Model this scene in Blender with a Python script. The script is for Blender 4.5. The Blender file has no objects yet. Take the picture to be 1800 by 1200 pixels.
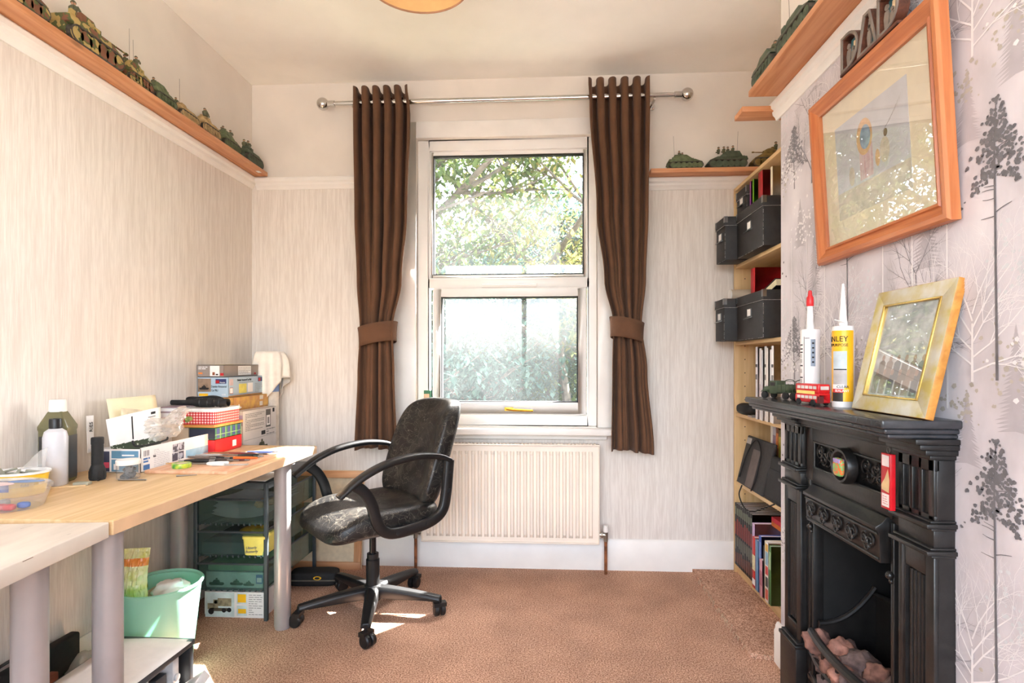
import bpy, bmesh, math, random
from mathutils import Vector, Matrix, noise

SC = bpy.context.scene
COL = SC.collection
R = math.radians
PI = math.pi
random.seed(7)

# ------------------------------------------------------------------ camera
cam_data = bpy.data.cameras.new('camera')
cam_data.sensor_width = 36.0
cam_data.lens = 19.6
cam_data.shift_y = 0.02
cam_data.clip_start = 0.02
cam = bpy.data.objects.new('camera', cam_data)
COL.objects.link(cam)
cam.location = (0, 0, 1.12)
cam.rotation_euler = (R(90), 0, math.atan(55 / 980))
SC.camera = cam

# ------------------------------------------------------------------ world, sun, exposure
SUN_AZ, SUN_EL = R(43), R(47)
world = bpy.data.worlds.new('world')
SC.world = world
world.use_nodes = True
wn = world.node_tree
wn.nodes.clear()
w_out = wn.nodes.new('ShaderNodeOutputWorld')
w_bg = wn.nodes.new('ShaderNodeBackground')
w_sky = wn.nodes.new('ShaderNodeTexSky')
w_sky.sky_type = 'NISHITA'
w_sky.sun_disc = False
w_sky.sun_elevation = SUN_EL
w_sky.sun_rotation = SUN_AZ
w_sky.air_density = 1.0
w_sky.dust_density = 2.5
w_bg.inputs['Strength'].default_value = 0.85
w_hs = wn.nodes.new('ShaderNodeHueSaturation')   # hazy, whitish autumn sky
w_hs.inputs['Saturation'].default_value = 0.5
w_wm = wn.nodes.new('ShaderNodeMix'); w_wm.data_type = 'RGBA'; w_wm.blend_type = 'MULTIPLY'; w_wm.inputs[0].default_value = 1.0
w_wm.inputs[7].default_value = (1.0, 1.0, 1.0, 1)
wn.links.new(w_sky.outputs[0], w_hs.inputs['Color'])
wn.links.new(w_hs.outputs[0], w_wm.inputs[6])
wn.links.new(w_wm.outputs[2], w_bg.inputs[0])
wn.links.new(w_bg.outputs[0], w_out.inputs[0])

sun_d = bpy.data.lights.new('sun', 'SUN')
sun_d.energy = 36.0
sun_d.angle = R(0.6)
sun_d.color = (1.0, 0.97, 0.92)
sun = bpy.data.objects.new('sun', sun_d)
COL.objects.link(sun)
sun_dir = Vector((-math.sin(SUN_AZ) * math.cos(SUN_EL), -math.cos(SUN_AZ) * math.cos(SUN_EL), -math.sin(SUN_EL)))
sun.rotation_euler = sun_dir.to_track_quat('-Z', 'Y').to_euler()
sun.location = (4, 8, 8)

def portal(name, loc, sx, sy, rot):
    d = bpy.data.lights.new(name, 'AREA')
    d.shape = 'RECTANGLE'; d.size = sx; d.size_y = sy
    d.cycles.is_portal = True
    o = bpy.data.objects.new(name, d)
    o.location = loc; o.rotation_euler = rot
    COL.objects.link(o)
portal('window_portal', (-0.2, 3.16, 1.56), 1.0, 1.62, (R(-90), 0, 0))

vs = SC.view_settings
vs.view_transform = 'Standard'
vs.look = 'None'
vs.exposure = 1.92
vs.gamma = 1.0
vs.use_curve_mapping = False
SC.cycles.max_bounces = 14
SC.cycles.diffuse_bounces = 8
SC.cycles.transparent_max_bounces = 24
SC.cycles.sample_clamp_indirect = 12
SC.cycles.caustics_reflective = False
SC.cycles.caustics_refractive = False

# ------------------------------------------------------------------ materials
def lin(c):
    return tuple(((v / 255) / 12.92 if v / 255 <= 0.04045 else ((v / 255 + 0.055) / 1.055) ** 2.4) for v in c) + (1.0,)

MATS = {}

def new_mat(name):
    m = bpy.data.materials.new(name)
    m.use_nodes = True
    nt = m.node_tree
    b = nt.nodes['Principled BSDF']
    return m, nt, b

def P(name, col=(200, 200, 200), rough=0.5, metal=0.0, var=0.08, scale=25, bump=0.0, bscale=150, stretch=(1, 1, 1),
      col2=None, thresh=None, spec=0.5, trans=0.0, coat=0.0, sheen=0.0, alpha=1.0):
    """plain procedural material: two tones mixed by noise, optional fine relief"""
    if name in MATS:
        return MATS[name]
    m, nt, b = new_mat(name)
    tc = nt.nodes.new('ShaderNodeTexCoord')
    mp = nt.nodes.new('ShaderNodeMapping')
    mp.inputs['Scale'].default_value = stretch
    nt.links.new(tc.outputs['Object'], mp.inputs[0])
    nz = nt.nodes.new('ShaderNodeTexNoise')
    nz.inputs['Scale'].default_value = scale
    nz.inputs['Detail'].default_value = 4
    nt.links.new(mp.outputs[0], nz.inputs['Vector'])
    mix = nt.nodes.new('ShaderNodeMix')
    mix.data_type = 'RGBA'
    c1 = lin(col)
    if col2 is None:
        c2 = tuple(v * (1 - var * 2.2) for v in c1[:3]) + (1,)
        c1 = tuple(min(1, v * (1 + var)) for v in c1[:3]) + (1,)
    else:
        c2 = lin(col2)
    mix.inputs[6].default_value = c1
    mix.inputs[7].default_value = c2
    ramp = nt.nodes.new('ShaderNodeValToRGB')
    if thresh is None:
        ramp.color_ramp.elements[0].position = 0.35
        ramp.color_ramp.elements[1].position = 0.65
    else:
        ramp.color_ramp.elements[0].position = thresh - 0.02
        ramp.color_ramp.elements[1].position = thresh + 0.02
    nt.links.new(nz.outputs[0], ramp.inputs[0])
    nt.links.new(ramp.outputs[0], mix.inputs[0])
    nt.links.new(mix.outputs[2], b.inputs['Base Color'])
    b.inputs['Roughness'].default_value = rough
    b.inputs['Metallic'].default_value = metal
    b.inputs['Specular IOR Level'].default_value = spec
    b.inputs['Transmission Weight'].default_value = trans
    b.inputs['Coat Weight'].default_value = coat
    b.inputs['Sheen Weight'].default_value = sheen
    b.inputs['Alpha'].default_value = alpha
    if bump:
        n2 = nt.nodes.new('ShaderNodeTexNoise')
        n2.inputs['Scale'].default_value = bscale
        n2.inputs['Detail'].default_value = 3
        nt.links.new(mp.outputs[0], n2.inputs['Vector'])
        bp = nt.nodes.new('ShaderNodeBump')
        bp.inputs['Strength'].default_value = bump
        bp.inputs['Distance'].default_value = 0.003
        nt.links.new(n2.outputs[0], bp.inputs['Height'])
        nt.links.new(bp.outputs[0], b.inputs['Normal'])
    MATS[name] = m
    return m

def wood(name, c1, c2, axis='Y', rough=0.45, grain=60, knots=False, amount=1.0):
    if name in MATS:
        return MATS[name]
    m, nt, b = new_mat(name)
    tc = nt.nodes.new('ShaderNodeTexCoord')
    mp = nt.nodes.new('ShaderNodeMapping')
    sc = {'X': (0.06, 1, 1), 'Y': (1, 0.06, 1), 'Z': (1, 1, 0.06)}[axis]
    mp.inputs['Scale'].default_value = sc
    nt.links.new(tc.outputs['Object'], mp.inputs[0])
    nz = nt.nodes.new('ShaderNodeTexNoise')
    nz.inputs['Scale'].default_value = grain
    nz.inputs['Detail'].default_value = 5
    nz.inputs['Distortion'].default_value = 0.6
    nt.links.new(mp.outputs[0], nz.inputs['Vector'])
    ramp = nt.nodes.new('ShaderNodeValToRGB')
    ramp.color_ramp.elements[0].position = 0.32
    ramp.color_ramp.elements[0].color = lin(c2)
    ramp.color_ramp.elements[1].position = 0.62
    ramp.color_ramp.elements[1].color = lin(c1)
    nt.links.new(nz.outputs[0], ramp.inputs[0])
    last = ramp.outputs[0]
    if knots:
        mp2 = nt.nodes.new('ShaderNodeMapping')
        sk = {'X': (0.35, 1, 1), 'Y': (1, 0.35, 1), 'Z': (1, 1, 0.35)}[axis]
        mp2.inputs['Scale'].default_value = sk
        nt.links.new(tc.outputs['Object'], mp2.inputs[0])
        vo = nt.nodes.new('ShaderNodeTexVoronoi')
        vo.inputs['Scale'].default_value = 9
        nt.links.new(mp2.outputs[0], vo.inputs['Vector'])
        kr = nt.nodes.new('ShaderNodeValToRGB')
        kr.color_ramp.elements[0].position = 0.05
        kr.color_ramp.elements[0].color = (1, 1, 1, 1)
        kr.color_ramp.elements[1].position = 0.13
        kr.color_ramp.elements[1].color = (0, 0, 0, 1)
        nt.links.new(vo.outputs[0], kr.inputs[0])
        mx = nt.nodes.new('ShaderNodeMix')
        mx.data_type = 'RGBA'
        nt.links.new(kr.outputs[0], mx.inputs[0])
        nt.links.new(last, mx.inputs[6])
        mx.inputs[7].default_value = lin(tuple(int(v * 0.62) for v in c2))
        last = mx.outputs[2]
    nt.links.new(last, b.inputs['Base Color'])
    b.inputs['Roughness'].default_value = rough
    MATS[name] = m
    return m

def glass_mat(name, tint=(255, 255, 255), haze=0.0, gloss=0.08, rough=0.0, milky=None, mirror=None):
    """thin clear pane: lets light straight through, fresnel gloss, a film of dust that scatters light"""
    if name in MATS:
        return MATS[name]
    m = bpy.data.materials.new(name)
    m.use_nodes = True
    nt = m.node_tree
    nt.nodes.clear()
    out = nt.nodes.new('ShaderNodeOutputMaterial')
    tr = nt.nodes.new('ShaderNodeBsdfTransparent')
    tr.inputs[0].default_value = lin(tint)
    gl = nt.nodes.new('ShaderNodeBsdfGlossy')
    gl.inputs['Roughness'].default_value = rough
    lw = nt.nodes.new('ShaderNodeLayerWeight')
    lw.inputs[0].default_value = 0.5
    pw = nt.nodes.new('ShaderNodeMath'); pw.operation = 'POWER'; pw.inputs[1].default_value = 4.0
    nt.links.new(lw.outputs['Facing'], pw.inputs[0])
    fr = nt.nodes.new('ShaderNodeMath'); fr.operation = 'MULTIPLY_ADD'
    nt.links.new(pw.outputs[0], fr.inputs[0])
    f0 = 0.04 if mirror is None else mirror
    fr.inputs[1].default_value = 1 - f0
    fr.inputs[2].default_value = f0
    m1 = nt.nodes.new('ShaderNodeMixShader')
    nt.links.new(fr.outputs[0], m1.inputs[0])
    nt.links.new(tr.outputs[0], m1.inputs[1])
    nt.links.new(gl.outputs[0], m1.inputs[2])
    last = m1
    if haze > 0:
        nz = nt.nodes.new('ShaderNodeTexNoise')
        nz.inputs['Scale'].default_value = 3.0
        nz.inputs['Detail'].default_value = 6
        tc = nt.nodes.new('ShaderNodeTexCoord')
        nt.links.new(tc.outputs['Object'], nz.inputs['Vector'])
        mr = nt.nodes.new('ShaderNodeMapRange')
        mr.inputs[1].default_value = 0.3
        mr.inputs[2].default_value = 0.7
        mr.inputs[3].default_value = haze * 0.6
        mr.inputs[4].default_value = haze * 1.3
        nt.links.new(nz.outputs[0], mr.inputs[0])
        tl = nt.nodes.new('ShaderNodeBsdfTranslucent')
        tl.inputs[0].default_value = lin(milky or (235, 240, 245))
        df = nt.nodes.new('ShaderNodeBsdfDiffuse')
        df.inputs[0].default_value = lin(milky or (235, 240, 245))
        md = nt.nodes.new('ShaderNodeMixShader')
        md.inputs[0].default_value = 0.5
        nt.links.new(tl.outputs[0], md.inputs[1])
        nt.links.new(df.outputs[0], md.inputs[2])
        m2 = nt.nodes.new('ShaderNodeMixShader')
        nt.links.new(mr.outputs[0], m2.inputs[0])
        nt.links.new(m1.outputs[0], m2.inputs[1])
        nt.links.new(md.outputs[0], m2.inputs[2])
        last = m2
    nt.links.new(last.outputs[0], out.inputs[0])
    MATS[name] = m
    return m

def leaf_mat(name, col, tcol):
    m = bpy.data.materials.new(name)
    m.use_nodes = True
    nt = m.node_tree
    nt.nodes.clear()
    out = nt.nodes.new('ShaderNodeOutputMaterial')
    oi = nt.nodes.new('ShaderNodeNewGeometry')
    mixc = nt.nodes.new('ShaderNodeMix')
    mixc.data_type = 'RGBA'
    nt.links.new(oi.outputs['Random Per Island'], mixc.inputs[0])
    mixc.inputs[6].default_value = lin(col)
    mixc.inputs[7].default_value = lin(tcol)
    df = nt.nodes.new('ShaderNodeBsdfDiffuse')
    tl = nt.nodes.new('ShaderNodeBsdfTranslucent')
    nt.links.new(mixc.outputs[2], df.inputs[0])
    nt.links.new(mixc.outputs[2], tl.inputs[0])
    mx = nt.nodes.new('ShaderNodeMixShader')
    mx.inputs[0].default_value = 0.35
    nt.links.new(df.outputs[0], mx.inputs[1])
    nt.links.new(tl.outputs[0], mx.inputs[2])
    nt.links.new(mx.outputs[0], out.inputs[0])
    return m

# ------------------------------------------------------------------ mesh builder
def rot_m(rx=0, ry=0, rz=0):
    return Matrix.Rotation(rz, 4, 'Z') @ Matrix.Rotation(ry, 4, 'Y') @ Matrix.Rotation(rx, 4, 'X')

class MB:
    def __init__(s):
        s.v = []; s.f = []; s.m = []; s.mats = []; s.T = Matrix()

    def mi(s, mat):
        if mat is None:
            return 0
        if mat not in s.mats:
            s.mats.append(mat)
        return s.mats.index(mat)

    def at(s, loc=(0, 0, 0), rx=0, ry=0, rz=0):
        s.T = Matrix.Translation(loc) @ rot_m(rx, ry, rz)
        return s

    def add(s, vs, fs, mat=None):
        k = len(s.v)
        T = s.T
        s.v += [tuple(T @ Vector(p)) for p in vs]
        s.f += [tuple(i + k for i in f) for f in fs]
        s.m += [s.mi(mat)] * len(fs)
        return s

    def box(s, x0, x1, y0, y1, z0, z1, mat=None):
        if x0 > x1: x0, x1 = x1, x0
        if y0 > y1: y0, y1 = y1, y0
        if z0 > z1: z0, z1 = z1, z0
        v = [(x0, y0, z0), (x1, y0, z0), (x1, y1, z0), (x0, y1, z0), (x0, y0, z1), (x1, y0, z1), (x1, y1, z1), (x0, y1, z1)]
        f = [(0, 3, 2, 1), (4, 5, 6, 7), (0, 1, 5, 4), (1, 2, 6, 5), (2, 3, 7, 6), (3, 0, 4, 7)]
        return s.add(v, f, mat)

    def hexa(s, lo, hi, mat=None):
        """frustum between a lower and an upper quad (4 points each)"""
        return s.add(list(lo) + list(hi), [(0, 3, 2, 1), (4, 5, 6, 7), (0, 1, 5, 4), (1, 2, 6, 5), (2, 3, 7, 6), (3, 0, 4, 7)], mat)

    def quad(s, a, b, c, d, mat=None):
        return s.add([a, b, c, d], [(0, 1, 2, 3)], mat)

    def prism(s, poly, d0, d1, axis='y', mat=None):
        """poly: list of 2-D points; axis is the extrusion direction"""
        n = len(poly)
        def mk(p, d):
            if axis == 'y': return (p[0], d, p[1])
            if axis == 'x': return (d, p[0], p[1])
            return (p[0], p[1], d)
        v = [mk(p, d0) for p in poly] + [mk(p, d1) for p in poly]
        f = [tuple(range(n)), tuple(range(2 * n - 1, n - 1, -1))]
        for i in range(n):
            j = (i + 1) % n
            f.append((i, i + n, j + n, j))
        return s.add(v, f, mat)

    def tube(s, pts, r, n=10, mat=None, caps=True):
        pts = [Vector(p) for p in pts]
        rs = r if isinstance(r, (list, tuple)) else [r] * len(pts)
        v = []; f = []
        up = None
        for i, p in enumerate(pts):
            if i == 0: t = pts[1] - pts[0]
            elif i == len(pts) - 1: t = pts[-1] - pts[-2]
            else: t = (pts[i + 1] - pts[i]).normalized() + (pts[i] - pts[i - 1]).normalized()
            t = t.normalized() if t.length > 1e-9 else Vector((0, 0, 1))
            if up is None:
                up = Vector((0, 0, 1)) if abs(t.z) < 0.9 else Vector((1, 0, 0))
            a = t.cross(up)
            if a.length < 1e-6:
                a = t.cross(Vector((0, 1, 0)))
            a.normalize()
            b = a.cross(t).normalized()
            up = b
            for k in range(n):
                an = 2 * PI * k / n
                v.append(tuple(p + (a * math.cos(an) + b * math.sin(an)) * rs[i]))
        for i in range(len(pts) - 1):
            for k in range(n):
                k2 = (k + 1) % n
                f.append((i * n + k, (i + 1) * n + k, (i + 1) * n + k2, i * n + k2))
        if caps:
            f.append(tuple(range(n)))
            f.append(tuple(range(len(pts) * n - 1, (len(pts) - 1) * n - 1, -1)))
        return s.add(v, f, mat)

    def lathe(s, prof, n=24, c=(0, 0, 0), mat=None, axis='z', sx=1.0, sy=1.0, a0=0.0, a1=2 * PI):
        full = abs(a1 - a0 - 2 * PI) < 1e-6
        m = n if full else n + 1
        v = []; f = []
        for (r, z) in prof:
            for k in range(m):
                an = a0 + (a1 - a0) * k / n
                x, y = r * math.cos(an) * sx, r * math.sin(an) * sy
                if axis == 'z': p = (c[0] + x, c[1] + y, c[2] + z)
                elif axis == 'y': p = (c[0] + x, c[1] + z, c[2] + y)
                else: p = (c[0] + z, c[1] + x, c[2] + y)
                v.append(p)
        for i in range(len(prof) - 1):
            for k in range(n):
                k2 = (k + 1) % m
                q = (i * m + k, i * m + k2, (i + 1) * m + k2, (i + 1) * m + k)
                f.append(q if axis != 'y' else q[::-1])
        return s.add(v, f, mat)

    def ball(s, c, r, nu=10, nv=7, mat=None, sz=1.0):
        return s.lathe([(max(1e-5, r * math.sin(PI * i / nv)), -r * sz * math.cos(PI * i / nv)) for i in range(nv + 1)], nu, c, mat)

    def cyl(s, c, r, h, n=20, mat=None, axis='z'):
        return s.lathe([(1e-5, 0), (r, 0), (r, h), (1e-5, h)], n, c, mat, axis)

    def build(s, name, mat=None, parent=None, smooth=None, bevel=0, seg=2, label=None, kind=None, cat=None, group=None, loc=None, rot=None):
        me = bpy.data.meshes.new(name)
        me.from_pydata(s.v, [], s.f)
        mats = s.mats or [mat or P('plain')]
        if s.mats and mat is not None and mat not in s.mats:
            pass
        for mm in mats:
            me.materials.append(mm)
        if len(mats) > 1:
            me.polygons.foreach_set('material_index', s.m)
        bm = bmesh.new()
        bm.from_mesh(me)
        bmesh.ops.remove_doubles(bm, verts=bm.verts, dist=1e-6)
        if bevel:
            bmesh.ops.recalc_face_normals(bm, faces=bm.faces)
            es = [e for e in bm.edges if len(e.link_faces) == 2 and e.calc_face_angle(0) > R(32)]
            bmesh.ops.bevel(bm, geom=es, offset=bevel, segments=seg, profile=0.5, affect='EDGES', clamp_overlap=True)
        bmesh.ops.recalc_face_normals(bm, faces=bm.faces)
        bm.to_mesh(me)
        bm.free()
        if smooth is None:
            smooth = 35 if not bevel else 50
        if smooth:
            me.polygons.foreach_set('use_smooth', [True] * len(me.polygons))
            me.set_sharp_from_angle(angle=R(smooth))
        me.update()
        o = bpy.data.objects.new(name, me)
        COL.objects.link(o)
        if parent is not None:
            o.parent = parent
        if loc is not None: o.location = loc
        if rot is not None: o.rotation_euler = rot
        tag(o, label, cat, group, kind)
        return o

def tag(o, label=None, cat=None, group=None, kind=None):
    if label: o['label'] = label
    if cat: o['category'] = cat
    if group: o['group'] = group
    if kind: o['kind'] = kind
    return o

def thing(name, label, cat, loc=(0, 0, 0), rz=0.0, group=None, rx=0.0, ry=0.0):
    o = bpy.data.objects.new(name, None)
    o.empty_display_size = 0.05
    COL.objects.link(o)
    o.location = loc
    o.rotation_euler = (rx, ry, rz)
    return tag(o, label, cat, group)

def dup(root, loc, rz=None, label=None, group=None):
    r = root.copy(); COL.objects.link(r)
    r.location = loc
    if rz is not None: r.rotation_euler = (root.rotation_euler[0], root.rotation_euler[1], rz)
    if label: r['label'] = label
    if group: r['group'] = group
    for ch in root.children:
        c = ch.copy(); COL.objects.link(c); c.parent = r
        for g in ch.children:
            d = g.copy(); COL.objects.link(d); d.parent = c
    return r

def share(src, name, parent, loc=None, rot=None):
    """one more object with the same mesh"""
    o = bpy.data.objects.new(name, src.data)
    COL.objects.link(o)
    o.parent = parent
    if loc is not None: o.location = loc
    if rot is not None: o.rotation_euler = rot
    return o

_fonts = {}
def glyphs(txt, size, depth=0.0004, shear=0.0, align='LEFT', spacing=1.0):
    cu = bpy.data.curves.new('lettering', 'FONT')
    cu.body = txt; cu.size = size; cu.extrude = depth; cu.shear = shear
    cu.align_x = align; cu.resolution_u = 2; cu.space_character = spacing
    ob = bpy.data.objects.new('lettering_tmp', cu)
    COL.objects.link(ob)
    dg = bpy.context.evaluated_depsgraph_get()
    me = ob.evaluated_get(dg).to_mesh()
    vs = [tuple(v.co) for v in me.vertices]
    fs = [tuple(p.vertices) for p in me.polygons]
    ob.evaluated_get(dg).to_mesh_clear()
    bpy.data.objects.remove(ob)
    bpy.data.curves.remove(cu)
    return vs, fs

def letters(parent, txt, size, mat, o, xd, ud, name='lettering', align='LEFT', depth=0.0004, shear=0.0, wrap=None, sx=1.0, spacing=1.0):
    vs, fs = glyphs(txt, size, depth, shear, align, spacing)
    o, xd, ud = Vector(o), Vector(xd).normalized(), Vector(ud).normalized()
    nd = xd.cross(ud)
    mb = MB()
    if wrap is None:
        pts = [o + xd * (v[0] * sx) + ud * v[1] + nd * v[2] for v in vs]
    else:
        rad, a0 = wrap            # bend round a vertical cylinder centred on o
        pts = []
        for v in vs:
            a = a0 + v[0] * sx / rad
            rr = rad + v[2] + depth
            pts.append(Vector((o.x + math.cos(a) * rr, o.y + math.sin(a) * rr, o.z + v[1])))
    mb.add([tuple(p) for p in pts], fs)
    return mb.build(name, mat, parent, smooth=0)

def superell(a, b, c, e1=0.35, e2=0.35, nu=40, nv=20, f=None):
    """rounded cushion shape"""
    def sp(w, e):
        return math.copysign(abs(w) ** e, w)
    v = []; fs = []
    for i in range(nv + 1):
        th = -PI / 2 + PI * i / nv
        for k in range(nu):
            ph = 2 * PI * k / nu
            p = Vector((a * sp(math.cos(th), e1) * sp(math.cos(ph), e2), b * sp(math.cos(th), e1) * sp(math.sin(ph), e2), c * sp(math.sin(th), e1)))
            v.append(tuple(f(p) if f else p))
    for i in range(nv):
        for k in range(nu):
            k2 = (k + 1) % nu
            fs.append((i * nu + k, i * nu + k2, (i + 1) * nu + k2, (i + 1) * nu + k))
    return v, fs

def ico(sub, f):
    bm = bmesh.new()
    bmesh.ops.create_icosphere(bm, subdivisions=sub, radius=1.0)
    v = [tuple(f(x.co.copy())) for x in bm.verts]
    fs = [tuple(w.index for w in g.verts) for g in bm.faces]
    bm.free()
    return v, fs

def bez(pts, n=8):
    """smooth Catmull-Rom line through the points"""
    p = [Vector(q) for q in pts]
    p = [p[0] * 2 - p[1]] + p + [p[-1] * 2 - p[-2]]
    out = []
    for i in range(1, len(p) - 2):
        for k in range(n):
            t = k / n
            a, b, c, d = p[i - 1], p[i], p[i + 1], p[i + 2]
            out.append(0.5 * ((2 * b) + (c - a) * t + (2 * a - 5 * b + 4 * c - d) * t * t + (3 * b - a - 3 * c + d) * t ** 3))
    out.append(p[-2])
    return out

# shared materials
WHITE = P('white_gloss_paint', (238, 234, 228), 0.35, var=0.02, scale=8)
UPVC = P('white_upvc', (240, 238, 234), 0.3, var=0.015, scale=6)
PLASTER = P('off_white_plaster', (232, 224, 214), 0.85, var=0.02, scale=5, bump=0.05, bscale=60)
CEIL = P('ceiling_paint', (246, 242, 234), 0.9, var=0.02, scale=4)
BLACKP = P('black_plastic', (22, 22, 23), 0.42, var=0.1, scale=40)
BLACKM = P('black_matt', (26, 25, 25), 0.75, var=0.12, scale=60)
CHROME = P('chrome', (210, 208, 205), 0.12, 1.0, var=0.02)
STEEL = P('brushed_steel', (150, 150, 150), 0.35, 1.0, var=0.06)
PAPER = P('white_paper', (240, 238, 236), 0.8, var=0.015, scale=30)
CREAM = P('cream_card', (243, 232, 196), 0.8, var=0.02, scale=20)
PINE_X = wood('orange_pine_x', (214, 154, 110), (190, 124, 78), 'X', 0.45, 50, True)
PINE_Y = wood('orange_pine_y', (214, 154, 110), (190, 124, 78), 'Y', 0.45, 50, True)
PINE_F = wood('frame_pine', (196, 122, 74), (172, 96, 54), 'Y', 0.35, 70)
PINE_FZ = wood('frame_pine_upright', (196, 122, 74), (172, 96, 54), 'Z', 0.35, 70)
BIRCH = wood('birch_veneer', (222, 190, 140), (204, 168, 116), 'Z', 0.5, 40)
BIRCH_Y = wood('birch_veneer_shelf', (222, 190, 140), (204, 168, 116), 'Y', 0.5, 40)
DESKW = wood('desk_birch_top', (212, 182, 138), (194, 160, 112), 'Y', 0.42, 45)
RED = P('red_cover', (186, 26, 32), 0.45, var=0.06)
INK = P('black_ink', (28, 26, 26), 0.7, var=0.05)
PRINTGREY = P('grey_print', (140, 138, 138), 0.7, var=0.05)
YELLOW = P('yellow_print', (246, 190, 30), 0.45, var=0.03)
BLUEP = P('blue_print', (60, 110, 170), 0.5, var=0.05)
# ------------------------------------------------------------------ the room
XL, XC, XR = -1.631, 0.88, 1.30      # left wall, chimney breast face, alcove wall
YB, YR = 3.04, -1.0                  # window wall, wall behind the camera
ZC = 2.67                            # ceiling
ZR0, ZR1 = 2.088, 2.150              # picture rail
YBR0, YBR1 = 0.72, 2.12              # chimney breast runs between these

def streak_paper(name, c1, c2):
    m, nt, b = new_mat(name)
    tc = nt.nodes.new('ShaderNodeTexCoord')
    mp = nt.nodes.new('ShaderNodeMapping')
    mp.inputs['Scale'].default_value = (1, 1, 0.055)
    nt.links.new(tc.outputs['Object'], mp.inputs[0])
    nz = nt.nodes.new('ShaderNodeTexNoise')
    nz.inputs['Scale'].default_value = 260
    nz.inputs['Detail'].default_value = 3
    nt.links.new(mp.outputs[0], nz.inputs['Vector'])
    n2 = nt.nodes.new('ShaderNodeTexNoise')
    n2.inputs['Scale'].default_value = 70
    n2.inputs['Detail'].default_value = 2
    nt.links.new(mp.outputs[0], n2.inputs['Vector'])
    ad = nt.nodes.new('ShaderNodeMath')
    ad.operation = 'MULTIPLY'
    nt.links.new(nz.outputs[0], ad.inputs[0]); nt.links.new(n2.outputs[0], ad.inputs[1])
    rp = nt.nodes.new('ShaderNodeValToRGB')
    rp.color_ramp.elements[0].position = 0.13; rp.color_ramp.elements[0].color = lin(c2)
    rp.color_ramp.elements[1].position = 0.34; rp.color_ramp.elements[1].color = lin(c1)
    nt.links.new(ad.outputs[0], rp.inputs[0])
    nt.links.new(rp.outputs[0], b.inputs['Base Color'])
    b.inputs['Roughness'].default_value = 0.8
    bp = nt.nodes.new('ShaderNodeBump')
    bp.inputs['Strength'].default_value = 0.25; bp.inputs['Distance'].default_value = 0.002
    nt.links.new(nz.outputs[0], bp.inputs['Height'])
    nt.links.new(bp.outputs[0], b.inputs['Normal'])
    return m
STREAK = streak_paper('streaked_beige_wallpaper', (230, 223, 215), (214, 205, 196))

def carpet_mat(name):
    m, nt, b = new_mat(name)
    tc = nt.nodes.new('ShaderNodeTexCoord')
    n1 = nt.nodes.new('ShaderNodeTexNoise'); n1.inputs['Scale'].default_value = 185; n1.inputs['Detail'].default_value = 5
    n2 = nt.nodes.new('ShaderNodeTexNoise'); n2.inputs['Scale'].default_value = 5; n2.inputs['Detail'].default_value = 4
    for n in (n1, n2): nt.links.new(tc.outputs['Object'], n.inputs['Vector'])
    r1 = nt.nodes.new('ShaderNodeValToRGB')
    r1.color_ramp.elements[0].position = 0.33; r1.color_ramp.elements[0].color = lin((128, 94, 76))
    r1.color_ramp.elements[1].position = 0.66; r1.color_ramp.elements[1].color = lin((232, 196, 172))
    e = r1.color_ramp.elements.new(0.5); e.color = lin((192, 150, 126))
    nt.links.new(n1.outputs[0], r1.inputs[0])
    r2 = nt.nodes.new('ShaderNodeValToRGB')
    r2.color_ramp.elements[0].position = 0.3; r2.color_ramp.elements[0].color = (0.82, 0.80, 0.79, 1)
    r2.color_ramp.elements[1].position = 0.7; r2.color_ramp.elements[1].color = (1.08, 1.06, 1.04, 1)
    nt.links.new(n2.outputs[0], r2.inputs[0])
    mx = nt.nodes.new('ShaderNodeMix'); mx.data_type = 'RGBA'; mx.blend_type = 'MULTIPLY'; mx.inputs[0].default_value = 1
    nt.links.new(r1.outputs[0], mx.inputs[6]); nt.links.new(r2.outputs[0], mx.inputs[7])
    nt.links.new(mx.outputs[2], b.inputs['Base Color'])
    b.inputs['Roughness'].default_value = 0.95
    b.inputs['Specular IOR Level'].default_value = 0.1
    bp = nt.nodes.new('ShaderNodeBump'); bp.inputs['Strength'].default_value = 0.7; bp.inputs['Distance'].default_value = 0.004
    nt.links.new(n1.outputs[0], bp.inputs['Height']); nt.links.new(bp.outputs[0], b.inputs['Normal'])
    return m
CARPET = carpet_mat('brown_carpet')

def mist_paper(name):
    """printed wallpaper ground: grey lavender mist with paler drifts"""
    m, nt, b = new_mat(name)
    tc = nt.nodes.new('ShaderNodeTexCoord')
    mp = nt.nodes.new('ShaderNodeMapping'); mp.inputs['Scale'].default_value = (1, 1.6, 1.0)
    nt.links.new(tc.outputs['Object'], mp.inputs[0])
    n1 = nt.nodes.new('ShaderNodeTexNoise'); n1.inputs['Scale'].default_value = 4.2; n1.inputs['Detail'].default_value = 5
    nt.links.new(mp.outputs[0], n1.inputs['Vector'])
    r1 = nt.nodes.new('ShaderNodeValToRGB')
    r1.color_ramp.elements[0].position = 0.3; r1.color_ramp.elements[0].color = lin((186, 181, 184))
    r1.color_ramp.elements[1].position = 0.72; r1.color_ramp.elements[1].color = lin((226, 221, 223))
    e = r1.color_ramp.elements.new(0.5); e.color = lin((209, 203, 207))
    nt.links.new(n1.outputs[0], r1.inputs[0])
    nt.links.new(r1.outputs[0], b.inputs['Base Color'])
    b.inputs['Roughness'].default_value = 0.7
    return m
MIST = mist_paper('misty_forest_wallpaper')

def struct(mb, name, mat=None, parent=None, label=None, **k):
    o = mb.build(name, mat, parent, kind=None if parent else 'structure', label=label, **k)
    return o

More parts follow.
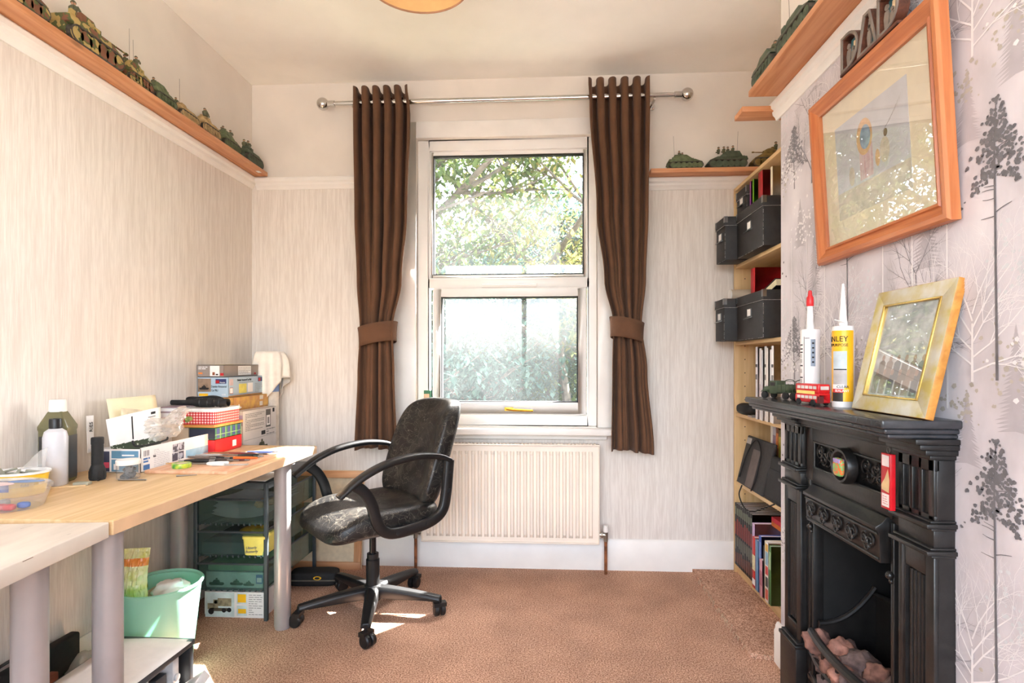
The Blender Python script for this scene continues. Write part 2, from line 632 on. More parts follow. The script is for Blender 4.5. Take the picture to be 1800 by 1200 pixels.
mb = MB(); mb.box(XL - 0.2, XR + 0.2, YR - 0.2, YB + 0.3, -0.12, 0.0)
struct(mb, 'floor', CARPET, label='brown twist pile carpet covering the floor')
mb = MB(); mb.box(XL - 0.2, XR + 0.2, YR - 0.2, YB + 0.3, ZC, ZC + 0.15)
struct(mb, 'ceiling', CEIL, label='plain off white ceiling')

mb = MB()
mb.box(XL - 0.15, XL, YR - 0.2, YB + 0.3, 0, ZR0 + 0.02, STREAK)
mb.box(XL - 0.15, XL, YR - 0.2, YB + 0.3, ZR0 + 0.02, ZC, PLASTER)
struct(mb, 'wall_left', label='left wall with streaked beige wallpaper below the picture rail')

WX0, WX1, WZ0, WZ1 = -0.700, 0.294, 0.745, 2.352    # window opening
mb = MB()
mb.box(XL, WX0, YB, YB + 0.28, 0, 2.11, STREAK)
mb.box(WX1, XR + 0.15, YB, YB + 0.28, 0, 2.11, STREAK)
mb.box(XL, WX0, YB, YB + 0.28, 2.11, ZC, PLASTER)
mb.box(WX1, XR + 0.15, YB, YB + 0.28, 2.11, ZC, PLASTER)
mb.box(WX0, WX1, YB, YB + 0.28, 0, WZ0, STREAK)
mb.box(WX0, WX1, YB, YB + 0.28, WZ1, ZC, PLASTER)
struct(mb, 'wall_back', label='window wall with streaked wallpaper and a painted top band')

mb = MB()
mb.box(XR, XR + 0.15, YR - 0.2, YB, 0, 2.11, STREAK)
mb.box(XR, XR + 0.15, YR - 0.2, YB, 2.11, ZC, PLASTER)
struct(mb, 'wall_right', label='right wall inside the alcove behind the bookcase')

# wall behind the camera with an added, unseen window opening that lets in fill light
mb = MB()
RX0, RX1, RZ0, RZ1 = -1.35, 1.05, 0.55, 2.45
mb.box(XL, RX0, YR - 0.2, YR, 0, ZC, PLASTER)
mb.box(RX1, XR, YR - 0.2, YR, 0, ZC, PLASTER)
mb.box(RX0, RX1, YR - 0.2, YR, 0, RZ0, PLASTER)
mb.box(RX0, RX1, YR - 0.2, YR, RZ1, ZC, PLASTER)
struct(mb, 'wall_front', label='plain wall behind the viewer with an added fill light window')
portal('fill_window_portal', (-0.15, YR - 0.15, 1.5), 2.4, 1.9, (R(90), 0, 0))
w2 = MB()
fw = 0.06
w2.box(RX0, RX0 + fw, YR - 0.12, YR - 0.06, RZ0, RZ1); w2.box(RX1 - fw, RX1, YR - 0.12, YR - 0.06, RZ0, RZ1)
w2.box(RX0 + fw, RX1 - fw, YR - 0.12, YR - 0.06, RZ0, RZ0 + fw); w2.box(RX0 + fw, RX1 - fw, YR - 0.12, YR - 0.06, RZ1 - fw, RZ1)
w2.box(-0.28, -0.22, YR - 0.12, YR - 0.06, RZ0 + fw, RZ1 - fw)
w2 = struct(w2, 'fill_window', UPVC, label='added white casement window behind the viewer for fill light', bevel=0.004)

# chimney breast, hollow at the fire opening
FY0, FY1, FZ = 1.412, 1.812, 0.70
mb = MB()
mb.box(XC, XR, YBR0, FY0, 0, ZR0, MIST)
mb.box(XC, XR, FY1, YBR1, 0, ZR0, MIST)
mb.box(XC, XR, FY0, FY1, FZ, ZR0, MIST)
mb.box(XC + 0.36, XR, FY0, FY1, 0, FZ, BLACKM)
mb.box(XC, XR, YBR0, YBR1, ZR0, ZC, PLASTER)
breast = struct(mb, 'wall_chimney', label='chimney breast papered with a misty grey forest print')

# ---- printed trees on the chimney breast paper (flat print just proud of the paper)
TONES = {
    'dark': P('print_dark_grey', (112, 110, 113), 0.7, var=0.1, scale=60),
    'mid': P('print_mid_grey', (136, 132, 136), 0.7, var=0.06, scale=40),
    'light': P('print_light_grey', (184, 178, 182), 0.7, var=0.03, scale=30),
    'white': P('print_white', (236, 232, 232), 0.7, var=0.02, scale=30),
    'pale': P('print_pale_blue', (208, 210, 212), 0.7, var=0.03, scale=30),
    'tan': P('print_pale_tan', (186, 178, 166), 0.7, var=0.04, scale=40),
}
PR = {k: MB() for k in TONES}
_lay = {'light': 0.0004, 'pale': 0.0006, 'tan': 0.0008, 'mid': 0.0010, 'white': 0.0012, 'dark': 0.0014}

_cnt = [0]
def p_ok(u, w):
    if 1.26 < u < 1.965 and w < 0.95: return False
    return YBR0 < u < YBR1 - 0.002 and 0.16 < w < ZR0 - 0.064

def p_poly(tone, pts):
    if all(p_ok(*p) for p in pts):
        _cnt[0] += 1
        lay = _lay[tone] + (_cnt[0] % 48) * 4e-6
        PR[tone].add([(XC - lay, p[0], p[1]) for p in pts], [tuple(range(len(pts)))])

def p_line(tone, a, b, w0, w1):
    d = Vector((b[0] - a[0], b[1] - a[1]))
    if d.length < 1e-6: return
    n = Vector((-d.y, d.x)).normalized()
    p_poly(tone, [(a[0] + n.x * w0, a[1] + n.y * w0), (a[0] - n.x * w0, a[1] - n.y * w0), (b[0] - n.x * w1, b[1] - n.y * w1), (b[0] + n.x * w1, b[1] + n.y * w1)])

def p_blob(tone, c, r, rnd, n=7):
    a0 = rnd.random() * 6
    p_poly(tone, [(c[0] + math.cos(a0 + 2 * PI * k / n) * r * rnd.uniform(0.6, 1.2), c[1] + math.sin(a0 + 2 * PI * k / n) * r * rnd.uniform(0.5, 1.0)) for k in range(n)])

def p_branch(tone, a, ang, ln, w, depth, rnd, spread=0.5, leaf=None):
    p = a
    for k in range(3):
        ang += rnd.uniform(-0.16, 0.16)
        q = (p[0] + math.cos(ang) * ln / 3, p[1] + math.sin(ang) * ln / 3)
        w1 = w * 0.8
        p_line(tone, p, q, w, w1)
        if depth > 0:
            for _ in range(rnd.choice((1, 1, 2))):
                p_branch(tone, q, ang + rnd.choice((-1, 1)) * rnd.uniform(0.3, 0.3 + spread), ln * rnd.uniform(0.45, 0.7), w * 0.6, depth - 1, rnd, spread, leaf)
        elif leaf and rnd.random() < leaf[1]:
            p_blob(leaf[0], q, rnd.uniform(0.004, 0.010), rnd)
        p, w = q, w1

def p_pine(tone, u, top, h, trunk, rnd):
    p_line(tone, (u, top - 0.01), (u + 0.004, top - h * 0.6), 0.0014, 0.0022)
    p_line(tone, (u + 0.004, top - h * 0.6), (u - 0.003, top - h - trunk), 0.0022, 0.0036)
    for _ in range(420):
        t = rnd.random() ** 0.8
        wd = 0.014 + 0.075 * t
        x = rnd.gauss(0, 0.5) * wd
        drop = abs(x) * 0.5
        z = top - t * h - drop
        if rnd.random() < 0.22: continue
        p_blob(tone, (u + x, z), rnd.uniform(0.003, 0.0065), rnd, 6)
    for k in range(9):
        t = rnd.uniform(0.5, 1.7)
        sgn = rnd.choice((-1, 1))
        p_branch(tone, (u, top - t * h), PI / 2 + sgn * rnd.uniform(1.0, 1.5), rnd.uniform(0.03, 0.055), 0.0011, 0, rnd)

def p_fir(tone, u, base, h, wd, rnd):
    for k in range(26):
        t = k / 26
        z = base + h * t
        hw = wd * (1 - t) * rnd.uniform(0.75, 1.1) + 0.002
        p_poly(tone, [(u - hw, z - 0.008), (u - hw * 0.3, z + 0.004), (u, z + h / 20), (u + hw * 0.3, z + 0.004), (u + hw, z - 0.008), (u, z - 0.002)])

TW, TH = 0.53, 0.667
for ci in range(-1, 4):
    for ri in range(-1, 5):
        rnd = random.Random(31)
        u0 = 1.135 + ci * TW
        top = 1.639 + (ri - 2) * TH
        p_fir('light', u0 - 0.045, top + 0.02, 0.20, 0.055, rnd)
        p_fir('light', u0 + 0.075, top - 0.06, 0.15, 0.04, rnd)
        p_fir('light', u0 + 0.20, top - 0.30, 0.22, 0.06, rnd)
        p_fir('light', u0 + 0.30, top - 0.12, 0.16, 0.05, rnd)
        for k in range(3):
            uu = u0 + 0.13 + 0.115 * k
            p_line('white', (uu, top - 0.62), (uu + 0.003, top - 0.08), 0.003, 0.0018)
        p_pine('dark', u0, top, 0.155, 0.40, rnd)
        p_pine('mid', u0 + 0.345, top - 0.36, 0.12, 0.10, rnd)
        # bare dark tree
        b0 = (u0 + 0.215, top - 0.60)
        p_line('mid', b0, (b0[0], b0[1] + 0.10), 0.005, 0.004)
        p_branch('mid', (b0[0], b0[1] + 0.08), PI / 2, 0.21, 0.0034, 3, rnd, 0.35)
        p_branch('mid', (b0[0], b0[1] + 0.03), PI / 2 + 0.5, 0.14, 0.0024, 3, rnd, 0.4)
        p_branch('mid', (b0[0], b0[1] + 0.04), PI / 2 - 0.5, 0.14, 0.0024, 3, rnd, 0.4)
        # thin dark saplings
        for k in range(4):
            p_branch('dark', (u0 + 0.13 + 0.018 * k, top - 0.22), PI / 2 - 0.35 + 0.22 * k, 0.11, 0.0011, 1, rnd, 0.3)
        # white frosted tree
        w0 = (u0 + 0.06, top - 0.44)
        p_line('white', (w0[0], w0[1] - 0.12), w0, 0.0035, 0.0025)
        for k in range(9):
            p_branch('white', (w0[0], w0[1] - 0.10 + 0.015 * k), PI / 2 + (-1) ** k * (1.15 - 0.11 * k), rnd.uniform(0.12, 0.2), 0.0020, 3, rnd, 0.5)
        # frosted leaf sprays
        for cu, cw, tone, cnt, sp in ((u0 - 0.07, top - 0.34, 'pale', 70, 0.05), (u0 + 0.28, top - 0.05, 'white', 60, 0.045), (u0 + 0.40, top - 0.50, 'white', 60, 0.05), (u0 + 0.10, top + 0.06, 'tan', 40, 0.03), (u0 - 0.05, top - 0.52, 'tan', 50, 0.045)):
            for _ in range(cnt):
                p_blob(tone, (cu + rnd.gauss(0, sp), cw + rnd.gauss(0, sp * 0.8)), rnd.uniform(0.003, 0.008), rnd, 5)
for k, pm in PR.items():
    pm.build('tree_print', TONES[k], breast, smooth=0, label={'dark': 'dark grey printed pines and saplings', 'mid': 'mid grey printed bare trees', 'light': 'faint grey printed firs', 'white': 'white printed frosted branches', 'pale': 'pale printed leaves', 'tan': 'pale tan printed leaves'}[k])

# ---- skirting boards and picture rails
def skirt_poly(h=0.15, t=0.018):
    return [(0, 0), (t, 0), (t, h - 0.03), (t * 0.75, h - 0.022), (t * 0.75, h - 0.012), (t * 0.35, h), (0, h)]

mb = MB(); mb.prism([(XL + p[0], p[1]) for p in skirt_poly()], YR, YB, 'y'); struct(mb, 'baseboard_left', WHITE, label='white skirting board along the left wall')
mb = MB(); mb.prism([(YB - p[0], p[1]) for p in skirt_poly(0.165)], XL + 0.018, XR, 'x'); struct(mb, 'baseboard_back', WHITE, label='white skirting board below the window')
mb = MB()
mb.prism([(XC - p[0], p[1]) for p in skirt_poly()], 1.985, YBR1 + 0.018, 'y')
mb.prism([(XC - p[0], p[1]) for p in skirt_poly()], YBR0, 1.24, 'y')
struct(mb, 'baseboard_right', WHITE, label='white skirting at the foot of the chimney breast')

def rail_poly():
    h = ZR1 - ZR0
    return [(0, 0), (0.006, 0), (0.010, 0.012), (0.018, 0.02), (0.020, 0.032), (0.030, 0.040), (0.032, h - 0.006), (0.028, h), (0, h)]
mb = MB(); mb.prism([(XL + p[0], ZR0 + p[1]) for p in rail_poly()], YR, YB, 'y'); struct(mb, 'trim_1', WHITE, label='white picture rail on the left wall')
mb = MB()
mb.prism([(YB - p[0], ZR0 - 0.006 + p[1]) for p in rail_poly()], XL + 0.03, WX0 - 0.13, 'x')
mb.prism([(YB - p[0], ZR0 - 0.045 + p[1]) for p in rail_poly()], WX1 + 0.13, XR, 'x')
struct(mb, 'trim_2', WHITE, label='white picture rail either side of the window')
mb = MB(); mb.prism([(XC - p[0], ZR0 - 0.062 + p[1]) for p in rail_poly()], YBR0, YBR1 + 0.03, 'y'); struct(mb, 'trim_3', WHITE, label='white picture rail on the chimney breast')

# painted flat surround of the window
mb = MB()
mb.box(WX0 - 0.125, WX0, YB - 0.008, YB, 0.765, 2.44); mb.box(WX1, WX1 + 0.125, YB - 0.008, YB, 0.765, 2.44); mb.box(WX0, WX1, YB - 0.008, YB, WZ1, 2.44)
struct(mb, 'trim_4', WHITE, label='flat painted surround of the window', bevel=0.002)

# ------------------------------------------------------------------ window
YF = YB + 0.03       # inner face of the frame
mb = MB()
def frame(mb, x0, x1, z0, z1, l, r_, b, t, y0, y1):
    mb.box(x0, x0 + l, y0, y1, z0, z1); mb.box(x1 - r_, x1, y0, y1, z0, z1)
    mb.box(x0 + l, x1 - r_, y0, y1, z0, z0 + b); mb.box(x0 + l, x1 - r_, y0, y1, z1 - t, z1)
frame(mb, WX0 + 0.002, WX1 - 0.002, 0.769, WZ1 - 0.002, 0.062, 0.048, 0.058, 0.058, YF, YF + 0.07)
mb.box(WX0 + 0.06, WX1 - 0.04, YF, YF + 0.07, 1.528, 1.584)
win = struct(mb, 'window_1', label='white plastic window, fixed pane above an opening pane', mat=UPVC, bevel=0.004)
mb = MB(); frame(mb, WX0 + 0.064, WX1 - 0.05, 1.584, WZ1 - 0.06, 0.022, 0.022, 0.02, 0.022, YF + 0.012, YF + 0.06)
mb.build('glazing_bead', UPVC, win, bevel=0.005)
mb = MB(); frame(mb, WX0 + 0.086, WX1 - 0.072, 1.604, WZ1 - 0.082, 0.005, 0.005, 0.005, 0.006, YF + 0.016, YF + 0.05)
mb.build('gasket', BLACKM, win)
mb = MB(); frame(mb, -0.612, 0.236, 0.832, 1.526, 0.046, 0.046, 0.066, 0.046, YF - 0.014, YF + 0.055)
sash = mb.build('sash', UPVC, win, bevel=0.006)
mb = MB(); frame(mb, -0.567, 0.191, 0.897, 1.481, 0.006, 0.006, 0.006, 0.006, YF - 0.004, YF + 0.04)
mb.build('gasket', BLACKM, sash)
GLASS = glass_mat('window_glass', haze=0.016)  # film stands in for dirt and for glare veiling the garden view
mb = MB(); mb.box(WX0 + 0.088, WX1 - 0.074, YF + 0.03, YF + 0.036, 1.606, WZ1 - 0.084); mb.build('upper_pane', GLASS, win, smooth=0, label='upper fixed glass pane')
mb = MB(); mb.box(-0.563, 0.187, YF + 0.024, YF + 0.030, 0.901, 1.477); mb.build('lower_pane', GLASS, sash, smooth=0, label='lower opening glass pane')
GOLD = P('polished_brass', (214, 170, 70), 0.2, 1.0, var=0.05)
mb = MB()
mb.box(-0.212, -0.165, YF - 0.022, YF - 0.014, 0.852, 0.872)
mb.tube([(-0.185, YF - 0.022, 0.862), (-0.185, YF - 0.045, 0.862)], 0.009, 12)
mb.tube([(-0.20, YF - 0.045, 0.866), (-0.16, YF - 0.05, 0.860), (-0.055, YF - 0.052, 0.856)], [0.008, 0.008, 0.006], 10)
mb.build('handle', GOLD, sash, label='brass window handle')
mb = MB(); mb.prism([(YF, 1.528), (YF - 0.022, 1.530), (YF - 0.026, 1.545), (YF, 1.556)], -0.338, -0.035, 'x'); mb.build('trickle_vent', UPVC, win, bevel=0.002)
mb = MB()
mb.box(WX0 - 0.125, WX1 + 0.075, YB - 0.075, YB, 0.728, 0.764)
mb.box(WX0 + 0.001, WX1 - 0.001, YB, YF + 0.07, 0.728, 0.768)
sill = mb.build('window_sill', WHITE, win, bevel=0.008, seg=3)
mb = MB(); mb.box(WX0 - 0.10, WX1 + 0.05, YB - 0.02, YB, 0.70, 0.728); mb.build('sill_moulding', WHITE, sill, bevel=0.006)

# ------------------------------------------------------------------ carpet offcut in the alcove
mb = MB()
pts = []
rr = random.Random(3)
edge = [(0.795, 3.018), (0.785, 2.60), (0.78, 2.16), (0.845, 2.148), (0.868, 2.146)]
line = []
for a, b in zip(edge, edge[1:]):
    n = max(2, int((Vector(b) - Vector(a)).length / 0.012))
    for k in range(n):
        t = k / n
        line.append((a[0] + (b[0] - a[0]) * t + rr.uniform(-0.004, 0.004), a[1] + (b[1] - a[1]) * t + rr.uniform(-0.004, 0.004)))
poly = line + [(0.862, 2.142), (1.295, 2.142), (1.295, 3.018)]
mb.prism(poly, 0.0, 0.018, 'z')
co = mb.build('carpet_offcut', CARPET, None, smooth=0, label='loose piece of brown carpet with a frayed edge under the bookcase', cat='carpet')
FRAY = P('pale_carpet_fray', (196, 178, 150), 0.9, var=0.15, scale=80)
mb = MB()
for p in line[10:]:
    for _ in range(2):
        if rr.random() < 0.55:
            dx, dy = rr.uniform(-0.016, 0.010), rr.uniform(-0.014, 0.014)
            mb.tube([(p[0], p[1], 0.016), (p[0] + dx * 0.5, p[1] + dy * 0.5, 0.018 + rr.random() * 0.004), (p[0] + dx, p[1] + dy, 0.003)], 0.0009, 4)
mb.build('frayed_backing', FRAY, co, kind='stuff')
# ------------------------------------------------------------------ garden outside
GZ = -2.6
GRASS = P('garden_grass', (60, 74, 36), 0.95, var=0.2, scale=8, bump=0.4, bscale=40)
mb = MB(); mb.box(-14, 14, 3.4, 24, GZ - 0.1, GZ)
mb.build('ground', GRASS, None, label='garden lawn outside the window', kind='structure')
mb = MB(); mb.box(-14, 14, -16, 3.3, GZ - 0.1, GZ)
mb.build('bounce_paving', P('bounce_paving_grey', (140, 138, 136), 0.9, var=0.06, scale=3), None, label='added pale paving behind the viewer that bounces light indoors', kind='structure')  # added out of view to throw sunlight up to the ceiling
BARK = P('tree_bark', (92, 84, 76), 0.9, var=0.2, scale=14, bump=0.5, bscale=40)
LEAF_A = leaf_mat('leaf_green', (54, 76, 50), (104, 120, 68))
LEAF_B = leaf_mat('leaf_blue_green', (50, 78, 72), (82, 106, 96))
LEAF_C = leaf_mat('leaf_yellowing', (80, 94, 54), (122, 112, 64))

def in_sun(p):
    """true where a twig would stand between the sun and the window"""
    k = (p[1] - YB) / math.cos(SUN_AZ)
    h = p[2] - k * math.tan(SUN_EL)
    xw = p[0] - (p[1] - YB) * math.tan(SUN_AZ)
    return -1.0 < xw < 0.6 and 0.5 < h < 2.02

def tree(name, label, x, y, h, crown_r, lean, leafm, nleaf, seed, low=0.25, trunk_r=0.09):
    rnd = random.Random(seed)
    t = thing(name, label, 'tree', (x, y, GZ), 0, 'trees outside the window')
    trunk = MB(); tips = []
    def grow(p, d, ln, r, depth):
        pts = [p]; rs = [r]
        q = Vector(p); dd = Vector(d)
        for k in range(4):
            dd = (dd + Vector((rnd.uniform(-.16, .16), rnd.uniform(-.16, .16), rnd.uniform(-.05, .12)))).normalized()
            q = q + dd * ln / 4
            pts.append(q.copy()); rs.append(r * (1 - 0.13 * (k + 1)))
            if depth > 0 and k >= 1:
                for _ in range(2):
                    a = rnd.uniform(0, 2 * PI)
                    side = Vector((math.cos(a), math.sin(a), rnd.uniform(-0.1, 0.6))).normalized()
                    grow(q.copy(), (dd * 0.45 + side).normalized(), ln * rnd.uniform(0.42, 0.62), r * 0.5, depth - 1)
        if depth > 1 or not any(in_sun((q.x + x, q.y + y, q.z + GZ)) for q in pts):
            trunk.tube(pts, rs, 7 if depth > 1 else 5)
        if depth <= 1:
            tips.extend(pts[1:])
    grow(Vector((0, 0, 0)), Vector((lean, 0, 1)).normalized(), h * 0.78, trunk_r, 3)
    trunk.build('trunk', BARK, t)
    lf = MB()
    V = []; Fc = []
    for _ in range(nleaf):
        c = rnd.choice(tips) + Vector((rnd.gauss(0, 1), rnd.gauss(0, 1), rnd.gauss(0, 1))) * crown_r * 0.16
        if in_sun((c.x + x, c.y + y, c.z + GZ)): continue
        s = rnd.uniform(0.035, 0.075)
        e = Matrix.Rotation(rnd.uniform(0, 6.28), 3, 'Z') @ Matrix.Rotation(rnd.uniform(0.1, 1.2), 3, 'X')
        k = len(V)
        for w in ((0, -s, 0), (s * 0.5, 0, s * 0.12), (0, s * 1.1, -s * 0.1), (-s * 0.5, 0, s * 0.12)):
            V.append(tuple(c + e @ Vector(w)))
        Fc.append((k, k + 1, k + 2, k + 3))
    me = bpy.data.meshes.new('foliage'); me.from_pydata(V, [], Fc); me.materials.append(leafm)
    o = bpy.data.objects.new('foliage', me); COL.objects.link(o); o.parent = t
    o['kind'] = 'stuff'
    return t
tree('garden_tree', 'green leafy tree with a thick trunk left of the window centre', -2.0, 7.8, 6.4, 1.5, 0.05, LEAF_A, 17000, 1, trunk_r=0.13)
tree('garden_tree', 'blue green bushy tree behind the lower window pane', -0.7, 9.2, 5.6, 1.5, -0.03, LEAF_B, 17000, 2, trunk_r=0.12)
tree('garden_tree', 'slender yellowing tree at the right of the window', 0.55, 8.2, 6.6, 1.4, 0.02, LEAF_C, 12000, 3, trunk_r=0.10)
tree('garden_tree', 'bushy tree with a short trunk far behind the others', -1.7, 12.5, 6.2, 2.0, 0.0, LEAF_B, 15000, 4, trunk_r=0.13)
tree('garden_tree', 'spreading tree with bare limbs far to the left outside', -4.3, 8.4, 6.0, 1.7, 0.06, LEAF_C, 6000, 5, trunk_r=0.13)
tree('garden_tree', 'broad green tree standing farthest left outside', -6.6, 10.5, 6.6, 2.0, 0.0, LEAF_A, 8000, 6, trunk_r=0.14)
tree('garden_tree', 'tall green tree added out of view to shade the window', 4.6, 7.7, 9.2, 1.9, 0.0, LEAF_A, 15000, 9, trunk_r=0.16)  # added out of view so its crown dapples the sun on the desk
tree('garden_tree', 'dense green tree standing farthest right outside', 2.5, 11.0, 5.8, 2.0, 0.0, LEAF_B, 8000, 8, trunk_r=0.13)

def shrub(x, y, r, h, leafm, seed, label):
    rnd = random.Random(seed)
    t = thing('garden_shrub', label, 'shrub', (x, y, GZ), 0, 'shrubs outside the window')
    st = MB()
    for k in range(6):
        a = rnd.uniform(0, 6.28)
        st.tube([(0.05 * math.cos(a), 0.05 * math.sin(a), 0), (r * .3 * math.cos(a), r * .3 * math.sin(a), h * .5), (r * .5 * math.cos(a), r * .5 * math.sin(a), h * .85)], [.04, .03, .012], 6)
    st.build('stem', BARK, t)
    V = []; Fc = []
    for _ in range(9000):
        d = Vector((rnd.gauss(0, 1), rnd.gauss(0, 1), rnd.gauss(0, 1))).normalized() * rnd.random() ** 0.4
        c = Vector((d.x * r, d.y * r, h * 0.58 + d.z * h * 0.45))
        s = rnd.uniform(0.04, 0.08)
        e = Matrix.Rotation(rnd.uniform(0, 6.28), 3, 'Z') @ Matrix.Rotation(rnd.uniform(0.1, 1.2), 3, 'X')
        k = len(V)
        for w in ((0, -s, 0), (s * 0.5, 0, s * 0.12), (0, s * 1.1, -s * 0.1), (-s * 0.5, 0, s * 0.12)):
            V.append(tuple(c + e @ Vector(w)))
        Fc.append((k, k + 1, k + 2, k + 3))
    me = bpy.data.meshes.new('foliage'); me.from_pydata(V, [], Fc); me.materials.append(leafm)
    o = bpy.data.objects.new('foliage', me); COL.objects.link(o); o.parent = t; o['kind'] = 'stuff'
shrub(-1.6, 6.6, 1.0, 3.3, LEAF_B, 11, 'rounded blue green shrub low behind the left of the window')
shrub(0.2, 6.9, 1.1, 3.1, LEAF_A, 12, 'rounded bright green shrub low behind the right of the window')
shrub(-2.2, 9.6, 1.6, 5.0, LEAF_B, 15, 'tall full shrub behind the left trunk')
shrub(0.6, 10.2, 1.5, 5.2, LEAF_A, 16, 'tall full shrub behind the slender right tree')
shrub(-0.6, 11.4, 1.9, 5.4, LEAF_B, 13, 'broad tall shrub behind the nearer ones at the window centre')
shrub(-3.4, 7.0, 1.2, 3.2, LEAF_A, 14, 'green shrub farthest left outside the window')
# white garden building beyond the trees
gb = thing('garden_building', 'pale roofed building beyond the trees at the right of the window', 'building', (0.3, 16.5, GZ), 0)
mb = MB(); mb.box(-1.2, 3.2, 0, 2.5, 0, 6.1); mb.build('wall', P('brown_brick', (86, 78, 70), 0.9, var=0.2, scale=6), gb)
mb = MB(); mb.box(-1.4, 3.4, -0.3, 2.8, 6.1, 6.26); mb.build('gutter_board', WHITE, gb, bevel=0.02)
mb = MB(); mb.box(-1.35, 3.35, -0.22, 2.7, 6.58, 6.72); mb.build('roof_edge', WHITE, gb, bevel=0.02)
mb = MB(); mb.box(-1.3, 3.3, -0.1, 2.6, 6.26, 6.58); mb.build('roof', P('grey_roof', (120, 128, 132), 0.7), gb)

# ------------------------------------------------------------------ desks
LEGM = P('silver_grey_leg', (172, 168, 168), 0.32, 0.35, var=0.03, scale=10)
WHITEDESK = P('worn_white_desk', (226, 216, 203), 0.45, var=0.05, scale=6, stretch=(4, 1, 1))
def desk_leg(parent, x, y, h):
    mb = MB(); mb.lathe([(1e-5, 0), (0.030, 0), (0.0335, 0.012), (0.0335, h), (1e-5, h)], 28, (x, y, 0))
    leg = mb.build('leg', LEGM, parent)
    mb = MB(); mb.lathe([(1e-5, h - 0.008), (0.05, h - 0.008), (0.05, h), (1e-5, h)], 24, (x, y, 0)); mb.build('mounting_plate', LEGM, leg)
DZ = 0.734
wd = thing('desk', 'birch topped desk with grey tube legs along the left wall', 'desk', (-1.335, 1.909, 0))
mb = MB(); mb.box(-0.29, 0.29, -0.609, 0.609, DZ - 0.036, DZ); mb.build('tabletop', DESKW, wd, bevel=0.0025)
EDGE = P('desk_edge_band', (214, 178, 140), 0.4, var=0.05, scale=10)
mb = MB(); mb.box(0.290, 0.2915, -0.609, 0.609, DZ - 0.034, DZ - 0.002); mb.build('edge_band', EDGE, wd)
for x, y in ((0.237, 0.385), (0.225, -0.545), (-0.225, 0.40), (-0.225, -0.545)):
    desk_leg(wd, x, y, DZ - 0.036)
wd2 = thing('desk', 'scuffed white desk with grey tube legs nearest the viewer', 'desk', (-1.047, 1.292, 0), R(7))
mb = MB(); mb.box(-0.57, 0, -1.2, -0.002, DZ - 0.038, DZ); mb.build('tabletop', WHITEDESK, wd2, bevel=0.0025)
SCUFF = P('desk_scuff', (128, 108, 92), 0.7)
mb = MB()
rr = random.Random(5)
for _ in range(26):
    a = rr.uniform(0, 6.28); l = rr.uniform(0.004, 0.03); x, y = rr.uniform(-0.5, -0.02), rr.uniform(-0.6, -0.03)
    mb.quad((x, y, DZ + .0003), (x + math.cos(a) * l, y + math.sin(a) * l, DZ + .0003), (x + math.cos(a) * l + .0012, y + math.sin(a) * l + .0012, DZ + .0003), (x + .0014, y + .0012, DZ + .0003))
for _ in range(4):
    y = rr.uniform(-0.6, -0.03); l = rr.uniform(0.01, 0.03)
    mb.quad((0.0006, y, DZ - .003), (0.0006, y + l, DZ - .003), (0.0006, y + l, DZ - .0045), (0.0006, y, DZ - .0045))
mb.build('scuff_marks', SCUFF, wd2, smooth=0)
for x, y in ((-0.10, -0.11), (-0.48, -0.11), (-0.10, -1.08), (-0.48, -1.08)):
    desk_leg(wd2, x, y, DZ - 0.038)

# ------------------------------------------------------------------ radiator
RADM = P('radiator_cream', (238, 226, 212), 0.35, var=0.02, scale=6)
rad = thing('radiator', 'cream panel radiator under the window', 'radiator', (-0.178, 2.995, 0.161))
RW, RH = 0.939, 0.522
mb = MB()
nr = 26
xs = []; ds = []
m0 = 0.022
pitch = (RW - 2 * m0) / nr
xs.append(-RW / 2); ds.append(0)
for k in range(nr):
    x = -RW / 2 + m0 + k * pitch
    for t, d in ((0.06, 0), (0.22, 1), (0.56, 1), (0.72, 0)):
        xs.append(x + pitch * t); ds.append(d)
xs.append(RW / 2); ds.append(0)
zs = [(0, 0), (0.030, 0), (0.048, 1), (RH - 0.052, 1), (RH - 0.036, 0), (RH, 0)]
v = []; f = []
for (z, a) in zs:
    for x, d in zip(xs, ds):
        v.append((x, -0.042 - 0.016 * d * a, z))
n = len(xs)
for i in range(len(zs) - 1):
    for k in range(n - 1):
        f.append((i * n + k, i * n + k + 1, (i + 1) * n + k + 1, (i + 1) * n + k))
mb.add(v, f)
mb.box(-RW / 2, RW / 2, -0.0415, -0.010, 0.0, RH)
mb.build('panel', RADM, rad, smooth=40)
mb = MB()
for z in (0.0, RH - 0.006):
    mb.box(-RW / 2 - 0.004, RW / 2 + 0.004, -0.055, -0.008, z, z + 0.008)
for sx in (-1, 1):
    mb.box(sx * (RW / 2 + 0.004), sx * (RW / 2 - 0.002), -0.055, -0.008, 0.004, RH)
mb.build('rim', RADM, rad, bevel=0.003)
mb = MB()
for k in range(48):
    x = -RW / 2 + 0.02 + k * (RW - 0.04) / 47
    mb.box(x - 0.004, x + 0.004, -0.048, -0.014, RH + 0.002, RH + 0.006)
mb.build('top_grille', RADM, rad)
for x in (-0.3, 0.3):
    mb = MB(); mb.box(x - 0.02, x + 0.02, -0.012, 0.042, 0.10, RH - 0.06); mb.build('bracket', RADM, rad)
COPPER = P('painted_copper_pipe', (150, 92, 56), 0.5, 0.3, var=0.25, scale=40)
VALVE = P('nickel_valve', (170, 165, 155), 0.3, 0.9)
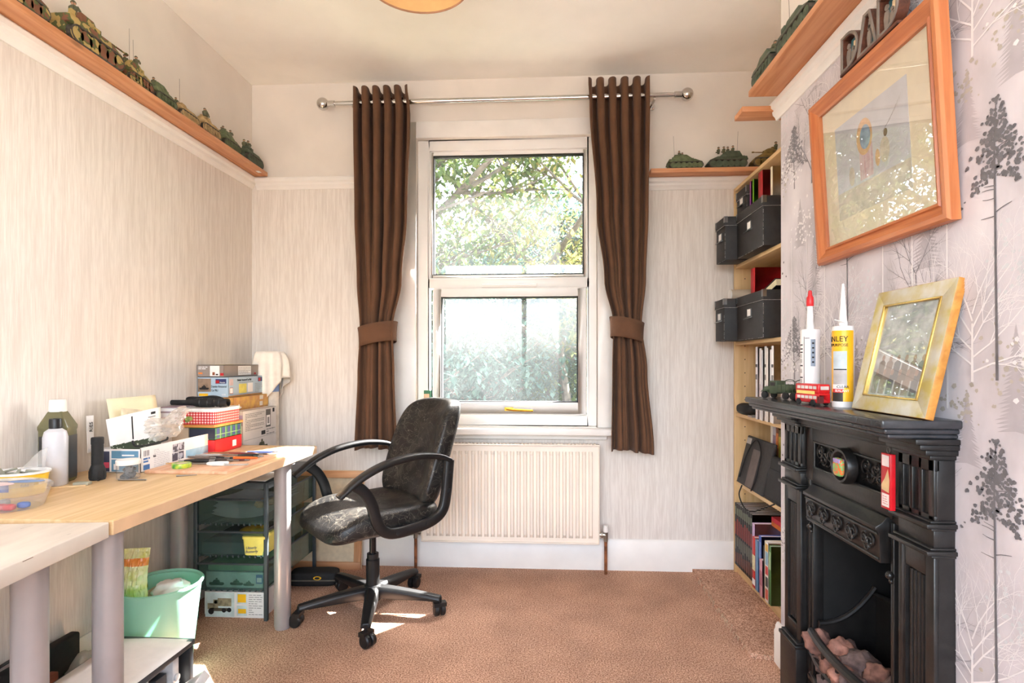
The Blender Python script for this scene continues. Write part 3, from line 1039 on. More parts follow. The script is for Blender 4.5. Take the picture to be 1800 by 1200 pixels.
for sx, cap in ((-1, False), (1, True)):
    x = sx * (RW / 2 + 0.038)
    mb = MB(); mb.tube([(x, -0.028, -0.161), (x, -0.028, 0.03)], 0.0085, 12); mb.build('pipe', COPPER, rad)
    mb = MB()
    mb.tube([(x, -0.028, 0.012), (x, -0.028, 0.062)], 0.012, 6)
    mb.tube([(x, -0.028, 0.046), (sx * (RW / 2 - 0.004), -0.028, 0.046)], 0.011, 8)
    mb.tube([(x - sx * 0.016, -0.028, 0.046), (x - sx * 0.026, -0.028, 0.046)], 0.015, 6)
    vb = mb.build('valve', VALVE, rad, smooth=20)
    mb = MB()
    if cap: mb.lathe([(1e-5, 0.062), (0.014, 0.062), (0.0155, 0.07), (0.0135, 0.095), (1e-5, 0.098)], 14, (x, -0.028, 0))
    else: mb.lathe([(1e-5, 0), (0.013, 0), (0.0145, 0.02), (0.012, 0.05), (1e-5, 0.052)], 14, (x - 0.068, -0.028, 0.046), axis='x')
    mb.build('valve_cap', WHITE, vb)

# ------------------------------------------------------------------ curtain pole and curtains
rodY, rodZ = 2.94, 2.508
pole = thing('curtain_pole', 'chrome curtain pole with ball ends above the window', 'curtain pole', (-0.22, rodY, rodZ))
mb = MB(); mb.tube([(-0.62, 0, 0), (0.62, 0, 0)], 0.0135, 20); mb.tube([(-0.93, 0, 0.001), (0.93, 0, 0.001)], 0.0115, 20); mb.build('pole', CHROME, pole)
for sx in (-1, 1):
    mb = MB(); mb.ball((sx * 0.965, 0, 0), 0.033, 20, 14); mb.tube([(sx * 0.90, 0, 0), (sx * 0.94, 0, 0)], 0.0165, 16); mb.build('finial', CHROME, pole)
    mb = MB(); mb.tube([(sx * 0.80, 0, -0.016), (sx * 0.80, 0.098, -0.016)], 0.007, 10); mb.lathe([(1e-5, 0), (0.022, 0), (0.022, -0.008), (1e-5, -0.008)], 16, (sx * 0.80, 0.098, -0.016), axis='y')
    mb.build('bracket', CHROME, pole)

CURT = P('brown_suede_curtain', (98, 66, 44), 0.9, var=0.06, scale=14, sheen=0.05, bump=0.08, bscale=300)
def interp(tab, z):
    for (z0, a), (z1, b) in zip(tab, tab[1:]):
        if z1 <= z <= z0 or z0 <= z <= z1:
            t = (z - z0) / (z1 - z0)
            t = t * t * (3 - 2 * t)
            return tuple(p + (q - p) * t for p, q in zip(a, b))
    return tab[-1][1] if abs(z - tab[-1][0]) < abs(z - tab[0][0]) else tab[0][1]

def curtain(label, tab, waves, tie_z, flip, seed):
    """tab: height -> (left x, right x, fold depth)"""
    rnd = random.Random(seed)
    t = thing('curtain', label, 'curtain', (0, rodY, 0.65), 0, 'brown eyelet curtains')
    NU, NV = 150, 64
    ztop, zbot = tab[0][0], tab[-1][0]
    ph = [rnd.uniform(-0.5, 0.5) for _ in range(5)]
    v = []; f = []
    for j in range(NV + 1):
        z = ztop + (zbot - ztop) * j / NV
        x0, x1, amp = interp(tab, z)
        tt = (ztop - z) / (ztop - zbot)
        for i in range(NU + 1):
            u = i / NU
            w = u * 2 * PI * waves
            mixt = 0.6 * min(1.0, max(0.0, (tt - 0.12) / 0.5))
            c5 = math.cos(w + PI)
            c3 = math.cos(u * 2 * PI * (waves * 0.62) + PI + ph[0] + 0.5 * tt) * 0.85 + 0.22 * math.cos(w * 0.9 + ph[2])
            yy = amp * (c5 * (1 - mixt) + c3 * mixt)
            xx = x0 + (x1 - x0) * u + (x1 - x0) / waves * 0.12 * math.sin(2 * w) * (1 - mixt) + (x1 - x0) * 0.03 * math.sin(u * 7 + ph[4]) * mixt * math.sin(PI * u)
            zz = z - 0.65
            if j == 0: zz += 0.006 * math.cos(w)
            if j == NV: zz += 0.010 * math.sin(u * 4 + ph[3])
            v.append((xx, yy, zz))
    for j in range(NV):
        for i in range(NU):
            a = j * (NU + 1) + i
            f.append((a, a + 1, a + NU + 2, a + NU + 1))
    mb = MB(); mb.add(v, f)
    d = mb.build('drape', CURT, t, smooth=80)
    so = d.modifiers.new('thickness', 'SOLIDIFY'); so.thickness = 0.003
    # eyelets where the cloth crosses the pole
    x0, x1, amp = interp(tab, rodZ)
    for k in range(int(waves * 2)):
        u = (k + 0.5) / (waves * 2)
        mb = MB()
        rp = [(0.021 + 0.006 * math.cos(a), 0.004 * math.sin(a)) for a in [2 * PI * q / 8 for q in range(9)]]
        mb.lathe(rp, 20, (x0 + (x1 - x0) * u, 0, rodZ - 0.65), axis='x')
        mb.build('eyelet', CHROME, t)
    # tie-back band
    xa, xb, am = interp(tab, tie_z)
    cx, hw = (xa + xb) / 2, (xb - xa) / 2 + 0.012
    v = []; f = []
    N = 40
    for j, (dz, sc) in enumerate(((0.052, 1.06), (0.03, 1.02), (0, 1.0), (-0.03, 0.99), (-0.052, 1.0))):
        for k in range(N):
            a = 2 * PI * k / N
            sag = -0.018 * math.cos(a) * (1 if flip else -1) - 0.01 * math.sin(a)
            v.append((cx + hw * sc * math.cos(a), (am + 0.024) * sc * math.sin(a), tie_z - 0.65 + dz + sag))
    for j in range(4):
        for k in range(N):
            k2 = (k + 1) % N
            f.append((j * N + k, j * N + k2, (j + 1) * N + k2, (j + 1) * N + k))
    mb = MB(); mb.add(v, f); tb = mb.build('tieback', CURT, t, smooth=80)
    so = tb.modifiers.new('thickness', 'SOLIDIFY'); so.thickness = 0.004
    mb = MB()
    hx = xb + 0.01 if flip else xa - 0.01
    mb.tube([(hx, 0.02, tie_z - 0.65 + 0.02), (hx, 0.092, tie_z - 0.65 + 0.05)], 0.004, 8)
    mb.build('tieback_hook', CHROME, t)
    return t
curtain('long brown curtain tied back at the left of the window', [(2.575, (-1.006, -0.715, 0.040)), (2.45, (-1.004, -0.70, 0.045)), (1.9, (-0.998, -0.715, 0.045)), (1.55, (-0.988, -0.745, 0.040)), (1.30, (-0.975, -0.795, 0.032)), (1.05, (-0.985, -0.785, 0.040)), (0.65, (-1.000, -0.770, 0.046))], 5, 1.265, False, 21)
curtain('long brown curtain tied back at the right of the window', [(2.585, (0.232, 0.547, 0.040)), (2.45, (0.238, 0.547, 0.045)), (1.9, (0.275, 0.540, 0.045)), (1.55, (0.315, 0.528, 0.040)), (1.32, (0.362, 0.508, 0.032)), (1.08, (0.357, 0.535, 0.040)), (0.65, (0.352, 0.570, 0.046))], 5, 1.285, True, 22)

# ------------------------------------------------------------------ ceiling lamp
SHADE = P('tan_lamp_shade', (206, 156, 96), 0.8, var=0.03, scale=40)
SHADE_IN = P('tan_lamp_lining', (232, 190, 128), 0.85, var=0.02, scale=40)
lamp = thing('ceiling_lamp', 'tan drum shade hanging from the ceiling', 'lamp', (-0.39, 1.70, 2.30))
mb = MB(); mb.lathe([(0.168, 0.0), (0.160, 0.20)], 48, mat=SHADE); mb.lathe([(0.165, 0.0), (0.157, 0.20)], 48, mat=SHADE_IN); mb.build('shade', SHADE, lamp)
for z, r_ in ((0.0, 0.1665), (0.2, 0.1585)):
    mb = MB(); mb.tube([(r_ * math.cos(2 * PI * k / 48), r_ * math.sin(2 * PI * k / 48), z) for k in range(49)], 0.003, 6); mb.build('shade_ring', P('shade_binding', (176, 128, 96), 0.7), lamp)
mb = MB(); mb.tube([(0, 0, 0.12), (0, 0, 0.36)], 0.003, 8); mb.lathe([(1e-5, 0.34), (0.045, 0.345), (0.04, 0.37), (1e-5, 0.37)], 20); mb.build('flex', WHITE, lamp)
mb = MB(); mb.lathe([(0.012, 0.09), (0.018, 0.09), (0.018, 0.15), (0.012, 0.15)], 16)
for a in (0, 2.09, 4.19): mb.tube([(0.018 * math.cos(a), 0.018 * math.sin(a), 0.13), (0.16 * math.cos(a), 0.16 * math.sin(a), 0.19)], 0.0015, 6)
mb.build('lamp_holder', WHITE, lamp)
mb = MB(); mb.lathe([(1e-5, 0.01), (0.018, 0.014), (0.029, 0.035), (0.026, 0.06), (0.014, 0.085), (0.012, 0.095)], 16); mb.build('bulb', P('opal_bulb', (240, 240, 236), 0.3), lamp)

# ------------------------------------------------------------------ office chair
def leather_mat():
    m, nt, b = new_mat('worn_black_leather')
    tc = nt.nodes.new('ShaderNodeTexCoord')
    n1 = nt.nodes.new('ShaderNodeTexNoise'); n1.inputs['Scale'].default_value = 9; n1.inputs['Detail'].default_value = 8; n1.inputs['Distortion'].default_value = 1.5
    n2 = nt.nodes.new('ShaderNodeTexNoise'); n2.inputs['Scale'].default_value = 160; n2.inputs['Detail'].default_value = 3
    vo = nt.nodes.new('ShaderNodeTexVoronoi'); vo.feature = 'DISTANCE_TO_EDGE'; vo.inputs['Scale'].default_value = 22
    wq = nt.nodes.new('ShaderNodeMapping'); wq.inputs['Scale'].default_value = (1, 1, 0.5)
    nt.links.new(tc.outputs['Object'], wq.inputs[0])
    ds = nt.nodes.new('ShaderNodeTexNoise'); ds.inputs['Scale'].default_value = 6; ds.inputs['Detail'].default_value = 4
    nt.links.new(tc.outputs['Object'], ds.inputs['Vector'])
    va = nt.nodes.new('ShaderNodeMixRGB'); va.inputs[0].default_value = 0.4
    nt.links.new(wq.outputs[0], va.inputs[1]); nt.links.new(ds.outputs['Color'], va.inputs[2])
    nt.links.new(va.outputs[0], vo.inputs['Vector'])
    for n in (n1, n2): nt.links.new(tc.outputs['Object'], n.inputs['Vector'])
    r1 = nt.nodes.new('ShaderNodeValToRGB')
    r1.color_ramp.elements[0].position = 0.48; r1.color_ramp.elements[0].color = lin((20, 19, 19))
    r1.color_ramp.elements[1].position = 0.75; r1.color_ramp.elements[1].color = lin((62, 58, 52))
    nt.links.new(n1.outputs[0], r1.inputs[0])
    r2 = nt.nodes.new('ShaderNodeValToRGB')
    r2.color_ramp.elements[0].position = 0.0; r2.color_ramp.elements[0].color = (0.35, 0.35, 0.35, 1)
    r2.color_ramp.elements[1].position = 0.03; r2.color_ramp.elements[1].color = (0, 0, 0, 1)
    nt.links.new(vo.outputs[0], r2.inputs[0])
    mx = nt.nodes.new('ShaderNodeMix'); mx.data_type = 'RGBA'
    nt.links.new(r2.outputs[0], mx.inputs[0]); nt.links.new(r1.outputs[0], mx.inputs[6]); mx.inputs[7].default_value = lin((150, 142, 128))
    nt.links.new(mx.outputs[2], b.inputs['Base Color'])
    b.inputs['Roughness'].default_value = 0.42
    bp = nt.nodes.new('ShaderNodeBump'); bp.inputs['Strength'].default_value = 0.35; bp.inputs['Distance'].default_value = 0.002
    nt.links.new(n2.outputs[0], bp.inputs['Height']); nt.links.new(bp.outputs[0], b.inputs['Normal'])
    return m
LEATHER = leather_mat()
CHAIR_ROT = math.atan2(-0.67, -0.74)
chair = thing('office_chair', 'worn black leather office chair on a five-star base', 'chair', (-0.765, 2.467, 0), CHAIR_ROT)
def seat_f(p):
    x, y, z = p
    if x > 0.08: z -= 0.055 * ((x - 0.08) / 0.17) ** 2 * (0.9 if z > 0 else 0.45)
    if z > 0: z -= 0.018 * max(0, 1 - (x / 0.2) ** 2) * max(0, 1 - (y / 0.2) ** 2)
    z += 0.012 * math.sin(x * 26) * (1 if z > 0 else 0) * max(0, 1 - (y / 0.23) ** 4) * 0.5
    return Vector((x + 0.02, y, z + 0.452))
mb = MB(); v, f = superell(0.255, 0.245, 0.058, 0.45, 0.38, 64, 26, seat_f); mb.add(v, f); mb.build('seat', LEATHER, chair, smooth=80)
def back_f(p):
    x, y, z = p
    t = (z + 0.235) / 0.47
    wd_ = 1.0 - 0.10 * max(0, t - 0.6) / 0.4
    if x > 0:
        x += 0.010 * math.cos((t - 0.1) * 2 * PI * 3.0) * max(0, 1 - (y / 0.2) ** 4)
        x -= 0.02 * max(0, 1 - (y / 0.18) ** 2)
    lean = -0.205 - 0.30 * t * 0.47 - 0.05 * (t - 0.35) ** 2 + (0.02 if t < 0.35 else 0.0) * (0.35 - t)
    curve = 0.045 * (y / 0.22) ** 2
    return Vector((lean + x + curve, y * wd_, z + 0.705))
mb = MB(); v, f = superell(0.055, 0.228, 0.238, 0.42, 0.42, 64, 36, back_f); mb.add(v, f); mb.build('backrest', LEATHER, chair, smooth=80)
mb = MB()
mb.box(-0.22, 0.16, -0.12, 0.12, 0.375, 0.402); mb.box(-0.08, 0.10, -0.07, 0.07, 0.350, 0.376)
mb.build('tilt_mechanism', BLACKP, chair, bevel=0.006)
mb = MB(); mb.tube([(0.02, -0.06, 0.372), (0.02, -0.20, 0.368), (0.02, -0.25, 0.372)], [0.006, 0.006, 0.010], 10); mb.build('height_lever', BLACKP, chair)

def sweep_xz(mb, pts, hy, ht, y0):
    """band of rounded section swept along a line in the xz plane"""
    pts = [Vector((p[0], 0, p[1])) for p in pts]
    sec = []
    for k in range(12):
        a = 2 * PI * k / 12
        sec.append((math.copysign(abs(math.cos(a)) ** 0.6, math.cos(a)), math.copysign(abs(math.sin(a)) ** 0.6, math.sin(a))))
    v = []; f = []
    n = len(sec)
    for i, p in enumerate(pts):
        t = (pts[min(i + 1, len(pts) - 1)] - pts[max(i - 1, 0)]).normalized()
        nrm = Vector((-t.z, 0, t.x))
        h1 = hy[i] if isinstance(hy, list) else hy
        h2 = ht[i] if isinstance(ht, list) else ht
        for a, b in sec:
            q = p + nrm * (b * h2)
            v.append((q.x, y0 + a * h1, q.z))
    for i in range(len(pts) - 1):
        for k in range(n):
            k2 = (k + 1) % n
            f.append((i * n + k, i * n + k2, (i + 1) * n + k2, (i + 1) * n + k))
    f.append(tuple(range(n))); f.append(tuple(range(len(pts) * n - 1, (len(pts) - 1) * n - 1, -1)))
    mb.add(v, f)
for sy in (-1, 1):
    y0 = sy * 0.262
    top = bez([(-0.238, 0, 0.69), (-0.18, 0, 0.712), (-0.07, 0, 0.722), (0.06, 0, 0.705), (0.17, 0, 0.662), (0.262, 0, 0.598)], 6)
    up = bez([(0.20, 0, 0.640), (0.155, 0, 0.60), (0.125, 0, 0.545), (0.105, 0, 0.48), (0.07, 0, 0.432), (0.01, 0, 0.418), (-0.10, 0, 0.428), (-0.165, 0, 0.446), (-0.205, 0, 0.480), (-0.222, 0, 0.55), (-0.236, 0, 0.69)], 5)
    mb = MB()
    sweep_xz(mb, [(p.x, p.z) for p in top], 0.026, [0.010 + 0.004 * math.sin(PI * i / (len(top) - 1)) for i in range(len(top))], y0)
    sweep_xz(mb, [(p.x, p.z) for p in up], 0.017, 0.023, y0)
    arm = mb.build('armrest', BLACKP, chair, smooth=70)
    for bx, bz in ((0.02, 0.420), (-0.12, 0.434), (-0.224, 0.56), (-0.232, 0.64)):
        mb = MB(); mb.lathe([(1e-5, 0), (0.009, 0), (0.009, 0.003), (1e-5, 0.003)], 10, (bx, y0 + sy * 0.016, bz), axis='y')
        mb.build('bolt', BLACKM, arm)
mb = MB(); mb.lathe([(1e-5, 0.07), (0.030, 0.07), (0.030, 0.235), (0.026, 0.24), (0.026, 0.262), (1e-5, 0.262)], 20); mb.build('column_sleeve', BLACKP, chair)
mb = MB(); mb.lathe([(0.015, 0.25), (0.015, 0.355)], 16); mb.build('gas_lift', P('dark_steel', (60, 60, 62), 0.25, 0.9), chair)
mb = MB(); mb.lathe([(1e-5, 0.055), (0.036, 0.055), (0.045, 0.08), (0.042, 0.115), (0.034, 0.125), (1e-5, 0.125)], 24); mb.build('hub', BLACKP, chair)
leg0 = None
for k in range(5):
    a = R(60 + 72 * k)
    mb = MB()
    prof = []
    L0, L1 = 0.02, 0.315
    secs = []
    for i in range(9):
        t = i / 8
        r_ = L0 + (L1 - L0) * t
        hw = 0.030 - 0.010 * t
        zt = 0.120 - 0.030 * t ** 1.5
        zb = 0.070 + 0.0 * t
        secs.append([(r_, -hw, zb), (r_, hw, zb), (r_, hw * 1.0, zt - 0.012), (r_, hw * 0.6, zt), (r_, -hw * 0.6, zt), (r_, -hw, zt - 0.012)])
    v = [p for s in secs for p in s]; f = []
    for i in range(8):
        for q in range(6):
            q2 = (q + 1) % 6
            f.append((i * 6 + q, i * 6 + q2, (i + 1) * 6 + q2, (i + 1) * 6 + q))
    f.append(tuple(range(6))); f.append(tuple(range(53, 47, -1)))
    mb.at((0, 0, 0), 0, 0, a); mb.add(v, f)
    lg = mb.build('base_leg', BLACKP, chair, bevel=0.003)
    mb = MB()
    ca = a + R(50 + 70 * k)
    mb.at((math.cos(a) * 0.312, math.sin(a) * 0.312, 0), 0, 0, ca)
    for sy in (-1, 1):
        mb.lathe([(1e-5, 0), (0.022, 0), (0.027, 0.004), (0.027, 0.018), (0.022, 0.022), (1e-5, 0.022)], 20, (0.012, -0.011 + sy * 0.014, 0.0272), axis='y')
    mb.box(-0.012, 0.020, -0.028, 0.028, 0.045, 0.062)
    mb.tube([(0, 0, 0.05), (0, 0, 0.085)], 0.008, 8)
    mb.build('caster', BLACKP, lg)
# ------------------------------------------------------------------ cast-iron fireplace (x: along the breast, towards the viewer; y: into the wall)
IRON = P('black_cast_iron', (30, 28, 27), 0.36, 0.0, var=0.18, scale=30, bump=0.12, bscale=120, spec=0.6)
IRONIN = P('sooty_iron', (16, 15, 14), 0.8, var=0.2, scale=20)
fp = thing('fireplace', 'black cast-iron fireplace with fluted pilasters and a mantel shelf', 'fireplace', (XC - 0.0005, 1.612, 0), R(-90))
def step_mould(mb, x0, x1, z0, steps):
    """stack of boxes (height, projection) wrapped round a pilaster"""
    z = z0
    for h, pj, ex in steps:
        mb.box(x0 - ex, x1 + ex, -pj, 0, z, z + h); z += h
for sx in (-1, 1):
    x0, x1 = sorted((sx * 0.25, sx * 0.37))
    mb = MB()
    mb.box(x0, x1, -0.060, 0, 0, 0.185)
    step_mould(mb, x0, x1, 0.185, ((0.012, 0.064, 0.004), (0.008, 0.056, 0.0)))
    mb.box(x0, x1, -0.034, 0, 0.205, 0.705)
    # frame round the reeded panel
    mb.box(x0, x0 + 0.026, -0.045, -0.034, 0.205, 0.705); mb.box(x1 - 0.026, x1, -0.045, -0.034, 0.205, 0.705)
    mb.box(x0 + 0.026, x1 - 0.026, -0.045, -0.034, 0.205, 0.255); mb.box(x0 + 0.026, x1 - 0.026, -0.045, -0.034, 0.655, 0.705)
    mb.box(x0, x1, -0.045, 0, 0.72, 0.762)
    step_mould(mb, x0, x1, 0.700, ((0.006, 0.052, 0.004), (0.010, 0.064, 0.008), (0.006, 0.054, 0.004)))
    step_mould(mb, x0, x1, 0.758, ((0.006, 0.052, 0.004), (0.010, 0.064, 0.008), (0.006, 0.054, 0.004)))
    mb.box(x0, x1, -0.039, 0, 0.776, 0.910)
    # flutes between strips
    for a, b in ((0, 0.018), (0.038, 0.050), (0.070, 0.082), (0.102, 0.120)):
        mb.box(x0 + a, x0 + b, -0.045, -0.032, 0.776, 0.910)
    mb.box(x0, x1, -0.045, -0.032, 0.776, 0.790); mb.box(x0, x1, -0.045, -0.032, 0.884, 0.912)
    step_mould(mb, x0, x1, 0.910, ((0.010, 0.055, 0.004), (0.012, 0.068, 0.010), (0.012, 0.082, 0.014), (0.012, 0.092, 0.016)))
    pil = mb.build('pilaster', IRON, fp, bevel=0.0022)
    for k in range(5):
        xx = x0 + 0.034 + k * 0.013
        mb = MB(); mb.tube([(xx, -0.035, 0.262), (xx, -0.035, 0.648)], 0.0045, 8); mb.build('reed', IRON, pil)
    for k in range(3):
        xx = x0 + 0.028 + k * 0.032
        mb = MB(); mb.lathe([(0.0102, -0.013), (0.0102, 0.0), (0.014, 0.0), (0.014, -0.013)], 10, (xx, -0.032, 0.882), axis='y', a0=0, a1=PI); mb.build('flute_arch', IRON, pil)
# frieze
mb = MB()
mb.box(-0.25, 0.25, -0.012, 0, 0.775, 0.885)
mb.box(-0.25, -0.200, -0.030, 0, 0.745, 0.956); mb.box(0.200, 0.25, -0.030, 0, 0.745, 0.956)
mb.box(-0.20, 0.20, -0.030, 0, 0.872, 0.956); mb.box(-0.20, 0.20, -0.030, 0, 0.735, 0.787)
mb.box(-0.25, 0.25, -0.048, -0.03, 0.915, 0.925); mb.box(-0.25, 0.25, -0.060, -0.03, 0.925, 0.942); mb.box(-0.25, 0.25, -0.072, -0.03, 0.942, 0.956)
mb.build('frieze', IRON, fp, bevel=0.002)
mb = MB()
for z in (0.788, 0.868):
    mb.tube([(-0.198, -0.026, z), (0.198, -0.026, z)], 0.004, 8)
for x in (-0.196, 0.196):
    mb.tube([(x, -0.026, 0.788), (x, -0.026, 0.868)], 0.004, 8)
mb.build('frieze_bead', IRON, fp)
def scroll(mb, cx, cz, r, sgn, y, turns=1.6, tk=0.0035):
    pts = []
    for k in range(20):
        t = k / 19
        a = sgn * (t * turns * 2 * PI) + PI / 2
        rr_ = r * (1 - 0.8 * t)
        pts.append((cx + rr_ * math.cos(a), y - 0.003 * math.sin(t * PI), cz + rr_ * math.sin(a)))
    mb.tube(pts, [tk * (1 - 0.4 * k / 19) for k in range(20)], 6)
for cx, sg in ((-0.165, 1), (-0.105, -1), (0.080, 1), (0.125, -1), (0.170, 1)):
    mb = MB()
    scroll(mb, cx - 0.010, 0.838, 0.022, sg, -0.016); scroll(mb, cx + 0.012, 0.818, 0.020, -sg, -0.016)
    scroll(mb, cx, 0.845, 0.012, -sg, -0.018)
    mb.ball((cx, -0.016, 0.828), 0.006, 8, 6)
    mb.tube([(cx - 0.028, -0.014, 0.800), (cx, -0.020, 0.812), (cx + 0.028, -0.014, 0.800)], 0.003, 6)
    mb.build('scroll_ornament', IRON, fp)
mb = MB()
mb.lathe([(0.050, 0.0), (0.050, -0.018), (0.046, -0.026), (0.040, -0.026), (0.036, -0.020), (0.034, -0.006), (0.022, 0.000), (1e-5, 0.002)], 40, (0.0, -0.026, 0.829), axis='y')
mb.build('medallion', IRON, fp)
# inner frame of the opening
mb = MB()
for pj, a, b, zt in ((0.026, 0.225, 0.25, 0.745), (0.018, 0.208, 0.225, 0.735), (0.030, 0.196, 0.208, 0.728)):
    for sx in (-1, 1):
        mb.box(sx * a, sx * b, -pj, 0.01, 0, zt)
mb.box(-0.25, 0.25, -0.024, 0.01, 0.725, 0.76)
mb.build('opening_frame', IRON, fp, bevel=0.002)
for sx in (-1, 1):
    mb = MB(); mb.ball((sx * 0.203, -0.036, 0.60), 0.010, 10, 7); mb.ball((sx * 0.203, -0.032, 0.585), 0.006, 8, 6); mb.build('knob', IRON, fp)
# hood
mb = MB()
mb.prism([(-0.015, 0.625), (-0.052, 0.625), (-0.056, 0.70), (-0.064, 0.706), (-0.064, 0.714), (-0.050, 0.722), (-0.036, 0.738), (-0.015, 0.742)], -0.192, 0.192, 'x')
mb.build('hood', IRON, fp, bevel=0.0015)
mb = MB()
for z, y in ((0.634, -0.053), (0.696, -0.057)):
    mb.tube([(-0.188, y, z), (0.188, y, z)], 0.003, 6)
mb.build('hood_bead', IRON, fp)
for k in range(5):
    cx = -0.15 + 0.075 * k
    mb = MB()
    scroll(mb, cx - 0.012, 0.672, 0.016, 1, -0.058, tk=0.003); scroll(mb, cx + 0.012, 0.672, 0.016, -1, -0.058, tk=0.003)
    scroll(mb, cx, 0.655, 0.014, 1, -0.058, tk=0.003); mb.ball((cx, -0.058, 0.662), 0.007, 8, 6)
    for q in range(5):
        an = 2 * PI * q / 5; mb.ball((cx + 0.012 * math.cos(an), -0.057, 0.664 + 0.012 * math.sin(an)), 0.0042, 7, 5)
    mb.build('hood_flower', IRON, fp)
# firebox
mb = MB()
mb.box(-0.200, -0.192, 0.0, 0.26, 0, 0.70); mb.box(0.192, 0.200, 0.0, 0.26, 0, 0.70); mb.box(-0.2, 0.2, 0.25, 0.26, 0, 0.70); mb.box(-0.2, 0.2, 0.0, 0.26, 0.688, 0.70); mb.box(-0.192, 0.192, 0.0, 0.25, 0.0, 0.02)
mb.build('firebox', IRONIN, fp)
# fireback with swept cheeks
mb = MB()
mb.prism([(-0.185, 0.0), (0.185, 0.0), (0.185, 0.395), (0.10, 0.410), (0.0, 0.425), (-0.10, 0.410), (-0.185, 0.395)], 0.150, 0.165, 'y')
for sx in (-1, 1):
    prof = [(-0.02, 0.0), (-0.02, 0.300)]
    for k in range(9):
        t = k / 8
        prof.append((-0.02 + 0.17 * t, 0.305 + 0.115 * (t ** 2.2)))
    prof.append((0.15, 0.0))
    mb.prism(prof, sx * 0.178, sx * 0.190, 'x')
mb.build('fireback', IRON, fp)
mb = MB()
for sx in (-1, 1):
    mb.tube([(sx * 0.180, -0.02 + 0.17 * k / 8, 0.305 + 0.115 * (k / 8) ** 2.2) for k in range(9)], 0.008, 8)
mb.tube([(-0.185, 0.146, 0.398), (-0.10, 0.146, 0.412), (0.0, 0.146, 0.427), (0.10, 0.146, 0.412), (0.185, 0.146, 0.398)], 0.008, 8)
mb.build('fireback_moulding', IRON, fp)
# basket
for i, z in enumerate((0.075, 0.140, 0.205, 0.272)):
    mb = MB()
    pts = []
    for k in range(13):
        t = -1 + 2 * k / 12
        pts.append((0.195 * t, -0.035 - 0.022 * (1 - t * t), z))
    mb.tube(pts, 0.009 if i < 3 else 0.013, 8); mb.build('basket_bar', IRON, fp)
mb = MB()
mb.box(-0.19, 0.19, -0.05, 0.15, 0.130, 0.142)
for t in (-0.9, -0.45, 0, 0.45, 0.9):
    mb.tube([(0.195 * t, -0.035 - 0.022 * (1 - t * t), 0.07), (0.195 * t, -0.035 - 0.022 * (1 - t * t), 0.272)], 0.006, 6)
mb.build('basket_grate', IRON, fp)
# mantel shelf
mb = MB()
mb.box(-0.411, 0.392, -0.165, 0, 0.978, 0.997); mb.box(-0.403, 0.384, -0.155, 0, 0.966, 0.978); mb.box(-0.398, 0.380, -0.146, 0, 0.956, 0.966)
mb.build('mantel_shelf', P('sky_sheen_iron_mantel', (50, 52, 56), 0.26, 0.0, var=0.15, scale=25, bump=0.1, bscale=90, spec=0.7), fp, bevel=0.004, seg=3)  # lighter and bluer than the other iron: sky reflection painted into the colour

# lava rocks in the basket
ROCK1 = P('lava_rock_brown', (134, 96, 84), 0.95, var=0.25, scale=30, bump=0.8, bscale=90)
ROCK2 = P('lava_rock_pink', (168, 120, 104), 0.95, var=0.25, scale=30, bump=0.8, bscale=90)
ROCK3 = P('lava_rock_grey', (112, 92, 88), 0.95, var=0.25, scale=30, bump=0.8, bscale=90)
rock_spots = [(1.790, 0.855, 0.040, 0, 'rounded grey brown lava rock at the far end of the grate'), (1.735, 0.900, 0.038, 1, 'pink orange lava rock behind the rounded one in the grate'),
    (1.690, 0.850, 0.036, 0, 'dark red lava rock in the second place along the grate front'), (1.660, 0.915, 0.046, 2, 'biggest grey lava rock at the back of the grate'), (1.630, 0.845, 0.037, 1, 'orange lava rock in the middle of the grate front'),
    (1.575, 0.850, 0.038, 2, 'grey lava rock nearer the viewer at the grate front'), (1.590, 0.925, 0.040, 0, 'brown lava rock nearer the viewer at the grate back'), (1.520, 0.850, 0.038, 1, 'pink lava rock nearly at the near end of the grate front'),
    (1.525, 0.925, 0.040, 2, 'grey lava rock nearly at the near end of the grate back'), (1.465, 0.860, 0.037, 0, 'brown lava rock at the near end of the grate front'), (1.465, 0.930, 0.036, 1, 'pink lava rock at the near end of the grate back'), (1.780, 0.935, 0.036, 2, 'small grey lava rock in the far back corner of the grate')]
for i, (yy, xx, r_, mi_, lab) in enumerate(rock_spots):
    rnd = random.Random(50 + i)
    off = Vector((rnd.uniform(0, 50), rnd.uniform(0, 50), rnd.uniform(0, 50)))
    sc = (rnd.uniform(0.9, 1.1), rnd.uniform(0.9, 1.15), rnd.uniform(0.75, 0.95))
    def rf(c, off=off, sc=sc, r_=r_):
        d = 1 + 0.35 * noise.noise(c * 1.6 + off) + 0.14 * noise.noise(c * 5 + off)
        return Vector((c.x * sc[0], c.y * sc[1], c.z * sc[2])) * r_ * d
    mb = MB(); v, f = ico(4, rf); mb.add(v, f)
    zmin = min(p[2] for p in v)
    base = 0.245 if i in (0, 1, 3, 6, 8) else 0.228
    mb.build('lava_rock', (ROCK1, ROCK2, ROCK3)[mi_], None, smooth=80, label=lab, cat='rock', group='lava rocks in the fire grate', loc=(xx, yy, base + 0.0))
mb = MB()
rr = random.Random(9)
for k in range(60):
    c = Vector((rr.uniform(0.82, 0.985), rr.uniform(1.45, 1.78), rr.uniform(0.165, 0.20)))
    off = Vector((k * 3.1, k * 1.7, 0))
    v, f = ico(1, lambda q: c + Vector((q.x, q.y, q.z)) * 0.022 * (1 + 0.4 * noise.noise(q * 2 + off)))
    mb.add(v, f)
mb.build('lava_gravel', ROCK3, None, smooth=0, label='bed of small lava stones under the big rocks', cat='gravel', kind='stuff')

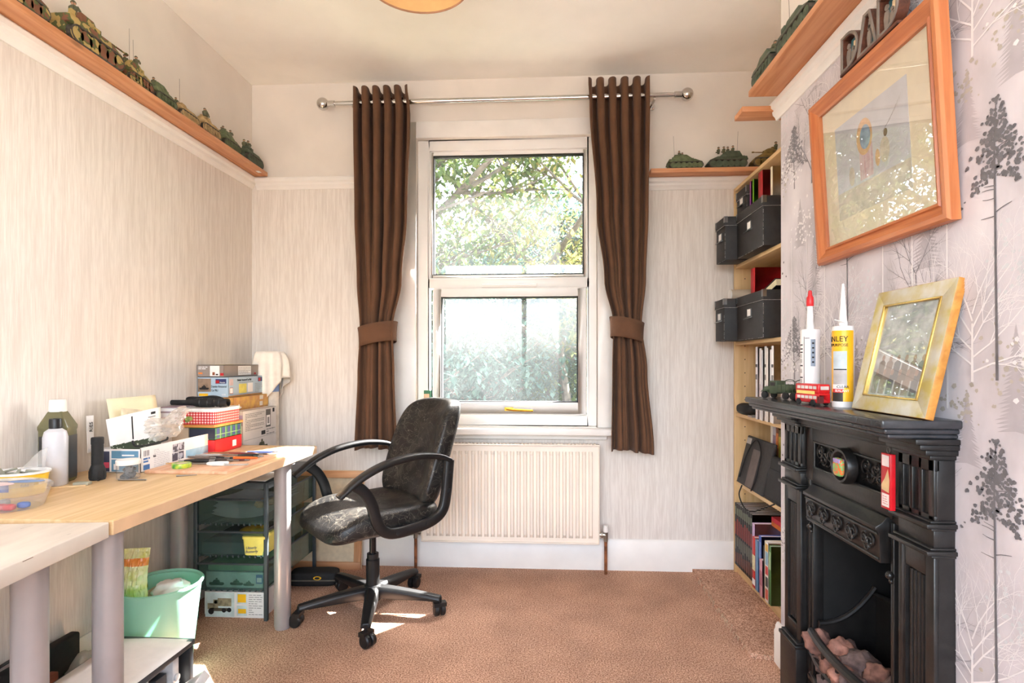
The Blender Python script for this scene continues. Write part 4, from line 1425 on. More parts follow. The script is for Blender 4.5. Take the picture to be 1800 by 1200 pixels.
# ------------------------------------------------------------------ bookcase
bc = thing('bookcase', 'tall birch bookcase in the alcove beside the chimney breast', 'bookcase', (1.145, 2.598, 0.018))
BD, BW, BH = 0.142, 0.405, 2.012     # half depth, half width, height
for sy in (-1, 1):
    mb = MB(); mb.box(-BD, BD, sy * BW, sy * (BW - 0.018), 0, BH); sp_ = mb.build('side_panel', BIRCH, bc, bevel=0.001)
    mb = MB()
    for k in range(24):
        for xx in (-0.09, 0.09):
            mb.lathe([(1e-5, 0), (0.003, 0)], 8, (xx, sy * (BW - 0.0184), 0.20 + k * 0.032 * 2.2), axis='y')
    mb.build('peg_hole', INK, sp_, smooth=0)
SHELVES = [0.052, 0.482, 0.837, 1.208, 1.608]
for z in SHELVES:
    mb = MB(); mb.box(-BD + 0.004, BD - 0.006, -BW + 0.0185, BW - 0.0185, z - 0.018, z); mb.build('shelf', BIRCH_Y, bc, bevel=0.001)
mb = MB(); mb.box(-BD, BD, -BW + 0.0185, BW - 0.0185, BH - 0.018, BH); mb.build('top_board', BIRCH_Y, bc, bevel=0.001)
mb = MB(); mb.box(-BD + 0.012, -BD + 0.028, -BW + 0.0185, BW - 0.0185, 0, 0.040); mb.build('plinth', BIRCH_Y, bc)
mb = MB(); mb.box(BD - 0.005, BD - 0.001, -BW + 0.0185, BW - 0.0185, 0.03, BH - 0.018); mb.build('back_panel', BIRCH, bc)
# ------------------------------------------------------------------ generic small builders
def panel_quad(mb, o, xd, ud, x0, x1, u0, u1, mat, off=0.0005):
    """flat printed rectangle lying on a face"""
    o, xd, ud = Vector(o), Vector(xd), Vector(ud)
    n = xd.cross(ud) * off
    mb.add([tuple(o + xd * a + ud * b + n) for a, b in ((x0, u0), (x1, u0), (x1, u1), (x0, u1))], [(0, 1, 2, 3)], mat)

def text_block(mb, o, xd, ud, x0, x1, u0, u1, mat, rows, rnd, thick=0.45, off=0.0007):
    h = (u1 - u0) / rows
    for r_ in range(rows):
        a = x0
        while a < x1 - h * 0.5:
            w = rnd.uniform(0.8, 2.6) * h
            b = min(x1, a + w)
            panel_quad(mb, o, xd, ud, a, b, u1 - (r_ + 0.5 + thick / 2) * h, u1 - (r_ + 0.5 - thick / 2) * h, mat, off)
            a = b + h * 0.35
            if rnd.random() < 0.06: break

def carton(name, label, cat, c, sx, sy, sz, mat, rz=0, group=None, bevel=0.0015, top=None):
    """closed cardboard box: tray and lid as parts; origin at the centre of its base"""
    t = thing(name, label, cat, c, rz, group)
    mb = MB(); mb.box(-sx / 2 + 0.0012, sx / 2 - 0.0012, -sy / 2 + 0.0012, sy / 2 - 0.0012, 0, sz - 0.002); mb.build('tray', mat, t, bevel=bevel)
    mb = MB()
    mb.box(-sx / 2, sx / 2, -sy / 2, sy / 2, sz - 0.0015, sz)
    mb.box(-sx / 2, -sx / 2 + 0.001, -sy / 2, sy / 2, sz * 0.12, sz); mb.box(sx / 2 - 0.001, sx / 2, -sy / 2, sy / 2, sz * 0.12, sz)
    mb.box(-sx / 2, sx / 2, -sy / 2, -sy / 2 + 0.001, sz * 0.12, sz); mb.box(-sx / 2, sx / 2, sy / 2 - 0.001, sy / 2, sz * 0.12, sz)
    mb.build('lid', top or mat, t)
    return t
FRONT = ((1, 0, 0), (0, 0, 1))       # face looking at -y
SIDE = ((0, 1, 0), (0, 0, 1))        # face looking at +x

# ------------------------------------------------------------------ kit boxes piled behind the desk end
GREYBOX = P('grey_white_card', (214, 208, 204), 0.55, var=0.04, scale=10)
SKYBOX = P('pale_blue_card', (176, 198, 214), 0.5, var=0.04, scale=8)
TAUPE = P('taupe_card', (150, 138, 130), 0.55, var=0.05, scale=12)
AUTUMN = P('autumn_print_card', (186, 128, 84), 0.5, col2=(222, 176, 80), scale=22)
OLIVE = P('olive_print', (84, 84, 60), 0.7, var=0.2, scale=60)
rnd = random.Random(77)
def tank_print(mb, o, xd, ud, x, u, w, mat):
    h = w * 0.42
    o, xd, ud = Vector(o), Vector(xd), Vector(ud)
    n = xd.cross(ud) * 0.0008
    def poly(ps):
        mb.add([tuple(o + xd * (x + a * w) + ud * (u + b * h) + n) for a, b in ps], [tuple(range(len(ps)))], mat)
    poly([(0.05, 0.15), (0.15, 0), (0.85, 0), (0.97, 0.18), (0.92, 0.42), (0.08, 0.42)])
    poly([(0.25, 0.43), (0.72, 0.43), (0.66, 0.75), (0.34, 0.75)])
    poly([(0.44, 0.76), (0.58, 0.76), (0.56, 1.0), (0.46, 1.0)])

kb = carton('kit_box', 'large grey and white model kit box at the bottom of the corner pile', 'box', (-1.495, 2.695, 0.600), 0.185, 0.325, 0.289, GREYBOX)
mb = MB(); o = (0.0925, -0.1625, 0)
text_block(mb, o, *SIDE, 0.02, 0.20, 0.19, 0.275, PRINTGREY, 11, rnd)
panel_quad(mb, o, *SIDE, 0.215, 0.265, 0.19, 0.28, P('dark_grey_print', (92, 88, 86), 0.6)); panel_quad(mb, o, *SIDE, 0.222, 0.258, 0.20, 0.25, PAPER, 0.0008); panel_quad(mb, o, *SIDE, 0.230, 0.250, 0.207, 0.24, PRINTGREY, 0.0010)
panel_quad(mb, o, *SIDE, 0.285, 0.305, 0.262, 0.282, INK); text_block(mb, o, *SIDE, 0.22, 0.31, 0.15, 0.185, PRINTGREY, 3, rnd)
panel_quad(mb, o, *SIDE, 0.01, 0.318, 0.148, 0.1495, PRINTGREY)
tank_print(mb, o, *SIDE, 0.01, 0.080, 0.09, OLIVE); tank_print(mb, o, *SIDE, 0.11, 0.082, 0.13, OLIVE)
text_block(mb, o, *SIDE, 0.17, 0.21, 0.155, 0.18, INK, 1, rnd, 0.8)
o = (-0.0925, -0.1625, 0); panel_quad(mb, o, *FRONT, 0.14, 0.183, 0.22, 0.27, P('lilac_print', (176, 160, 190), 0.6))
mb.build('print', None, kb, smooth=0)


STICK = P('price_sticker', (226, 216, 200), 0.6, var=0.03)
kb = carton('kit_box', 'autumn coloured box with two pale stickers under the blue kit box', 'box', (-1.536, 2.70, 0.8895), 0.174, 0.330, 0.064, AUTUMN)
mb = MB(); o = (0.087, -0.165, 0)
panel_quad(mb, o, *SIDE, 0.24, 0.275, 0.040, 0.060, STICK); panel_quad(mb, o, *SIDE, 0.24, 0.270, 0.008, 0.030, STICK)
tank_print(mb, o, *SIDE, 0.02, 0.008, 0.05, PAPER)
mb.build('print', None, kb, smooth=0)

kb = carton('kit_box', 'pale blue armoured car kit box in the corner pile', 'box', (-1.549, 2.715, 0.954), 0.150, 0.360, 0.095, SKYBOX)
mb = MB(); o = (-0.075, -0.18, 0)
panel_quad(mb, o, *FRONT, 0.002, 0.066, 0.026, 0.088, P('box_art_brown', (142, 118, 98), 0.6, var=0.2, scale=30)); tank_print(mb, o, *FRONT, 0.006, 0.036, 0.052, INK)
panel_quad(mb, o, *FRONT, 0.008, 0.052, 0.006, 0.018, YELLOW)
panel_quad(mb, o, *FRONT, 0.088, 0.140, 0.064, 0.086, P('navy_print', (44, 52, 104), 0.5)); panel_quad(mb, o, *FRONT, 0.089, 0.106, 0.066, 0.080, RED, 0.0008)
o = (0.075, -0.18, 0)
panel_quad(mb, o, *SIDE, 0.0, 0.360, 0.001, 0.006, P('ochre_print', (196, 140, 60), 0.6)); panel_quad(mb, o, *SIDE, 0.09, 0.16, 0.014, 0.060, P('yellow_panel', (232, 220, 110), 0.6)); panel_quad(mb, o, *SIDE, 0.17, 0.22, 0.016, 0.062, PAPER)
text_block(mb, o, *SIDE, 0.09, 0.225, 0.064, 0.070, PRINTGREY, 1, rnd); text_block(mb, o, *SIDE, 0.24, 0.34, 0.012, 0.06, PRINTGREY, 7, rnd, 0.3)
panel_quad(mb, o, *SIDE, 0.008, 0.040, 0.055, 0.085, P('pink_print', (216, 190, 190), 0.6)); panel_quad(mb, o, *SIDE, 0.010, 0.038, 0.016, 0.044, RED); panel_quad(mb, o, *SIDE, 0.012, 0.036, 0.018, 0.042, PAPER, 0.0008)
panel_quad(mb, o, *SIDE, 0.27, 0.335, 0.066, 0.088, P('navy_print')); panel_quad(mb, o, *SIDE, 0.275, 0.295, 0.068, 0.084, RED, 0.0008)
mb.build('print', None, kb, smooth=0)
letters(kb, 'Daimler Armoured', 0.0145, INK, (-0.008, -0.1808, 0.046), *FRONT, sx=0.66)
letters(kb, 'Car Mk.I', 0.0145, INK, (-0.008, -0.1808, 0.028), *FRONT, sx=0.66)
letters(kb, '1/35', 0.012, PAPER, (0.042, -0.1808, 0.008), *FRONT)
letters(kb, 'Models', 0.009, PAPER, (0.034, -0.1812, 0.067), *FRONT)
letters(kb, 'Daimler Armoured Car Mk.I', 0.014, INK, (0.0755, -0.105, 0.074), *SIDE, sx=0.80)

kb = carton('kit_box', 'shallow taupe model kit box on top of the corner pile', 'box', (-1.560, 2.70, 1.050), 0.130, 0.330, 0.056, TAUPE)
mb = MB(); o = (-0.065, -0.165, 0)
panel_quad(mb, o, *FRONT, 0.062, 0.108, 0.004, 0.052, PAPER); panel_quad(mb, o, *FRONT, 0.074, 0.086, 0.008, 0.022, P('rust_print', (150, 84, 50), 0.6), 0.0008); panel_quad(mb, o, *FRONT, 0.090, 0.102, 0.008, 0.014, INK, 0.0008)
panel_quad(mb, o, *FRONT, 0.112, 0.128, 0.006, 0.018, RED); text_block(mb, o, *FRONT, 0.006, 0.05, 0.034, 0.05, PAPER, 2, rnd); text_block(mb, o, *FRONT, 0.006, 0.03, 0.012, 0.022, P('orange_print', (226, 128, 54), 0.6), 1, rnd, 0.8)
o = (0.065, -0.165, 0)
panel_quad(mb, o, *SIDE, 0.12, 0.24, 0.006, 0.05, PAPER); text_block(mb, o, *SIDE, 0.125, 0.235, 0.01, 0.046, PRINTGREY, 5, rnd, 0.3); panel_quad(mb, o, *SIDE, 0.27, 0.29, 0.006, 0.016, RED)
mb.build('print', None, kb, smooth=0)
mb = MB(); mb.quad((-0.06, -0.14, 0.0572), (0.065, -0.15, 0.0572), (0.07, 0.13, 0.062), (-0.055, 0.12, 0.0572)); mb.build('loose_flap', CREAM, kb)

# white cloth hung over a blue striped canister behind the pile
can = thing('canister', 'blue ribbed canister partly covered by a white cloth', 'canister', (-1.475, 2.925, 0.601))
mb = MB(); mb.lathe([(1e-5, 0), (0.05, 0), (0.05, 0.46), (0.046, 0.47)] + [(0.046 + 0.004 * (k % 2), 0.47 + 0.007 * k) for k in range(12)] + [(0.03, 0.56), (1e-5, 0.565)], 28); mb.build('body', P('blue_canister', (44, 70, 120), 0.4), can)
mb = MB(); mb.lathe([(0.0506, 0.002), (0.0506, 0.36)], 28); mb.build('card_sleeve', P('cream_sleeve', (224, 214, 200), 0.7), can)
mb = MB(); mb.lathe([(0.0508, 0.36), (0.0508, 0.43)], 28); mb.build('label_band', P('pale_blue_label', (120, 150, 200), 0.5), can)
LINEN = P('white_cotton', (236, 230, 220), 0.9, var=0.03, scale=30, bump=0.15, bscale=200)
v = []; f = []
NA, NB = 44, 18
for j in range(NB + 1):
    t = j / NB
    for i in range(NA + 1):
        a = -2.2 + 3.6 * i / NA
        fold = 0.012 * math.sin(a * 5.0) * t + 0.006 * math.sin(a * 11 + 1) * t
        r_ = 0.012 + (0.075 + fold) * math.sin(min(1, t * 1.5) * PI / 2)
        z = 0.572 - (0 if t < 0.35 else (t - 0.35) * (0.34 - 0.14 * math.cos(a * 1.3))) - 0.012 * t
        v.append((-1.475 + r_ * math.cos(a) * 1.15, 2.925 + r_ * math.sin(a) * 0.95, 0.607 + z))
for j in range(NB):
    for i in range(NA):
        a = j * (NA + 1) + i
        f.append((a, a + 1, a + NA + 2, a + NA + 1))
mb = MB(); mb.add(v, f)
cl = mb.build('cloth', LINEN, None, smooth=80, label='white cloth draped over the blue canister behind the kit boxes', cat='cloth')
cl.modifiers.new('thickness', 'SOLIDIFY').thickness = 0.002

# ------------------------------------------------------------------ pile of tins and books on the desk
KRAFT = P('beige_card', (206, 188, 164), 0.7, var=0.04, scale=10)
bx = carton('cardboard_box', 'plain beige cardboard box under the wooden board on the desk', 'box', (-1.555, 2.355, DZ), 0.145, 0.20, 0.112, KRAFT)
bx = carton('tin_box', 'glossy red box at the bottom of the pile on the desk', 'box', (-1.424, 2.357, DZ), 0.112, 0.205, 0.060, P('glossy_red', (206, 34, 40), 0.25, var=0.03))
mb = MB(); panel_quad(mb, (0.056, -0.1025, 0), *SIDE, 0.13, 0.16, 0.015, 0.042, PAPER); mb.build('sticker', None, bx, smooth=0)
pl = carton('tin_box', 'green and blue tartan box on top of the red box', 'box', (-1.424, 2.357, DZ + 0.0605), 0.110, 0.203, 0.050, P('tartan_green', (54, 112, 76), 0.5))
mb = MB(); o = (0.055, -0.1015, 0)
for k in range(5):
    panel_quad(mb, o, *SIDE, 0.012 + 0.04 * k, 0.032 + 0.04 * k, 0.006, 0.046, P('tartan_blue', (58, 66, 128), 0.5))
    panel_quad(mb, o, *SIDE, 0.036 + 0.04 * k, 0.040 + 0.04 * k, 0.0, 0.05, P('tartan_light', (140, 176, 120), 0.5))
panel_quad(mb, o, *SIDE, 0.0, 0.203, 0.018, 0.021, P('tartan_light'), 0.0007)
panel_quad(mb, (-0.055, -0.1015, 0), *FRONT, 0.0, 0.11, 0.004, 0.046, P('tartan_navy', (36, 44, 66), 0.5))
mb.build('print', None, pl, smooth=0)
mb = MB(); mb.box(-0.128, 0.130, -0.112, 0.112, 0, 0.011)
mb.build('wooden_board', wood('warm_board', (206, 150, 78), (176, 116, 54), 'X', 0.5, 50), None, bevel=0.001, label='thin wooden board across the boxes on the desk', cat='board', loc=(-1.496, 2.357, DZ + 0.1125))
ZP = DZ + 0.124
for i, (c1, lab, h, dx) in enumerate((((196, 172, 176), 'dusty pink book at the bottom of the three under the black case', 0.026, 0), ((168, 150, 160), 'mauve book in the middle of the three under the black case', 0.024, 0.004), ((150, 130, 138), 'dark mauve book on top of the three under the black case', 0.020, -0.003))):
    z = ZP + (0, 0.0265, 0.051)[i]
    t = thing('book', lab, 'book', (-1.575 + dx, 2.36, z), 0, 'mauve books on the desk pile')
    mb = MB(); mb.box(-0.045, 0.045, -0.1, 0.1, 0, 0.003); mb.box(-0.045, 0.045, -0.1, 0.1, h - 0.003, h); mb.box(-0.045, -0.042, -0.1, 0.1, 0, h); mb.build('cover', P('mauve_cover_%d' % i, c1, 0.6), t, bevel=0.0006)
    mb = MB(); mb.box(-0.042, 0.041, -0.097, 0.097, 0.003, h - 0.003); mb.build('pages', PAPER, t)
# gingham tin
def rounded_rect(hx, hy, r_, n=6):
    out = []
    for cx, cy, a0 in ((hx - r_, hy - r_, 0), (-hx + r_, hy - r_, 90), (-hx + r_, -hy + r_, 180), (hx - r_, -hy + r_, 270)):
        for k in range(n + 1):
            a = R(a0 + 90 * k / n); out.append((cx + r_ * math.cos(a), cy + r_ * math.sin(a)))
    return out
def gingham():
    m, nt, b = new_mat('red_gingham_print')
    tc = nt.nodes.new('ShaderNodeTexCoord'); sp = nt.nodes.new('ShaderNodeSeparateXYZ'); nt.links.new(tc.outputs['Object'], sp.inputs[0])
    ad = nt.nodes.new('ShaderNodeMath'); ad.operation = 'ADD'; nt.links.new(sp.outputs[0], ad.inputs[0]); nt.links.new(sp.outputs[1], ad.inputs[1])
    outs = []
    for src, fq in ((ad.outputs[0], 520), (sp.outputs[2], 560)):
        mu = nt.nodes.new('ShaderNodeMath'); mu.operation = 'MULTIPLY'; mu.inputs[1].default_value = fq; nt.links.new(src, mu.inputs[0])
        si = nt.nodes.new('ShaderNodeMath'); si.operation = 'SINE'; nt.links.new(mu.outputs[0], si.inputs[0])
        gt = nt.nodes.new('ShaderNodeMath'); gt.operation = 'GREATER_THAN'; gt.inputs[1].default_value = -0.1; nt.links.new(si.outputs[0], gt.inputs[0])
        outs.append(gt.outputs[0])
    su = nt.nodes.new('ShaderNodeMath'); su.operation = 'ADD'; nt.links.new(outs[0], su.inputs[0]); nt.links.new(outs[1], su.inputs[1])
    hf = nt.nodes.new('ShaderNodeMath'); hf.operation = 'MULTIPLY'; hf.inputs[1].default_value = 0.5; nt.links.new(su.outputs[0], hf.inputs[0])
    rp = nt.nodes.new('ShaderNodeValToRGB'); rp.color_ramp.elements[0].color = lin((240, 226, 222)); rp.color_ramp.elements[1].color = lin((176, 24, 32))
    e = rp.color_ramp.elements.new(0.5); e.color = lin((216, 90, 92))
    nt.links.new(hf.outputs[0], rp.inputs[0]); nt.links.new(rp.outputs[0], b.inputs['Base Color']); b.inputs['Roughness'].default_value = 0.35
    return m
gt = thing('tin_box', 'red gingham tin with a white lid on the wooden board', 'tin', (-1.446, 2.355, ZP))
mb = MB(); mb.prism(rounded_rect(0.078, 0.098, 0.02), 0, 0.052, 'z'); mb.build('body', gingham(), gt)
mb = MB(); mb.prism(rounded_rect(0.080, 0.100, 0.021), 0.052, 0.066, 'z'); mb.build('lid', P('white_enamel', (238, 236, 234), 0.25), gt, bevel=0.002)
# black tubes on top
tb = thing('telescope', 'black spotting scope lying across the gingham tin', 'telescope', (-1.50, 2.34, ZP + 0.0665 + 0.0195))
mb = MB(); mb.lathe([(1e-5, -0.115), (0.011, -0.115), (0.012, -0.02), (0.0185, 0.0), (0.0195, 0.05), (0.019, 0.075), (0.015, 0.078), (0.015, 0.085), (0.0175, 0.088), (0.0175, 0.138), (0.0165, 0.14), (0.014, 0.139), (0.013, 0.12), (1e-5, 0.12)], 24, axis='x'); mb.build('tube', BLACKM, tb)
for x in (0.02, 0.055, 0.105):
    mb = MB(); mb.lathe([(0.0190, x - 0.003), (0.0205, x), (0.0190, x + 0.003)], 24, axis='x'); mb.build('grip_ring', BLACKP, tb)
cs = thing('pouch', 'soft black pouch lying behind the spotting scope', 'pouch', (-1.52, 2.43, ZP + 0.0665))
mb = MB(); v, f = superell(0.085, 0.026, 0.021, 0.6, 0.5, 32, 14, lambda p: Vector((p.x, p.y + 0.004 * math.sin(p.x * 40), p.z + 0.021 + 0.003 * math.sin(p.x * 55)))); mb.add(v, f); mb.build('body', BLACKM, cs, smooth=80)
mb = MB(); mb.tube(bez([(-0.07, 0, 0.03), (-0.085, 0.01, 0.035), (-0.09, 0, 0.012)], 5), 0.003, 6); mb.build('strap', BLACKM, cs)

# ------------------------------------------------------------------ long open carton with papers
ct = thing('carton', 'long open white carton with blue end panel on the desk', 'box', (-1.478, 2.065, DZ))
CW, CL_, CH = 0.158, 0.40, 0.082
WCARD = P('white_card', (232, 228, 226), 0.6, var=0.02, scale=14)
mb = MB()
mb.box(-CW / 2, CW / 2, -CL_ / 2, CL_ / 2, 0, 0.002)
mb.box(CW / 2 - 0.002, CW / 2, -CL_ / 2, CL_ / 2, 0, CH + 0.004); mb.box(-CW / 2, -CW / 2 + 0.002, -CL_ / 2, CL_ / 2, 0, CH)
mb.box(-CW / 2, CW / 2, -CL_ / 2, -CL_ / 2 + 0.002, 0, CH); mb.box(-CW / 2, CW / 2, CL_ / 2 - 0.002, CL_ / 2, 0, CH)
mb.build('tray', WCARD, ct)
mb = MB(); o = (-CW / 2, -CL_ / 2, 0)
TEAL = P('steel_blue_print', (104, 150, 178), 0.5, var=0.04)
panel_quad(mb, o, *FRONT, 0.052, 0.150, 0.004, 0.076, TEAL); panel_quad(mb, o, *FRONT, 0.052, 0.150, 0.046, 0.050, PAPER, 0.0007); panel_quad(mb, o, *FRONT, 0.09, 0.135, 0.058, 0.063, PAPER, 0.0007); panel_quad(mb, o, *FRONT, 0.06, 0.08, 0.01, 0.03, PAPER, 0.0007)
panel_quad(mb, o, *FRONT, 0.0, 0.045, 0.004, 0.074, P('dark_navy_print', (58, 62, 84), 0.5)); panel_quad(mb, o, *FRONT, 0.02, 0.044, 0.016, 0.036, P('pink_red_print', (196, 70, 90), 0.5), 0.0007)
o = (CW / 2, -CL_ / 2, 0)
for k in range(12):
    if k % 3 != 2: panel_quad(mb, o, *SIDE, 0.014 + k * 0.0026, 0.014 + k * 0.0026 + (0.0018 if k % 2 else 0.001), 0.054, 0.074, INK)
text_block(mb, o, *SIDE, 0.012, 0.045, 0.030, 0.050, BLUEP, 2, rnd, 0.6); panel_quad(mb, o, *SIDE, 0.012, 0.044, 0.006, 0.024, BLUEP)
panel_quad(mb, o, *SIDE, 0.062, 0.076, 0.044, 0.052, INK); text_block(mb, o, *SIDE, 0.065, 0.15, 0.008, 0.072, P('faint_grey_print', (186, 184, 186), 0.6), 10, rnd, 0.3)
PURP = P('aubergine_print', (66, 58, 72), 0.5, col2=(180, 176, 186), scale=45, thresh=0.56)
panel_quad(mb, o, *SIDE, 0.165, 0.197, 0.010, 0.040, PURP); panel_quad(mb, o, *SIDE, 0.20, 0.232, 0.012, 0.042, PURP); panel_quad(mb, o, *SIDE, 0.168, 0.20, 0.043, 0.074, PURP); panel_quad(mb, o, *SIDE, 0.203, 0.235, 0.045, 0.075, PURP)
panel_quad(mb, o, *SIDE, 0.245, 0.395, 0.010, 0.040, P('sky_print', (150, 190, 212), 0.5))
mb.build('print', None, ct, smooth=0)
def sheet(name, label, cat, pts, mat, th=0.0008, cv=0.0):
    """slightly curled sheet between four corners"""
    a, b, c, d = [Vector(p) for p in pts]
    N = 8
    n = (b - a).cross(d - a).normalized()
    v = []; f = []
    for j in range(N + 1):
        for i in range(N + 1):
            u, w = i / N, j / N
            p = a * (1 - u) * (1 - w) + b * u * (1 - w) + c * u * w + d * (1 - u) * w + n * cv * math.sin(PI * u) * (0.4 + w)
            v.append(tuple(p))
    for j in range(N):
        for i in range(N):
            q = j * (N + 1) + i; f.append((q, q + 1, q + N + 2, q + N + 1))
    mb = MB(); mb.add(v, f)
    ob = mb.build(name, mat, None, smooth=80, label=label, cat=cat)
    ob.modifiers.new('thickness', 'SOLIDIFY').thickness = th
    return ob
sheet('card', 'big cream card standing up in the open carton', 'card', [(-1.545, 1.93, 0.80), (-1.545, 2.19, 0.80), (-1.590, 2.20, 0.985), (-1.590, 1.945, 0.985)], CREAM, 0.0015)
sheet('card', 'small cream card leaning on the big one in the carton', 'card', [(-1.530, 1.93, 0.80), (-1.530, 2.07, 0.80), (-1.556, 2.08, 0.935), (-1.556, 1.975, 0.950)], P('cream_card_dark', (232, 220, 190), 0.8), 0.0012)
ins = sheet('instruction_leaflet', 'folded white instruction leaflet with a dark illustrated strip in the carton', 'leaflet', [(-1.520, 1.885, 0.785), (-1.465, 2.06, 0.790), (-1.495, 2.10, 0.945), (-1.555, 1.90, 0.915)], PAPER, 0.001, 0.008)
mb = MB()
A, B, C, D_ = Vector((-1.520, 1.885, 0.785)), Vector((-1.465, 2.06, 0.790)), Vector((-1.495, 2.10, 0.945)), Vector((-1.555, 1.90, 0.915))
nn = (B - A).cross(D_ - A).normalized()
def on(u, w): return tuple(A * (1 - u) * (1 - w) + B * u * (1 - w) + C * u * w + D_ * (1 - u) * w + nn * (0.008 * math.sin(PI * u) * (0.4 + w) + 0.0018))
CAMOP = P('camouflage_print', (52, 66, 46), 0.6, col2=(190, 196, 180), scale=70, thresh=0.6)
for k in range(8): mb.quad(on(k / 8, 0.02), on((k + 1) / 8, 0.02), on((k + 1) / 8, 0.30), on(k / 8, 0.28), CAMOP)
mb.quad(on(0.40, 0.34), on(0.425, 0.34), on(0.425, 0.92), on(0.40, 0.92), INK)
for k in range(5): mb.quad(on(0.72, 0.55 + k * 0.06), on(0.88 - 0.03 * (k % 2), 0.55 + k * 0.06), on(0.88 - 0.03 * (k % 2), 0.575 + k * 0.06), on(0.72, 0.575 + k * 0.06), PRINTGREY)
mb.quad(on(0.78, 0.86), on(0.88, 0.86), on(0.88, 0.92), on(0.78, 0.92), INK)
mb.build('print', None, ins, smooth=0)
sp = sheet('card', 'narrow white label card with black capitals behind the leaflet', 'card', [(-1.600, 1.872, 0.80), (-1.598, 1.902, 0.80), (-1.604, 1.904, 0.93), (-1.606, 1.874, 0.93)], PAPER, 0.001)
letters(sp, 'RIES', 0.020, INK, (-1.5985, 1.894, 0.872), (0, 0, 1), (0, -1, 0))
# thin plastic bag
BAG = glass_mat('thin_white_film', haze=0.32, milky=(244, 242, 238))
off = Vector((4, 9, 2))
def bagf(c):
    d = 0.85 + 0.55 * noise.noise(c * 1.4 + off) + 0.5 * abs(noise.noise(c * 3.0 + off)) + 0.25 * abs(noise.noise(c * 7 + off))
    return Vector((c.x * 0.040 * d, c.y * 0.10 * d, c.z * 0.042 * d + max(0, c.y) * 0.055))
mb = MB(); v, f = ico(4, bagf); mb.add(v, f)
mb.build('plastic_bag', BAG, None, smooth=12, label='crumpled clear plastic bag lying in the open carton', cat='bag', loc=(-1.450, 2.075, 0.865))
SPR = P('sprig_green', (116, 128, 60), 0.7, var=0.2)
mb = MB()
for k in range(7):
    a = k * 0.9
    mb.ball((0.010 * math.cos(a), 0.010 * math.sin(a) + 0.004 * k, 0.006 * math.sin(a * 1.7)), 0.007, 7, 5)
mb.build('moss_tuft', SPR, None, label='tuft of green model foliage on the plastic bag', cat='foliage', loc=(-1.398, 2.115, 0.893))
mb = MB(); mb.tube(bez([(-1.435, 1.872, 0.845), (-1.425, 1.878, 0.825), (-1.40, 1.92, 0.826), (-1.392, 1.985, 0.832), (-1.41, 2.02, 0.836)], 6), 0.0035, 8)
mb.build('cable_tie', BLACKM, None, label='bent black strap lying over the carton edge', cat='strap')

# ------------------------------------------------------------------ bottles, tubs and jars
bt = thing('paint_bottle', 'square olive paint bottle with a white cap by the wall', 'bottle', (-1.565, 1.715, DZ), R(12))
OLIVEP = P('olive_paint', (104, 100, 70), 0.25, var=0.05, scale=6)
mb = MB()
secs = [(0.0, 0.036), (0.006, 0.041), (0.165, 0.041), (0.172, 0.043), (0.180, 0.043), (0.225, 0.022), (0.230, 0.016)]
v = []; f = []
for z, h in secs:
    v += [(p[0], p[1], z) for p in rounded_rect(h, h * 0.85, h * 0.28, 4)]
n = 20
for i in range(len(secs) - 1):
    for k in range(n):
        k2 = (k + 1) % n; f.append((i * n + k, i * n + k2, (i + 1) * n + k2, (i + 1) * n + k))
f.append(tuple(range(n - 1, -1, -1))); f.append(tuple(range((len(secs) - 1) * n, len(secs) * n)))
mb.add(v, f); mb.build('body', OLIVEP, bt, smooth=50)
mb = MB(); mb.lathe([(1e-5, 0.226), (0.023, 0.226), (0.024, 0.230), (0.0225, 0.262), (0.020, 0.265), (1e-5, 0.265)], 28); mb.build('cap', WHITE, bt)
mb = MB(); panel_quad(mb, (-0.041, -0.0349, 0), *FRONT, 0.008, 0.062, 0.012, 0.150, P('dark_label', (48, 46, 44), 0.4), 0.0006); panel_quad(mb, (0.041, -0.0349, 0), *SIDE, 0.008, 0.062, 0.012, 0.150, P('dark_label'), 0.0006)
lb = mb.build('label', None, bt, smooth=0)
mb = MB(); mb.lathe([(1e-5, 0), (0.017, 0)], 24, (-0.004, -0.0358, 0.110), YELLOW, axis='y'); mb.build('badge', None, lb, smooth=0)
letters(lb, '500ml', 0.014, PAPER, (-0.030, -0.0358, 0.022), *FRONT)
bt = thing('solvent_bottle', 'translucent white bottle with a black cap on the desk', 'bottle', (-1.530, 1.668, DZ))
MILK = P('milky_plastic', (226, 226, 232), 0.35, var=0.02, trans=0.25)
mb = MB(); mb.lathe([(1e-5, 0), (0.030, 0), (0.0325, 0.004), (0.0325, 0.150), (0.028, 0.168), (0.018, 0.176), (0.016, 0.178), (1e-5, 0.178)], 28); mb.build('body', MILK, bt)
mb = MB(); mb.lathe([(1e-5, 0.177), (0.0165, 0.177), (0.0165, 0.205), (0.015, 0.208), (1e-5, 0.208)], 24); mb.build('cap', BLACKP, bt)
tr = thing('torch', 'black ribbed torch standing on its head on the desk', 'torch', (-1.462, 1.752, DZ))
prof = [(1e-5, 0), (0.0215, 0), (0.0225, 0.003), (0.0225, 0.034), (0.018, 0.046), (0.0165, 0.050)]
for k in range(10): prof += [(0.0165, 0.052 + k * 0.006), (0.0172, 0.055 + k * 0.006)]
prof += [(0.0165, 0.114), (0.0180, 0.118), (0.0180, 0.136), (0.0165, 0.139), (1e-5, 0.139)]
mb = MB(); mb.lathe(prof, 28); mb.build('barrel', BLACKM, tr)
mb = MB()
for k in range(8):
    a = 2 * PI * k / 8; mb.tube([(0.0225 * math.cos(a), 0.0225 * math.sin(a), 0.006), (0.0225 * math.cos(a), 0.0225 * math.sin(a), 0.03)], 0.0015, 5)
mb.build('head_ridges', BLACKM, tr)
